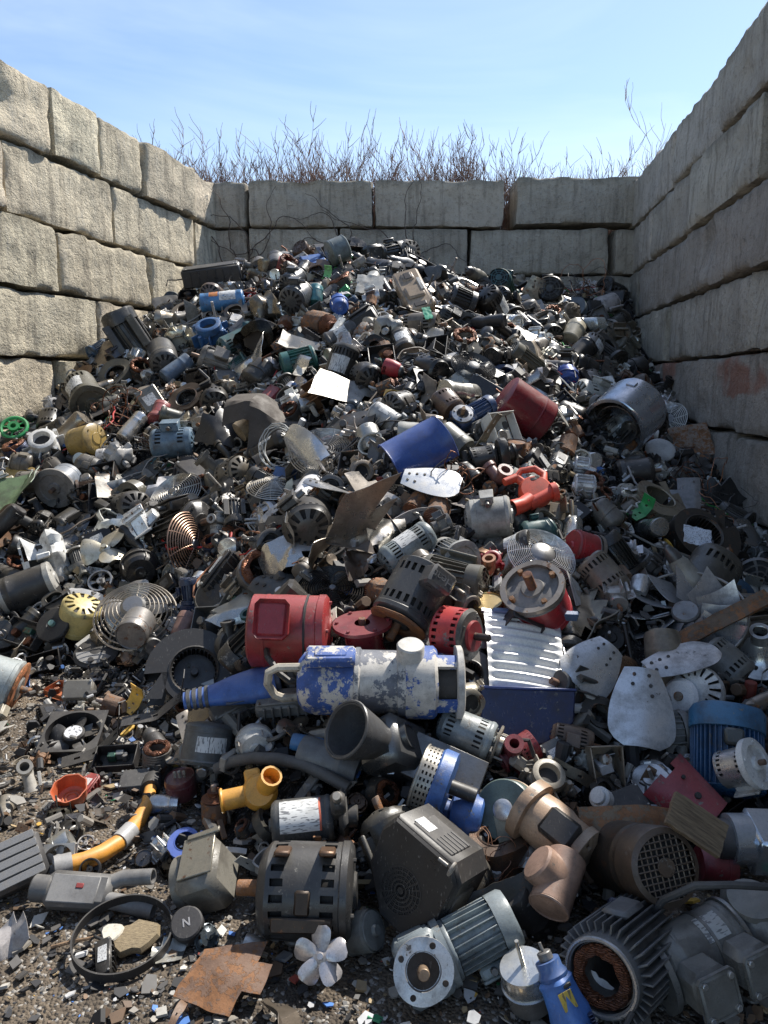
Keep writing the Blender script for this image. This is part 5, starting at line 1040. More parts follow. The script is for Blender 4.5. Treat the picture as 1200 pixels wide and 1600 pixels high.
F(frame_fan(), 'cooling_fan', 'fan', 'black square cooling fan with a white hub sticker on the dirt', 116, 1152, 44, (.02, .02, .022), (.05, -.3, .95), 12, 'black square fan', off=.03, size=.07)
A(can, 'motor_can', 'can', 'short pale metal can half hidden behind the small square fan', 112, 1312, 84, 1330, 21, (.45, .45, .42), None, top=0, off=.8, k=.5)
F(pulley(.08, .05, 3, 'rubber'), 'caster_wheel', 'wheel', 'small black wheel beside the open grey hose cuff', 141, 1358, 16, BLK, (.1, -.8, .6), 0, None, off=.03, size=.08)
A(can, 'hose_cuff', 'cuff', 'short ribbed chrome sleeve next to the upper end of the amber hose', 236, 1256, 280, 1256, 14, (.6, .6, .6), None, top=0, off=.8)
F(volute(.1, .07, 0, 'plastic'), 'plastic_impeller', 'plastic part', 'royal blue spoked plastic wheel beside the dusty gear case', 290, 1318, 27, (.03, .1, .45), (0, -.4, .9), 0, 'royal blue plastic wheel', off=.05, size=.13)
A(strip_ := (lambda L, r: strip(L, r*2, 4, 'plastic').xf(RY(-PI/2))), 'plastic_channel', 'plastic part', 'long black plastic channel across the dirt below the square fan', 96, 1192, 248, 1150, 11, BLK, None, off=.5, dz=.03)
A(strip_, 'plastic_bar', 'plastic bar', 'long black bar leading from the dirt to the bright blue blower tube', 190, 1128, 345, 1102, 10, (.02, .022, .03), None, off=.5, dz=.06)
F(chassis(.2, .12, .07, 'plastic', 6), 'plastic_tray', 'plastic part', 'black open tray with a pale inner frame on the dirt edge', 182, 1186, 32, BLK, (0, -.4, .9), 8, None, off=.05, size=.1)
F(control(.16, .12, .05, 4), 'battery_pack', 'battery', 'dark flat battery pack lying above the amber hose', 212, 1222, 24, (.05, .05, .052), (0, -.4, .9), 12, None, off=.03, size=.08)
A(stator, 'motor_stator', 'motor part', 'upright wound stator with a pale frame at the top of the amber hose', 247, 1215, 245, 1170, 22, BLK, None, up=(0, -1, 0), k=-.3, off=.8)
A(elbow, 'pipe_elbow', 'pipe', 'grey plastic pipe elbow with a pale blue mouth on the dirt', 50, 1236, 38, 1190, 9, (.36, .34, .3), None, k=.4, off=1, mat='plastic')
A(can, 'spray_tube', 'tube', 'slim violet tube lying on the bare dirt', 78, 1140, 134, 1124, 8, (.2, .17, .3), None, top=0, mat='plastic', off=.8, k=.5)
A(drill, 'drill_body', 'power tool', 'black power tool body upslope of the pale ribbed case', 262, 1195, 230, 1140, 18, BLK, None, off=.7)
A(can, 'motor_can', 'can', 'dark red pot with a copper-coloured rim beside the upright stator', 286, 1242, 280, 1212, 24, (.1, .02, .025), None, up=(1, 0, 0), k=-.3, off=.8, mat='paint')
# left edge and middle left
def orangeflange(L, r):
    th = motor(L, r, cover='flat', bell='plain', shaft=.24, sc_=(.1, .07, .06)); th.part('flange', MB().lathe([(r*.4, L*.47), (r*.96, L*.47), (r*1.02, L*.49), (r*1.02, L*.51), (r*.96, L*.53), (r*.55, L*.525), (r*.5, L*.5)], 36), 'rust', (.52, .17, .05)); th.part('boss', MB().lathe([(r*.5, L*.5), (r*.42, L*.55), (0, L*.55)], 24), 'alu', (.45, .45, .44)); return th
A(orangeflange, 'electric_motor', 'motor', 'pale blue grey motor with an orange flange and thick shaft on the dirt', -58, 1050, 28, 1076, 38, (.3, .34, .34), 'orange-flanged motor', up=(0, -.2, 1), k=-.6, off=1)
F(volute(.1, .08, 1, 'plastic', (.05, .05, .052)), 'blower_housing', 'blower', 'black plastic blower housing with a squirrel cage wheel inside', 304, 1052, 62, BLK, (.2, -.75, .62), 190, 'black blower housing', off=.08, size=.13)
def tube(L, r):
    th = Thing(); th.part('tube', MB().lathe([(0, -L/2), (r*.62, -L/2), (r*.66, -L*.4), (r*.74, -L*.2), (r*1.0, 0), (r*1.22, L*.25), (r*1.3, L/2), (0, L/2)], 28, SC(.7, 1.1, 1)), 'plastic'); th.part('seam', MB().box((0, r*1.0, L*.2), (r*.1, r*.5, L*.5), r*.03).cyl(r*.9, L*.46, L*.56, 20), 'plastic', (.03, .05, .1)); b = MB()
    for i in range(4): b.lathe([(r*.6, -L*.47+i*L*.065), (r*.74, -L*.465+i*L*.065), (r*.76, -L*.43+i*L*.065), (r*.6, -L*.425+i*L*.065)], 26, SC(.74, 1.12, 1))
    th.part('band', b, 'plastic', (.05, .055, .06)); return th
A(tube, 'blower_tube', 'blower', 'tapered bright blue blower tube with dark bands on its narrow end', 288, 1096, 430, 1064, 21, (.02, .1, .38), 'bright blue blower tube', up=(0, -.3, 1), off=1, dz=.09)
A(strip_, 'plastic_bracket', 'plastic part', 'bright yellow plastic bracket next to a dark armature', 196, 1112, 232, 1076, 13, (.7, .38, .015), 'yellow bracket', off=.8, dz=.04)
A(rotor, 'motor_armature', 'motor part', 'dark brown armature on the dirt under the yellow bracket', 150, 1093, 202, 1110, 15, (.1, .045, .04), None, off=.8, k=0)
F(control(.14, .1, .09, 6), 'transformer', 'transformer', 'small square grilled transformer block at the edge of the dirt', 124, 1082, 26, (.14, .13, .11), (.15, -.75, .65), 5, None, off=.05, size=.08)
F(guard(.18, 7, .5, 5, .0035, .3), 'fan_guard', 'fan guard', 'wide wire fan cage around a round motor and grey blades', 212, 962, 62, (.42, .38, .33), (.1, -.62, .78), 12, 'wire fan cage', off=.16, size=.18, sq=.5)
F(fan(.16, 4, .4, .3, 1.1, 'alu'), 'fan', 'fan', 'grey fan with wide blades inside the wire fan cage', 216, 952, 50, (.3, .28, .25), (.1, -.62, .78), 30, None, off=.08, size=.16)
A(can, 'fan_motor', 'motor', 'round banded fan motor hanging in front of the wire fan cage', 220, 968, 204, 994, 23, (.22, .21, .2), None, top=0, mat='steel', k=2, off=1.5, dz=.1)
A(motor, 'engine_housing', 'housing', 'pale yellow engine housing beside the black cord reel', 118, 985, 130, 942, 30, (.56, .44, .14), 'pale yellow housing', up=(1, 0, 0), k=-.5, off=.8, cover='flat', bell='slots', shaft=0, body='plastic')
F((lambda t: (t.part('reel', MB().prism([(math.cos(TAU*i/8)*(1 if i % 2 else .95), math.sin(TAU*i/8)) for i in range(8)], -.2, .1, None, .05).lathe([(.3, .1), (.34, .14), (.9, .12), (.94, .08)], 32), 'rubber'), t.part('hub', MB().cyl(.16, 0, .3, 16), 'plastic', (.2, .4, .35)), t)[2])(Thing()), 'cord_reel', 'reel', 'black eight-sided cord reel with a green hub beside the yellow housing', 84, 976, 30, BLK, (-.2, -.72, .66), 0, 'black cord reel', off=.14, size=1)
F((lambda t: (t.part('disc', MB().lathe([(0, .1), (.15, .12), (.3, .08), (.85, .02), (1, -.05), (1, -.15), (0, -.15)], 40), 'rubber'), t.part('sector', MB().prism([(0, 0)]+[(.86*math.cos(a), .86*math.sin(a)) for a in np.linspace(3.4, 5.9, 12)], .05, .09), 'plastic', (.22, .22, .22)), t)[2])(Thing()), 'wheel_disc', 'wheel', 'black disc with a grey wedge below the wire fan cage', 150, 1018, 34, BLK, (.05, -.4, .92), 0, None, off=.05, size=1)
A(motor, 'electric_motor', 'motor', 'black cylinder motor with a pale scuff and silver end ring', -2, 936, 88, 902, 28, (.035, .035, .036), 'black cylinder motor', up=(0, -.3, 1), off=.8, cover='flat', bell='plain', shaft=0, cc=(.35, .34, .31))
F(fan(.13, 3, .5, .25, 1.2, 'alu'), 'fan', 'fan', 'cream three-bladed fan lying on a black motor', 164, 858, 36, (.55, .5, .38), (0, -.6, .8), 100, 'cream three-bladed fan', off=.12, size=.13)
F(pulley(.09, .03, 4, 'alu'), 'metal_disc', 'disc', 'pale metal disc leaning uphill of the yellow housing', 157, 908, 19, (.45, .43, .4), (.0, -.7, .7), 0, None, off=.06, size=.09)
A(fanmotor, 'fan_motor', 'motor', 'round black fan motor with a silver hub and copper coil', 220, 895, 216, 876, 26, BLK, None, k=2, off=.7)
F(guard(.18, 11, .25, 8, .003, .15), 'fan_guard', 'fan guard', 'rusty ribbed wire basket standing on edge', 296, 852, 52, (.34, .2, .13), (.9, -.35, .2), 90, 'rusty wire basket', off=.1, size=.18, sq=.5)
F(guard(.18, 11, .2, 8, .0028, .15), 'fan_guard', 'fan guard', 'dull round fan guard tilted beside the rusty wire basket', 274, 772, 44, (.4, .38, .34), (-.3, -.6, .74), 0, 'dull fan guard', off=.1, size=.18, sq=.5)
F(guard(.18, 13, .3, 10, .003, .12, .03), 'fan_guard', 'fan guard', 'flattened coil-like fan guard lying below the bent silver blade', 430, 762, 44, (.5, .47, .42), (.05, -.25, .97), 0, 'flattened fan guard', off=.06, size=.18, sq=.4)
F(guard(.18, 14, .15, 8, .0022, .12), 'fan_guard', 'fan guard', 'grey fan guard half hidden behind the bent silver blade', 508, 706, 56, (.38, .37, .36), (.0, -.6, .8), 20, None, off=.08, size=.18, sq=.4)
F(guard(.18, 13, .2, 12, .0022, .35), 'fan_guard', 'fan guard', 'clean silver wire fan guard behind the upright red motor', 846, 868, 54, (.66, .66, .65), (.15, -.6, .78), 15, 'silver wire fan guard', off=.12, size=.18, sq=.4)
F(guard(.18, 14, .2, 10, .003, .1), 'fan_guard', 'fan guard', 'black mesh fan guard in the shade above the large red motor', 520, 925, 58, BLK, (.0, -.5, .86), 10, None, off=.07, size=.18, sq=.4)
def sh(u, v, s, nrm, ang, lab, land=None, col=(.5, .48, .45), seed=1, L=.34, W=.24, amp=.25, mat='bright', bend=.6, off=.1): F(scrap_sheet(L, W, seed, amp, .003, mat, bend), 'sheet_scrap', 'sheet metal', lab, u, v, s, col, nrm, ang, land, off=off, size=L/2, sq=.6, group='bent sheet metal scraps')
bl(480, 712, 52, (-.55, -.6, .55), 55, 'bent silver fan blade rising to a sharp point', 'bent silver blade', W=.27, tw=.9, cup=.4, off=.14, hol=0)
sh(445, 862, 46, (-.2, -.6, .75), 20, 'creased pale sheet scrap left of the crumpled sheet', 'creased pale sheet', seed=3)
sh(540, 846, 46, (.5, -.65, .6), 70, 'crumpled grey brown sheet metal folded several times', 'crumpled sheet', (.34, .29, .24), 8, .36, .26, .5, 'alu', 1.2, .13)
sh(500, 868, 40, (-.5, -.6, .65), 95, 'creased tan sheet folded against the crumpled grey brown sheet', None, (.42, .37, .3), 9, .34, .24, .45, 'alu', 1.1, .12)
sh(556, 880, 34, (.2, -.8, .6), 40, 'dark torn sheet under the lower edge of the crumpled grey brown sheet', None, (.2, .17, .15), 17, .34, .22, .4, 'steel', 1.1, .1)
sh(470, 838, 36, (.4, -.5, .8), 10, 'light folded sheet uphill of the creased pale sheet scrap', None, (.5, .48, .44), 19, .34, .22, .4, 'alu', 1.2, .1)
sh(584, 775, 50, (.5, -.6, .6), 120, 'brownish curved sheet standing on edge uphill of the crumpled sheet', None, (.45, .4, .34), 12, .36, .2, .1, 'bright', .5)
bl(520, 765, 44, (.1, -.4, .9), 250, 'dark grey fan blade lying below the flattened fan guard', None, (.3, .3, .3), tw=.7)
sh(606, 835, 38, (.3, -.6, .7), 30, 'pale sheet strip between the crumpled sheet and the black lettered motor', None, (.5, .46, .4), 15)
sh(440, 655, 84, (0, -.5, .86), 5, 'wide muddy brown sheet draped over the heap', 'muddy brown sheet', (.06, .047, .036), 21, .4, .26, .25, 'dark', .5, .12)
sh(545, 612, 52, (0, -.6, .8), 8, 'dull grey sheet panel with a curled edge uphill of the muddy sheet', None, (.26, .25, .23), 23, .4, .2, .1, 'steel', .5)
A(lambda L, r: (lambda t: (t.part('cup', MB().lathe([(0, -L*.5), (r*.75, -L*.5), (r, L*.5), (r*.93, L*.5), (r*.7, -L*.4), (0, -L*.4)], 30), 'paint'), t)[1])(Thing()), 'metal_cone', 'metal cone', 'tan truncated cone resting on the muddy brown sheet', 374, 676, 400, 658, 21, (.36, .28, .18), 'tan cone', off=1)
def drum(L, r):
    th = Thing(); b = MB(); b.lathe([(r, -L/2), (r*1.03, -L/2+.004), (r, -L/2+.012), (r, L/2-.012), (r*1.03, L/2-.004), (r, L/2), (r*.97, L/2), (r*.97, -L/2), (r, -L/2)], 40, None, None, .006, -1.2, 1.35); th.part('shell', b, 'gloss'); return th
A(drum, 'half_drum', 'drum', 'smooth royal blue curved drum shell near the middle of the heap', 612, 736, 696, 690, 44, (.014, .06, .27), 'royal blue drum shell', up=(-.25, -.72, .68), k=.3, off=.3, dz=.03)
bl(676, 752, 46, (.0, -.6, .8), 260, 'flat white fan blade with dark holes below the royal blue drum shell', 'flat white blade', (.66, .66, .64), W=.25, tw=.1, cup=.05, off=.13)
def blower():
    th = Thing(); b = MB(); b.lathe([(0, -.3), (.5, -.28), (.6, -.15), (.6, .15), (.5, .28), (0, .3)], 30, T(.1, 0, 0)); th.part('body', b, 'plastic'); q = MB(); hollow(q, [(-.2, -.32, .1), (-.55, -.52, .2), (-.95, -.62, .3)], [.28, .27, .3], .04, 18); q.lathe([(.2, -.1), (.34, -.1), (.34, .1), (.2, .1), (.2, -.1)], 20, T(.7, -.25, .1)@RY(PI/2)); q.tube([(-.3, -.5, .1), (.75, -.2, .1)], .24, 12); th.part('nozzle', q, 'plastic', (.7, .05, .012))
    h = MB(); h.tube([(-.1, .35, 0), (-.35, .75, .05), (-.1, 1.0, .05), (.4, .98, 0), (.65, .65, 0), (.5, .3, 0)], [.16, .16, .12, .13, .14, .16], 10); h.tube([(-.35, .75, .05), (-.85, .62, .15)], [.17, .14], 10); th.part('handle', h, 'plastic'); th.part('band', MB().lathe([(.47, -.06), (.5, -.05), (.5, .05), (.47, .06)], 24, T(.15, .38, 0)@RX(PI/2)@SC(.8, .6, 1)), 'rubber', BLK); th.part('grip', MB().box((.3, .42, .14), (.22, .2, .3), .05), 'rubber', BLK); return th
F(blower(), 'leaf_blower', 'leaf blower', 'bright orange-red hand leaf blower with a loop handle', 832, 770, 44, ORA, (-.1, -.72, .68), 15, 'orange-red leaf blower', off=.16, size=1)
A(motor, 'electric_motor', 'motor', 'light grey slotted motor with a flat foot below the leaf blower', 726, 814, 800, 806, 31, (.3, .3, .28), 'light grey slotted motor', up=(0, -.4, 1), k=-1, off=.8, cover='slots', bell='plain', box=.8, feet=1, shaft=0)
A(redup, 'electric_motor', 'motor', 'small red motor with a rusty shaft downhill of the silver finned castings', 890, 852, 928, 862, 26, (.4, .014, .02), 'small red motor', up=(0, -.2, 1), k=-1.5, off=.8)
A(can, 'tank', 'tank', 'glossy dark red cylinder with a bright scuff near the galvanised drum', 786, 620, 850, 664, 35, (.17, .008, .016), 'dark red cylinder', top=0, mat='gloss', k=-.3, off=.8)
def galv(L, r):
    th = Thing(); b = MB(); b.lathe([(r*.9, -L/2), (r, -L/2), (r*1.03, -L/2+.006), (r, -L/2+.014), (r, L*.45), (r*.93, L/2), (0, L/2)], 44, None, lambda i, k: k == 3 and i in (6, 7) and False); b.lathe([(r*.97, -L/2), (r*.97, L*.4), (0, L*.4)], 40); b.box((r*1.0, 0, L*.2), (.02, r*.3, L*.14), .004); th.part('drum', b, 'bright'); q = MB()
    for i in range(26): q.box((r*.62, 0, -L*.1), (r*.1, .004, L*.5), .001, RZ(TAU*i/26))
    q.ring(r*.66, .006, 30, 5, None, -L*.36); th.part('wheel', q, 'steel', (.12, .12, .12)); return th
A(galv, 'galvanised_drum', 'drum', 'big galvanised blower drum with its open end facing down the heap', 958, 670, 996, 634, 42, (.42, .47, .54), 'galvanised drum', up=(0, -.3, 1), k=1.2, off=.8, dz=.02)
F(plank(.34, .34, .006, 'rust'), 'metal_plate', 'metal plate', 'square brown plate leaning on the shaded wall side of the heap', 1080, 689, 30, (.27, .2, .15), (-.2, -.75, .6), 3, 'square brown plate', off=.14, size=.17)
F(guard(.18, 8, .15, 10, .004, .3, mat='plastic'), 'oval_grille', 'grille', 'white oval fan grille beside the galvanised drum', 1046, 656, 28, WHT, (-.7, -.6, .4), 60, None, off=.12, size=.18)
F((lambda t: (t.part('lid', MB().lathe([(0, .1), (.7, .1), (.9, .06), (1, -.05), (1, -.2), (0, -.2)], 36), 'plastic'), t)[1])(Thing()), 'lid', 'lid', 'pale round plastic lid under the white oval grille', 1032, 702, 23, (.45, .46, .47), (-.1, -.7, .7), 0, 'pale round lid', off=.1, size=1)
A(strip_, 'lever', 'lever', 'bright green plastic lever in the shade', 986, 808, 1026, 790, 12, (.02, .3, .07), 'green lever', off=.7, dz=.05)
sh(1070, 785, 44, (-.1, -.8, .6), 88, 'grey hanging sheet with a rounded top in the shade', 'grey hanging sheet', (.3, .31, .33), 31, .4, .22, .05, 'alu', .1, .1)
F(volute(.1, .1, 1, 'steel', (.06, .055, .05)), 'blower_housing', 'blower', 'black steel blower housing with a pale label by the shaded wall', 1090, 842, 52, (.05, .045, .04), (.2, -.7, .7), 20, 'shaded blower housing', off=.1, size=.13)
F(plank(.2, .15, .004, 'sticker'), 'label_card', 'card', 'pale blue printed card stuck on the shaded blower housing', 1090, 838, 22, (.6, .66, .75), (.1, -.75, .66), -15, None, off=.24, size=.1)
A(motor, 'electric_motor', 'motor', 'black ribbed motor just below the galvanised drum', 960, 742, 1020, 736, 22, (.025, .023, .022), None, k=-1, off=.6, cover='slots')
for q, (u, v, s, lab) in enumerate(((908, 725, 15, 'silver finned casting uphill of its silver twin'), (912, 758, 20, 'silver finned casting just downhill of its silver twin'))): A(motor, 'finned_casting', 'machine part', lab, u-s*.9, v, u+s*.9, v+4, s*.9, (.72, .72, .72), 'silver finned castings' if q else None, off=.8, fins=16, cover='flat', bell='plain', shaft=.2, body='alu')
# upper heap
def handler():
    th = Thing(); b = MB(); b.box((0, 0, 0), (.44, 1.0, .26), .04).box((0, -.1, .14), (.3, .3, .06), .03).box((0, .3, .13), (.2, .2, .04), .02).box((-.2, -.42, .1), (.06, .14, .1), .02).box((.2, -.42, .1), (.06, .14, .1), .02); th.part('case', b, 'paint'); th.part('window', MB().box((0, .3, .145), (.12, .16, .03), .01).box((0, -.4, .135), (.2, .1, .02), .01), 'plastic', (.04, .03, .025)); th.part('nameplate', MB().box((.13, .02, .15), (.05, .3, .06), .004), 'paint', (.6, .58, .52)); return th
F(handler(), 'appliance_housing', 'housing', 'long tan appliance housing with window openings near the top of the heap', 646, 460, 48, (.36, .26, .16), (-.1, -.72, .68), 20, 'tan appliance housing', off=.14, size=.5)
F(plank(.2, .1, .004, 'plastic'), 'plastic_tag', 'tag', 'green and yellow plastic tag at the foot of the tan housing', 668, 489, 13, (.03, .4, .22), (0, -.75, .66), 100, 'green tag', off=.22, size=.1)
F(plank(.2, .18, .004, 'paint'), 'white_panel', 'panel', 'square off-white panel facing out just below the crest of the heap', 578, 444, 21, (.55, .52, .45), (0, -.8, .6), -5, 'off-white panel', off=.14, size=.1)
def lbl(L, r):
    th = motor(L, r, cover='flat', bell='plain', shaft=.3); th.part('nameplate', MB().sheet(lambda u, v: (r*1.013*math.cos((u-.5)*1.6), r*1.013*math.sin((u-.5)*1.6), (v-.1)*L*.36), 8, 1, .002), 'sticker', (.7, .7, .68)); th.part('band', MB().sheet(lambda u, v: (r*1.013*math.cos((u-.5)*1.2-.3), r*1.013*math.sin((u-.5)*1.2-.3), (v-1.3)*L*.2), 8, 1, .002), 'paint', (.6, .2, .03)); return th
A(lbl, 'electric_motor', 'motor', 'sky blue cylinder motor with a white label near the sunlit wall', 312, 474, 382, 467, 14, (.04, .2, .45), 'sky blue labelled motor', up=(0, -.7, .7), off=.9, dz=.06)
F(scrap_sheet(.3, .26, 44, .35, .004, 'bright', 1.0), 'crumpled_can', 'can', 'crumpled shiny white-silver can against the sunlit wall', 197, 482, 34, (.75, .77, .8), (0, -.6, .8), 0, 'crumpled silver can', off=.12, size=.15)
A(lambda L, r: control(L, r*1.6, r*1.6, 8).xf(RY(PI/2)), 'channel_case', 'case', 'long black metal case lying along the crest by the sunlit wall', 286, 436, 376, 424, 13, (.03, .032, .035), 'long black case', off=.9, dz=.06)
F((lambda t: (t.part('rim', MB().ring(.86, .13, 40, 8), 'plastic'), t.part('hub', MB().lathe([(.2, -.2), (.36, -.2), (.4, .25), (.2, .25), (.2, -.2)], 26), 'plastic'), [t.part('spoke', MB().box((.6, 0, 0), (.5, .1, .12), .02, RZ(TAU*i/8)), 'plastic') for i in range(8)], t)[3])(Thing()), 'hose_reel', 'reel', 'bright green spoked reel at the foot of the sunlit wall', 22, 668, 22, (.015, .33, .09), (.15, -.75, .62), 0, 'bright green reel', off=.12, size=1)
F(casting(.16, 2, 'paint'), 'motor_hub', 'machine part', 'white round hub with arms near the bright green reel', 70, 698, 30, (.6, .6, .58), (.1, -.7, .7), 20, 'white round hub', off=.1, size=.1)
A(motor, 'engine_cover', 'housing', 'mustard slotted engine cover below the sunlit wall', 116, 695, 152, 685, 24, (.3, .2, .05), 'mustard engine cover', k=-2, off=.8, cover='slots', bell='plain', shaft=0)
A(can, 'steel_tube', 'tube', 'polished steel tube pointing up the heap by the blue open motor', 192, 686, 222, 650, 12, (.6, .57, .52), None, top=0, off=1, dz=.04)
A(motor, 'electric_motor', 'motor', 'slate blue open motor with a tilted flat cover plate', 236, 694, 304, 690, 23, (.1, .17, .24), 'slate blue open motor', up=(0, -.2, 1), off=.8, vents=1, cover='slots', box=1.1, shaft=0)
A(motor, 'electric_motor', 'motor', 'grey motor with a wide round plate and rusty hub facing out', 108, 745, 84, 764, 24, (.2, .23, .27), 'round-plated grey motor', k=2.5, off=.8, cover='flat', bell='flange', bc=(.2, .19, .18))
F(scrap_sheet(.34, .28, 52, .06, .004, 'paint', .5), 'green_panel', 'panel', 'dusty green bent panel at the far sunlit edge of the heap', 22, 772, 44, (.1, .17, .08), (.1, -.65, .75), 25, 'dusty green panel', off=.1, size=.17)
A(motor, 'electric_motor', 'motor', 'teal finned motor high on the heap', 440, 572, 494, 558, 19, TEAL, 'teal finned motor', off=.8, fins=20, shaft=0, bell='plain')
A(drill, 'power_drill', 'power tool', 'cherry red power tool in the middle of the upper heap', 600, 572, 632, 582, 12, (.4, .012, .025), 'cherry red power tool', off=1, dz=.05)
bl(462, 566, 34, (-.6, -.6, .5), 80, 'upright silver blade beside the teal finned motor', None, (.6, .58, .54), W=.14, off=.12, hol=0)
F(casting(.16, 13, 'paint'), 'jug', 'jug', 'battered blue metal jug below the sky blue labelled motor', 330, 524, 30, (.03, .12, .3), (-.1, -.6, .8), 30, 'battered blue jug', off=.1, size=.1)
A(gearmotor, 'gear_motor', 'gear motor', 'small dark blue gear motor uphill of the royal blue drum shell', 768, 630, 708, 664, 15, (.02, .06, .17), 'dark blue gear motor', off=.9, yface=(0, -.8, .6), gcol=(.02, .055, .15), dz=.03)
A(fanmotor, 'fan_motor', 'motor', 'round royal blue motor near the shaded side of the heap', 888, 600, 884, 578, 16, (.012, .05, .25), 'royal blue round motor', k=1, off=.8, col2=(.012, .05, .25))
A(can, 'canister', 'canister', 'cream stub canister high on the shaded side', 890, 532, 902, 508, 14, (.42, .38, .28), 'cream stub canister', top=0, mat='paint', off=.9, dz=.05)
F(pulley(.09, .04, 4, 'paint'), 'ring', 'ring', 'cream white ring near the back wall on the shaded side', 865, 468, 15, (.6, .57, .48), (0, -.7, .7), 0, 'cream ring', off=.1, size=.09)
A(can, 'pipe_stub', 'pipe', 'rust-brown open pipe stub above the leaf blower', 806, 720, 808, 690, 15, (.16, .09, .07), None, up=(1, 0, 0), k=-.4, off=.8, mat='rust', top=0)
A(elbow, 'pipe_elbow', 'pipe', 'pink-brown pipe elbow left of the leaf blower', 764, 730, 790, 762, 9, (.22, .1, .085), None, off=1, dz=.06, mat='paint')
A(motor, 'electric_motor', 'motor', 'light blue grey cylinder motor with slots beside the crumpled sheet', 598, 882, 672, 832, 23, (.22, .26, .27), 'light blue grey motor', off=.8, vents=1, cover='slots', bell='plain', shaft=0, plate=1)
A(can, 'motor_can', 'can', 'grey green smooth cylinder behind the royal blue drum shell', 690, 676, 726, 706, 22, (.2, .2, .17), None, top=0, mat='paint', off=.7)
A(motor, 'electric_motor', 'motor', 'silver grey motor with a white label uphill of the bent silver blade', 580, 640, 622, 666, 17, (.33, .34, .35), 'silver grey labelled motor', off=.8, cover='dome', bell='plain', plate=1, shaft=0)
A(motor, 'electric_motor', 'motor', 'dark motor with a slotted end beside the slim blue barrel', 258, 572, 252, 546, 22, (.06, .06, .06), None, k=2, off=.7, cover='slots', bell='slots', shaft=0)
A(can, 'barrel', 'barrel', 'slim slate blue barrel below the battered blue jug', 256, 590, 296, 562, 12, (.1, .15, .22), 'slim slate barrel', off=.9, top=0, mat='paint', dz=.04)
F(guard(.18, 12, .1, 12, .003, .25, mat='plastic'), 'fan_cover', 'fan cover', 'black ribbed fan cover with a white round badge', 740, 572, 36, (.03, .03, .03), (.2, -.6, .77), -20, 'black ribbed fan cover', off=.14, size=.18)
F(scrap_sheet(.3, .25, 61, .2, .003, 'bright', .6), 'sheet_scrap', 'sheet metal', 'pale bent sheet standing near the battered blue jug', 390, 560, 30, (.62, .6, .56), (-.2, -.7, .6), 20, None, off=.12, size=.15, group='bent sheet metal scraps')
sh(470, 576, 20, (0, -.6, .8), 80, 'narrow cream sheet strip beside the teal finned motor', None, (.6, .56, .46), 63, .3, .12, .1, 'paint')
sh(470, 545, 36, (0, -.7, .7), -25, 'light triangular sheet uphill of the teal finned motor', None, (.26, .25, .23), 66, .3, .2, .1, 'steel')
A(motor, 'electric_motor', 'motor', 'black finned motor on the crest beside the tan housing', 740, 478, 702, 462, 19, (.03, .03, .032), None, off=.8, fins=24, shaft=0, k=-.5)
A(motor, 'electric_motor', 'motor', 'grey motor poking above the crest against the back wall', 512, 398, 542, 386, 14, (.13, .16, .16), 'crest motor', off=.9, dz=.1, shaft=0, cover='dome', bell='plain')
for u, v, s, c, lab, land in ((458, 466, 21, (.06, .065, .07), 'dark grey round-ended motor high on the heap below the crest', 'round-ended motor'), (452, 440, 15, (.045, .048, .05), 'smaller dark round-ended motor just uphill of a dark grey one', None), (470, 452, 0, 0, 0, 0)):
    if s: A(motor, 'electric_motor', 'motor', lab, u-4, v+6, u+14, v-8, s, c, land, k=2.5, off=.9, dz=.06, cover='slots', bell='plain', shaft=0, box=.8)
A(can, 'canister', 'canister', 'turquoise canister next to the dark grey round-ended motor', 492, 474, 494, 448, 11, (.05, .22, .24), 'turquoise canister', up=(1, 0, 0), k=.3, off=.9, mat='paint', dz=.06)
A(fanmotor, 'fan_motor', 'motor', 'small royal blue round motor right of the turquoise canister', 532, 482, 528, 470, 13, (.02, .1, .4), None, k=3, off=.9, dz=.06, col2=(.03, .12, .45))
A(strip_, 'plastic_clip', 'clip', 'lime green plastic clip on the crest', 508, 436, 518, 420, 6, (.15, .5, .15), 'lime green clip', off=1, dz=.1)
A(can, 'brass_cap', 'cap', 'polished brass dome behind the shiny ribbed panel', 764, 962, 762, 938, 24, (.5, .36, .14), None, k=-.6, off=.9, mat='bright', top=0, dz=.02)
A(elbow, 'pipe_elbow', 'pipe', 'bare copper pipe elbow behind the upright red motor', 742, 904, 778, 886, 8, (.4, .2, .11), 'copper pipe elbow', off=1, dz=.06, mat='steel')
F(casting(.16, 17, 'gloss'), 'fitting', 'fitting', 'small glossy red fitting uphill of the copper pipe elbow', 768, 878, 20, (.28, .01, .02), (0, -.7, .7), 20, None, off=.08, size=.1)
A(can, 'motor_can', 'motor', 'brown ring-ended can left of the wire fan cage and black blower', 282, 996, 296, 962, 17, (.2, .1, .08), None, mat='paint', off=.8)
sh(368, 950, 46, (-.2, -.7, .68), 30, 'glassy grey curved sheet beside the large red motor', None, (.4, .42, .42), 71, .34, .22, .06, 'bright', .8)
F((lambda t: (t.part('disc', MB().lathe([(0, .06), (.2, .1), (.3, .04), (.6, .06), (.9, .02), (1, -.1), (0, -.1)], 40), 'rubber'), t.part('rim', MB().ring(.95, .05, 40, 6, None, -.05), 'alu', (.35, .34, .32)), t)[2])(Thing()), 'wheel_disc', 'wheel', 'black round cover with a grey rim above the black blower housing', 328, 928, 28, BLK, (-.35, -.7, .6), 0, None, off=.08, size=1)
A(can, 'sander', 'power tool', 'grey and blue sander body lying under the grey horn casting', 470, 1172, 560, 1205, 26, (.12, .13, .14), 'grey sander', off=.8, mat='plastic', top=0)
A(can, 'battery', 'battery', 'light blue plastic battery shell next to the grey sander', 456, 1158, 505, 1168, 13, (.03, .15, .35), None, off=1.2, mat='plastic', top=0, dz=.03)
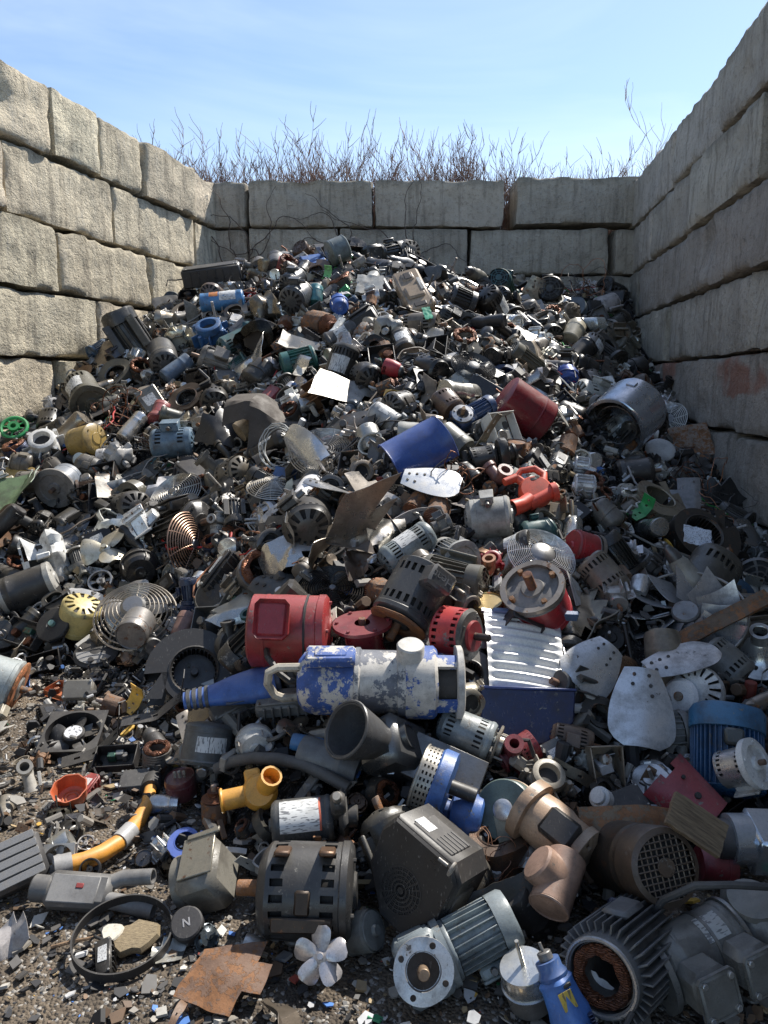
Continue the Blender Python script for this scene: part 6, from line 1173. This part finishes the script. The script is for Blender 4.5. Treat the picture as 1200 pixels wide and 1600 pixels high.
def hosep():
    th = Thing(); P = [hit(u, v, .07) for u, v in ((338, 1202), (362, 1190), (395, 1184), (435, 1186), (475, 1195), (510, 1212), (545, 1232))]; c = P[3].copy(); r = 9.5*pix(c)[2]/FPX; th.part('hose', MB().tube([p-c for p in P], r, 12), 'rubber', (.07, .07, .07)); return th, T(*c), (P[0], P[-1], r*2)
_t, _m, _c = hosep(); fin(_t, 'hose', _m, BLK, 'thick dark grey hose arching over the bright yellow valve', 'hose', None, 'dark hose', _c)
note(hit(362, 1190, .07), hit(475, 1195, .07), .05, None)
A(motor, 'electric_motor', 'motor', 'dark tilted motor with a torn pale label beside the dark hose', 330, 1128, 318, 1200, 36, (.09, .1, .105), None, up=(.3, -.9, 0), k=.3, off=.8, cover='dome', bell='plain', shaft=0, plate=1)
A(fanmotor, 'fan_motor', 'motor', 'white cast motor with an arm above the dark hose', 400, 1172, 396, 1150, 26, (.45, .45, .43), None, k=2, off=.8, col2=(.55, .54, .5))
A(lambda L, r: control(L, r*2, r*1.5, 2).xf(RY(PI/2)), 'plastic_case', 'plastic case', 'flat dark grey case with textured top behind the white cast motor', 332, 1128, 400, 1090, 18, (.09, .09, .09), None, off=.8, dz=.02)
A(lambda L, r: control(L, r*2, r*1.5, 4).xf(RY(PI/2)), 'plastic_case', 'plastic case', 'long grey case in the shadow of the peeling blue pump', 400, 1104, 492, 1096, 18, (.12, .12, .12), None, off=.8)
def ryo():
    th = Thing(); th.part('case', MB().box((0, 0, 0), (1, .5, .3), .05), 'plastic', (.01, .015, .05)); c = bpy.data.curves.new('lettering', 'FONT'); c.body = 'RYOBI'; c.size = .22; c.extrude = .006; c.align_x = 'CENTER'; c.align_y = 'CENTER'
    to = bpy.data.objects.new('lettering', c); COL.objects.link(to); me = bpy.data.meshes.new_from_object(to.evaluated_get(bpy.context.evaluated_depsgraph_get())); bpy.data.objects.remove(to); b = MB(); b.add([tuple(v.co) for v in me.vertices], [tuple(p.vertices) for p in me.polygons], T(0, .05, .154)); th.part('lettering', b, 'plastic', (.4, .12, .14)); return th
F(ryo(), 'tool_case', 'tool case', 'navy blue tool case with pink lettering under the rusty mesh-ended motor', 985, 1432, 36, BLK, (-.1, -.75, .65), -20, None, off=.12, size=.5)
# ------------------------------------------------------------------ the rest of the heap: copies of each kind, each piece a thing
CG = [('black', (.014, .013, .012), 34), ('charcoal', (.034, .032, .028), 24), ('dark grey', (.06, .055, .048), 20), ('grey', (.135, .125, .11), 10), ('slate blue', (.075, .095, .12), 4), ('dusty brown', (.14, .115, .085), 9), ('navy blue', (.02, .04, .10), 2), ('rust brown', (.10, .06, .038), 7), ('olive grey', (.085, .08, .06), 6), ('pale grey', (.34, .33, .31), 5), ('teal', (.025, .09, .09), 1.2), ('dull red', (.18, .03, .03), .9), ('beige', (.33, .28, .2), 3), ('steel blue', (.05, .11, .2), 1.4)]
CS = [('silver', (.6, .6, .58), 22), ('dull silver', (.36, .35, .33), 24), ('tarnished', (.24, .2, .15), 16), ('dark grey', (.08, .08, .08), 24), ('pale', (.5, .47, .4), 7), ('dusty', (.26, .235, .19), 18), ('rusty', (.2, .11, .06), 6)]
CP = [('black', (.018, .018, .02), 44), ('charcoal', (.035, .035, .037), 22), ('grey', (.15, .15, .15), 9), ('dusty grey', (.2, .185, .155), 12), ('white', (.52, .51, .47), 4), ('beige', (.36, .31, .23), 6), ('blue', (.03, .10, .3), 2), ('green', (.03, .2, .07), .9), ('orange', (.42, .1, .02), .7), ('yellow', (.48, .3, .04), .9), ('red', (.3, .025, .025), 1)]
KINDS = []
def K(name, cat, phrase, cols, wt, flat, *ths):
    for q, th in enumerate(ths):
        if name not in ('fan_guard', 'sheet_scrap'): dent(th, .011, 8, q+wt*3)
        P = np.array([p for _, b, *_r in th.p for p in b.v]); lo, hi = P.min(0), P.max(0); c = (lo+hi)/2
        th.xf(T(*(-c))); d = sorted(hi-lo); th.rho = .25*(d[1]+d[2]); th.hz = float(hi[2]-lo[2]); th.thin = d[0]/2
    KINDS.append((name, cat, phrase, cols, wt, flat, ths))
K('finned_motor', 'motor', 'finned motor', CG, 9, 0, motor(.28, .085, fins=22, box=.9, feet=1), motor(.24, .075, fins=26, bell='flange'), motor(.32, .09, fins=20, cover='mesh', bell='plain', box=1))
K('slotted_motor', 'motor', 'slotted motor', CG, 9, 0, motor(.24, .08, vents=1, cover='slots', box=.8), motor(.28, .08, vents=1, cover='slots', bell='flange', plate=1), motor(.2, .085, vents=1, cover='flat', bell='slots', feet=1))
K('cylinder_motor', 'motor', 'smooth cylinder motor', CG, 8, 0, motor(.24, .065, cover='flat', bell='plain', plate=1), motor(.2, .075, cover='dome', bell='slots', box=.7), motor(.3, .07, cover='slots', bell='plain', feet=1, plate=1.5))
K('fan_motor', 'motor', 'round fan motor', CG, 9, 1, fanmotor(.12, .085), fanmotor(.1, .07, 0, (.5, .5, .5)), fanmotor(.15, .08, 1, (.06, .06, .06)))
K('gear_motor', 'motor', 'gear motor with a flange', CG, 4, 0, gearmotor(.36, .07), gearmotor(.3, .06, None, 16))
K('motor_stator', 'motor part', 'copper-wound stator', CG, 2.2, 1, stator(.08, .08), stator(.12, .085), stator(.06, .065, .5))
K('motor_armature', 'motor part', 'laminated armature', [('brown', (.15, .08, .05), 5), ('grey', (.18, .17, .16), 3), ('dark', (.06, .05, .045), 3)], 4, 0, rotor(.2, .045), rotor(.26, .06))
K('fan', 'fan', 'bladed fan', CS, 3, 1, fan(.14, 4, .45), fan(.12, 5, .5, .25, .85), fan(.17, 3, .4, .2, 1.0))
K('loose_blade', 'fan blade', 'loose fan blade', CS, 5, 1, blade(.28, .2, .3, .25, 'alu'), blade(.24, .2, .6, .35, 'bright', 0), blade(.32, .2, .2, .15, 'steel'))
K('fan_guard', 'fan guard', 'wire fan guard', [('silver', (.55, .55, .54), 5), ('black', (.03, .03, .03), 5), ('rusty', (.25, .14, .08), 4)], 2.2, 1, guard(.16, 10, .25), guard(.18, 12, .15, 8, .002, .2, .06))
K('sheet_scrap', 'sheet metal', 'bent sheet', CS, 13, 1, *[scrap_sheet(.34*RND.uniform(.6, 1), .2*RND.uniform(.6, 1), 100+i, RND.uniform(.1, .35), .003, ['bright', 'steel', 'alu', 'paint'][i % 4], RND.uniform(.3, 1)) for i in range(12)])
K('blower_housing', 'blower', 'blower housing', CG, 3, 1, volute(.09, .08), volute(.1, .07, 1, 'plastic'), volute(.08, .1, 0, 'steel'))
K('canister', 'canister', 'canister', CS, 6, 0, can(.2, .05), can(.14, .04, 1, 'bright', (.6, .6, .58)), can(.24, .06, 0, 'paint'), can(.12, .055, 0, 'alu'))
K('pipe_elbow', 'pipe', 'pipe elbow', CG, 3, 0, elbow(.025, .2, 'paint'), elbow(.035, .22, 'rust'), elbow(.02, .24, 'steel'))
K('pulley', 'pulley', 'spoked pulley', CS, 4, 1, pulley(.08), pulley(.1, .025, 4, 'alu'), pulley(.06, .04, 3, 'paint'))
K('power_drill', 'power tool', 'power tool', CP, 4, 0, drill(), drill(.24, .04, (.05, .05, .05)))
K('gutted_case', 'appliance case', 'gutted open case', CP, 6, 1, chassis(.24, .17, .08, 'plastic', 1), chassis(.2, .14, .1, 'steel', 2), chassis(.3, .16, .06, 'paint', 5))
K('control_box', 'box', 'ribbed control box', CP, 7, 1, control(.2, .13, .09, 0), control(.16, .12, .07, 1, 'alu'), control(.22, .1, .1, 3, 'paint'))
K('compressor', 'compressor', 'domed compressor', CG, 4, 0, compressor(), compressor(.075, .2))
K('pump', 'pump', 'pump with a round volute', CG, 4, 0, pump(), pump(.26, .07))
K('cable_coil', 'cable', 'tangled cable coil', [('black', (.018, .018, .018), 8), ('grey', (.15, .15, .15), 2), ('white', (.5, .5, .48), 1.5), ('orange', (.5, .12, .02), .6)], 3.5, 1, coil(.1, 5, .005, 1), coil(.13, 4, .004, 2), coil(.08, 6, .006, 3))
K('casting', 'machine part', 'cast housing', CS, 8, 0, casting(.14, 1), casting(.11, 2, 'paint'), casting(.16, 3, 'steel'))
K('cooling_fan', 'fan', 'square cooling fan', CP, 2, 1, frame_fan(), frame_fan(.12, .03))
K('bracket', 'bracket', 'bent bracket', CS, 5, 0, *[strip(.26, .035, i, ['steel', 'alu', 'paint'][i % 3]) for i in range(4)])
def rod(L, r, n=3):
    th = Thing(); th.part('rod', MB().tube([(r*2*math.sin(i*.9), r*1.5*math.cos(i*1.3), -L/2+L*i/n) for i in range(n+1)], r, 9), 'steel'); th.part('nut', MB().cyl(r*1.9, -L*.42, -L*.38, 6).cyl(r*1.7, L*.3, L*.33, 6), 'steel'); return th
K('metal_rod', 'rod', 'bent rod', CG, 3, 0, rod(.5, .008), rod(.4, .012, 2), rod(.6, .007, 5))
K('plastic_cover', 'cover', 'moulded cover', CP, 3, 1, *[scrap_sheet(.26, .2, 300+i, .1, .006, 'plastic', .5) for i in range(3)])
K('crushed_housing', 'machine part', 'crushed housing', CS+CG[:4], 8, 0, lump(.16, 1), lump(.2, 2, 'paint'), lump(.13, 3, 'steel'), lump(.18, 4, 'rust'), lump(.2, 5, 'bright'))
K('wire_tangle', 'wire', 'tangle of wire', [('dark', (.05, .05, .05), 5), ('white', (.5, .5, .48), 2), ('grey', (.25, .24, .22), 4)], 9, 1, tangle(.12, 9, 1), tangle(.16, 12, 2), tangle(.1, 9, 3))
CS_, SN_ = math.cos, math.sin
def segd(p, a, b):
    d = b-a; t = max(0, min(1, (p-a).dot(d)/max(1e-9, d.length_squared))); return (p-(a+d*t)).length, t
HIMG = [(pix(a), pix(b), r) for a, b, r in CAPS]
PL = []; BIN = {}
def near(p, R):
    i, j = int(p.x//.4), int(p.y//.4)
    return [q for a in range(i-1, i+2) for b in range(j-1, j+2) for q in BIN.get((a, b), ())]
def clear(p, rho, k, slack=.62, occ=.6):
    for a, b, r in CAPS:
        if abs(p.y-(a.y+b.y)/2) < 1.0:
            d, t = segd(p, a, b)
            if d < r*.72+rho*.62: return False
    for q, r in near(p, rho):
        if (p-q).length < slack*(rho+r): return False
    u, v, z = pix(p); ri = rho*FPX/z
    for (a, b, r) in HIMG:
        A2, B2 = Vector((a[0], a[1], 0)), Vector((b[0], b[1], 0)); d, t = segd(Vector((u, v, 0)), A2, B2); hz = a[2]+(b[2]-a[2])*t; rh = r*FPX/hz
        if d < rh*.9+ri*occ and z < hz-.0: return False
    return True
def landrel(p):
    c = sorted(LANDS, key=lambda l: (l[0]-p).length); l = c[0]; d = p-l[0]
    rel = 'uphill of' if d.y > abs(d.x) and d.y > .08 else 'downhill of' if -d.y > abs(d.x) and d.y < -.08 else 'beside' if d.length < .45 else 'level with'
    return rel, c
SIZEW = [('', 1)]
def try_label(colname, phrase, p, deep=False):
    rel, c = landrel(p); o = []
    o.append(f'{colname} {phrase} {rel} the {c[0][1]}'); o.append(f'{colname} {phrase} between the {c[0][1]} and the {c[1][1]}')
    o.append(f'{colname} {phrase} {rel} the {c[0][1]}, towards the {c[1][1]}'); o.append(f'{colname} {phrase} between the {c[0][1]} and the {c[2][1]}')
    if deep: o += [f'{colname} {phrase} {rel} the {c[0][1]}, towards the {c[2][1]}', f'{colname} {phrase} between the {c[1][1]} and the {c[2][1]}', f'{colname} {phrase} {rel} the {c[0][1]}, towards the {c[3][1]}']
    for l in o:
        if l not in NAMED and len(l.split()) <= 16: return l
SKIP = set()
NF = [0]; COUNT = {}
def drop(n, smin, smax, slack, occ, lift, area=None, kinds=None, ground=False):
    ks = [k for k in KINDS if kinds is None or k[0] in kinds]; W = [k[4] for k in ks]; made = 0
    for _ in range(n):
        y = RND.uniform(1.45, BACK-.05); x = RND.uniform(lw(y)+.08, rw(y)-.06)
        h = H(x, y)
        if (h < .045) != ground: continue
        if ground and (not 2.25 < y < 4.3 and RND.random() < .93 or x > .2): continue
        k = RND.choices(ks, W)[0]; th = RND.choice(k[6]); s = RND.uniform(smin, smax)*(.9 if y < 3 else 1+.035*max(0, y-4.5))
        if smax < .7 and y > 5.5 and RND.random() < .6: continue
        s *= 1; rho = th.rho*s
        if x < lw(y)+rho*.9 or x > rw(y)-rho*.9 or y > BACK-rho: continue
        n_ = HN(x, y); p = Vector((x, y, h))+n_*(rho*(.38 if not k[5] else .22)+RND.uniform(0, lift))
        u, v, z = pix(p)
        if not (-70 < u < 1270 and 340 < v < 1680): continue
        if not clear(p, rho, k, slack, occ): continue
        col = None; lab = None
        for t in range(24):
            cn, cc, _w = RND.choices(k[3], [c[2] for c in k[3]])[0]; lab = try_label(cn, k[2], p, t > 6)
            if lab: col = cc; break
        if not lab: continue
        NAMED.add(lab); a = RND.random()*TAU; tx = n_.orthogonal().normalized(); ty = n_.cross(tx); d = tx*CS_(a)+ty*SN_(a)
        rv = Vector((RND.gauss(0, 1), RND.gauss(0, 1), RND.gauss(0, 1)))
        if k[5]: Z = (n_+rv*.38+Vector((0, -.25, 0))).normalized(); X = d
        else: Z = (d+n_*RND.gauss(0, .42)).normalized(); X = n_*.6+rv*.8
        NF[0] += 1; made += 1; PL.append((p, rho)); BIN.setdefault((int(p.x//.4), int(p.y//.4)), []).append((p, rho))
        if NF[0] in SKIP: continue
        big = rho*FPX/z
        spawn(th, k[0], basis(Z, X, p)@SC(s, s, s), jit(col, .12), lab, k[1], 'pieces of scrap on the heap' if k[1] != 'motor' else MG, one=big < 26)
        COUNT[k[0]] = COUNT.get(k[0], 0)+1
    return made
m1 = drop(12000, 1.0, 1.75, .66, .5, .03)
m2 = drop(22000, .72, 1.05, .6, .5, .05)
m3 = drop(14000, .45, .68, .6, .45, .05)
m4 = drop(16000, .3, .9, .8, .6, 0, ground=True, kinds=('casting', 'control_box', 'bracket', 'sheet_scrap', 'canister', 'pulley', 'power_drill', 'fan_motor', 'gutted_case'))
print('HEROES', NH[0], 'FILL', m1, m2, m3, m4, COUNT)
# loose cables trailing over the heap
NW = [0]
def over(p):
    u, v, z = pix(p); q = Vector((u, v, 0))
    for a, b, r in HIMG:
        if r*FPX/a[2] > 26 and segd(q, Vector((a[0], a[1], 0)), Vector((b[0], b[1], 0)))[0] < r*FPX/a[2]: return True
    return False
def wires():
    cols = [('black', BLK, 8), ('grey', (.26, .25, .24), 5), ('white', (.45, .45, .42), 2.2), ('copper', (.25, .1, .045), 1.2), ('brown', (.10, .075, .055), 3), ('red', (.4, .02, .02), 1), ('green', (.03, .3, .06), .8)]
    for k in range(360):
        y = 1.9+8.2*RND.random()**.9; x = RND.uniform(lw(y)+.2, rw(y)-.2)
        if H(x, y) < .05 or NW[0] > 295: continue
        L = RND.uniform(.25, 1.3); a = RND.random()*TAU; n = 16; pts = []; lz = .05+.06*RND.random()
        for i in range(n):
            a += RND.gauss(0, .4); x += CS_(a)*L/n; y += SN_(a)*L/n
            if y > BACK-.1: break
            pts.append(Vector((x, y, H(x, y)+lz+.07*abs(noise.noise(Vector((x*5, y*5, k)))))))
        if len(pts) < 6: continue
        if any(over(p) for p in pts[::2]): continue
        c = pts[len(pts)//2]; cn, cc, _ = RND.choices(cols, [q[2] for q in cols])[0]; lab = try_label('thin '+cn, 'wire lying', c, True)
        if not lab: continue
        NAMED.add(lab); o = link('cable', mesh('cable', MB().tube([p-c for p in pts], RND.uniform(.0028, .0075), 6), [MAT['rubber']]), None, None, cc); o.location = c
        tag(o, lab, 'cable', 'loose wires on the heap'); NW[0] += 1
wires()
# small broken bits lodged everywhere between the pieces
def bits():
    b = MB(); cols = []; b0 = b; b1 = MB(); cols1 = []; c0 = cols
    dull = [(a, w_*(.25 if max(a)-min(a) > .12 else 1)) for a, w_ in CHIP_COLS]
    for k in range(17000):
        y = 1.5+8.8*RND.random(); x = RND.uniform(lw(y)+.03, rw(y)-.03); h = H(x, y)
        if h < .04 and not (2.3 < y < 4.2 and x < .2 and RND.random() < .8): continue
        b, cols = (b1, cols1) if RND.random() < .14 else (b0, c0)
        s = RND.uniform(.014, .055)*(.7 if h < .04 else 1); n0 = len(b.v); n_ = HN(x, y)
        p = Vector((x, y, h))+n_*RND.uniform(-.05, .06); M = T(*p)@RZ(RND.random()*TAU)@RX(RND.gauss(0, .9))@RY(RND.gauss(0, .9)); q = RND.random()
        if q < .4: kk = RND.randint(3, 6); b.prism([(s*RND.uniform(.5, 1.3)*CS_(TAU*i/kk), s*RND.uniform(.4, 1)*SN_(TAU*i/kk)) for i in range(kk)], 0, s*RND.uniform(.06, .4), M)
        elif q < .65: b.cyl(s*.5, -s, s, 8, M)
        elif q < .85: b.box((0, 0, 0), (s*2, s*RND.uniform(.3, 1.2), s*RND.uniform(.2, .8)), s*.06, M)
        else: b.ring(s*.9, s*.18, 10, 4, M)
        c = pick(dull) if b is b0 else (.45, .44, .42); g = RND.uniform(.6, 1.2); cols += [(c[0]*g, c[1]*g, c[2]*g, 1)]*(len(b.v)-n0)
    me = mesh('debris', b0, [CHIPM], smooth=False); tint(me, c0); tag(link('debris', me), kind='stuff')
    me = mesh('debris', b1, [METM], smooth=False); tint(me, cols1); tag(link('debris', me), kind='stuff')
bits()
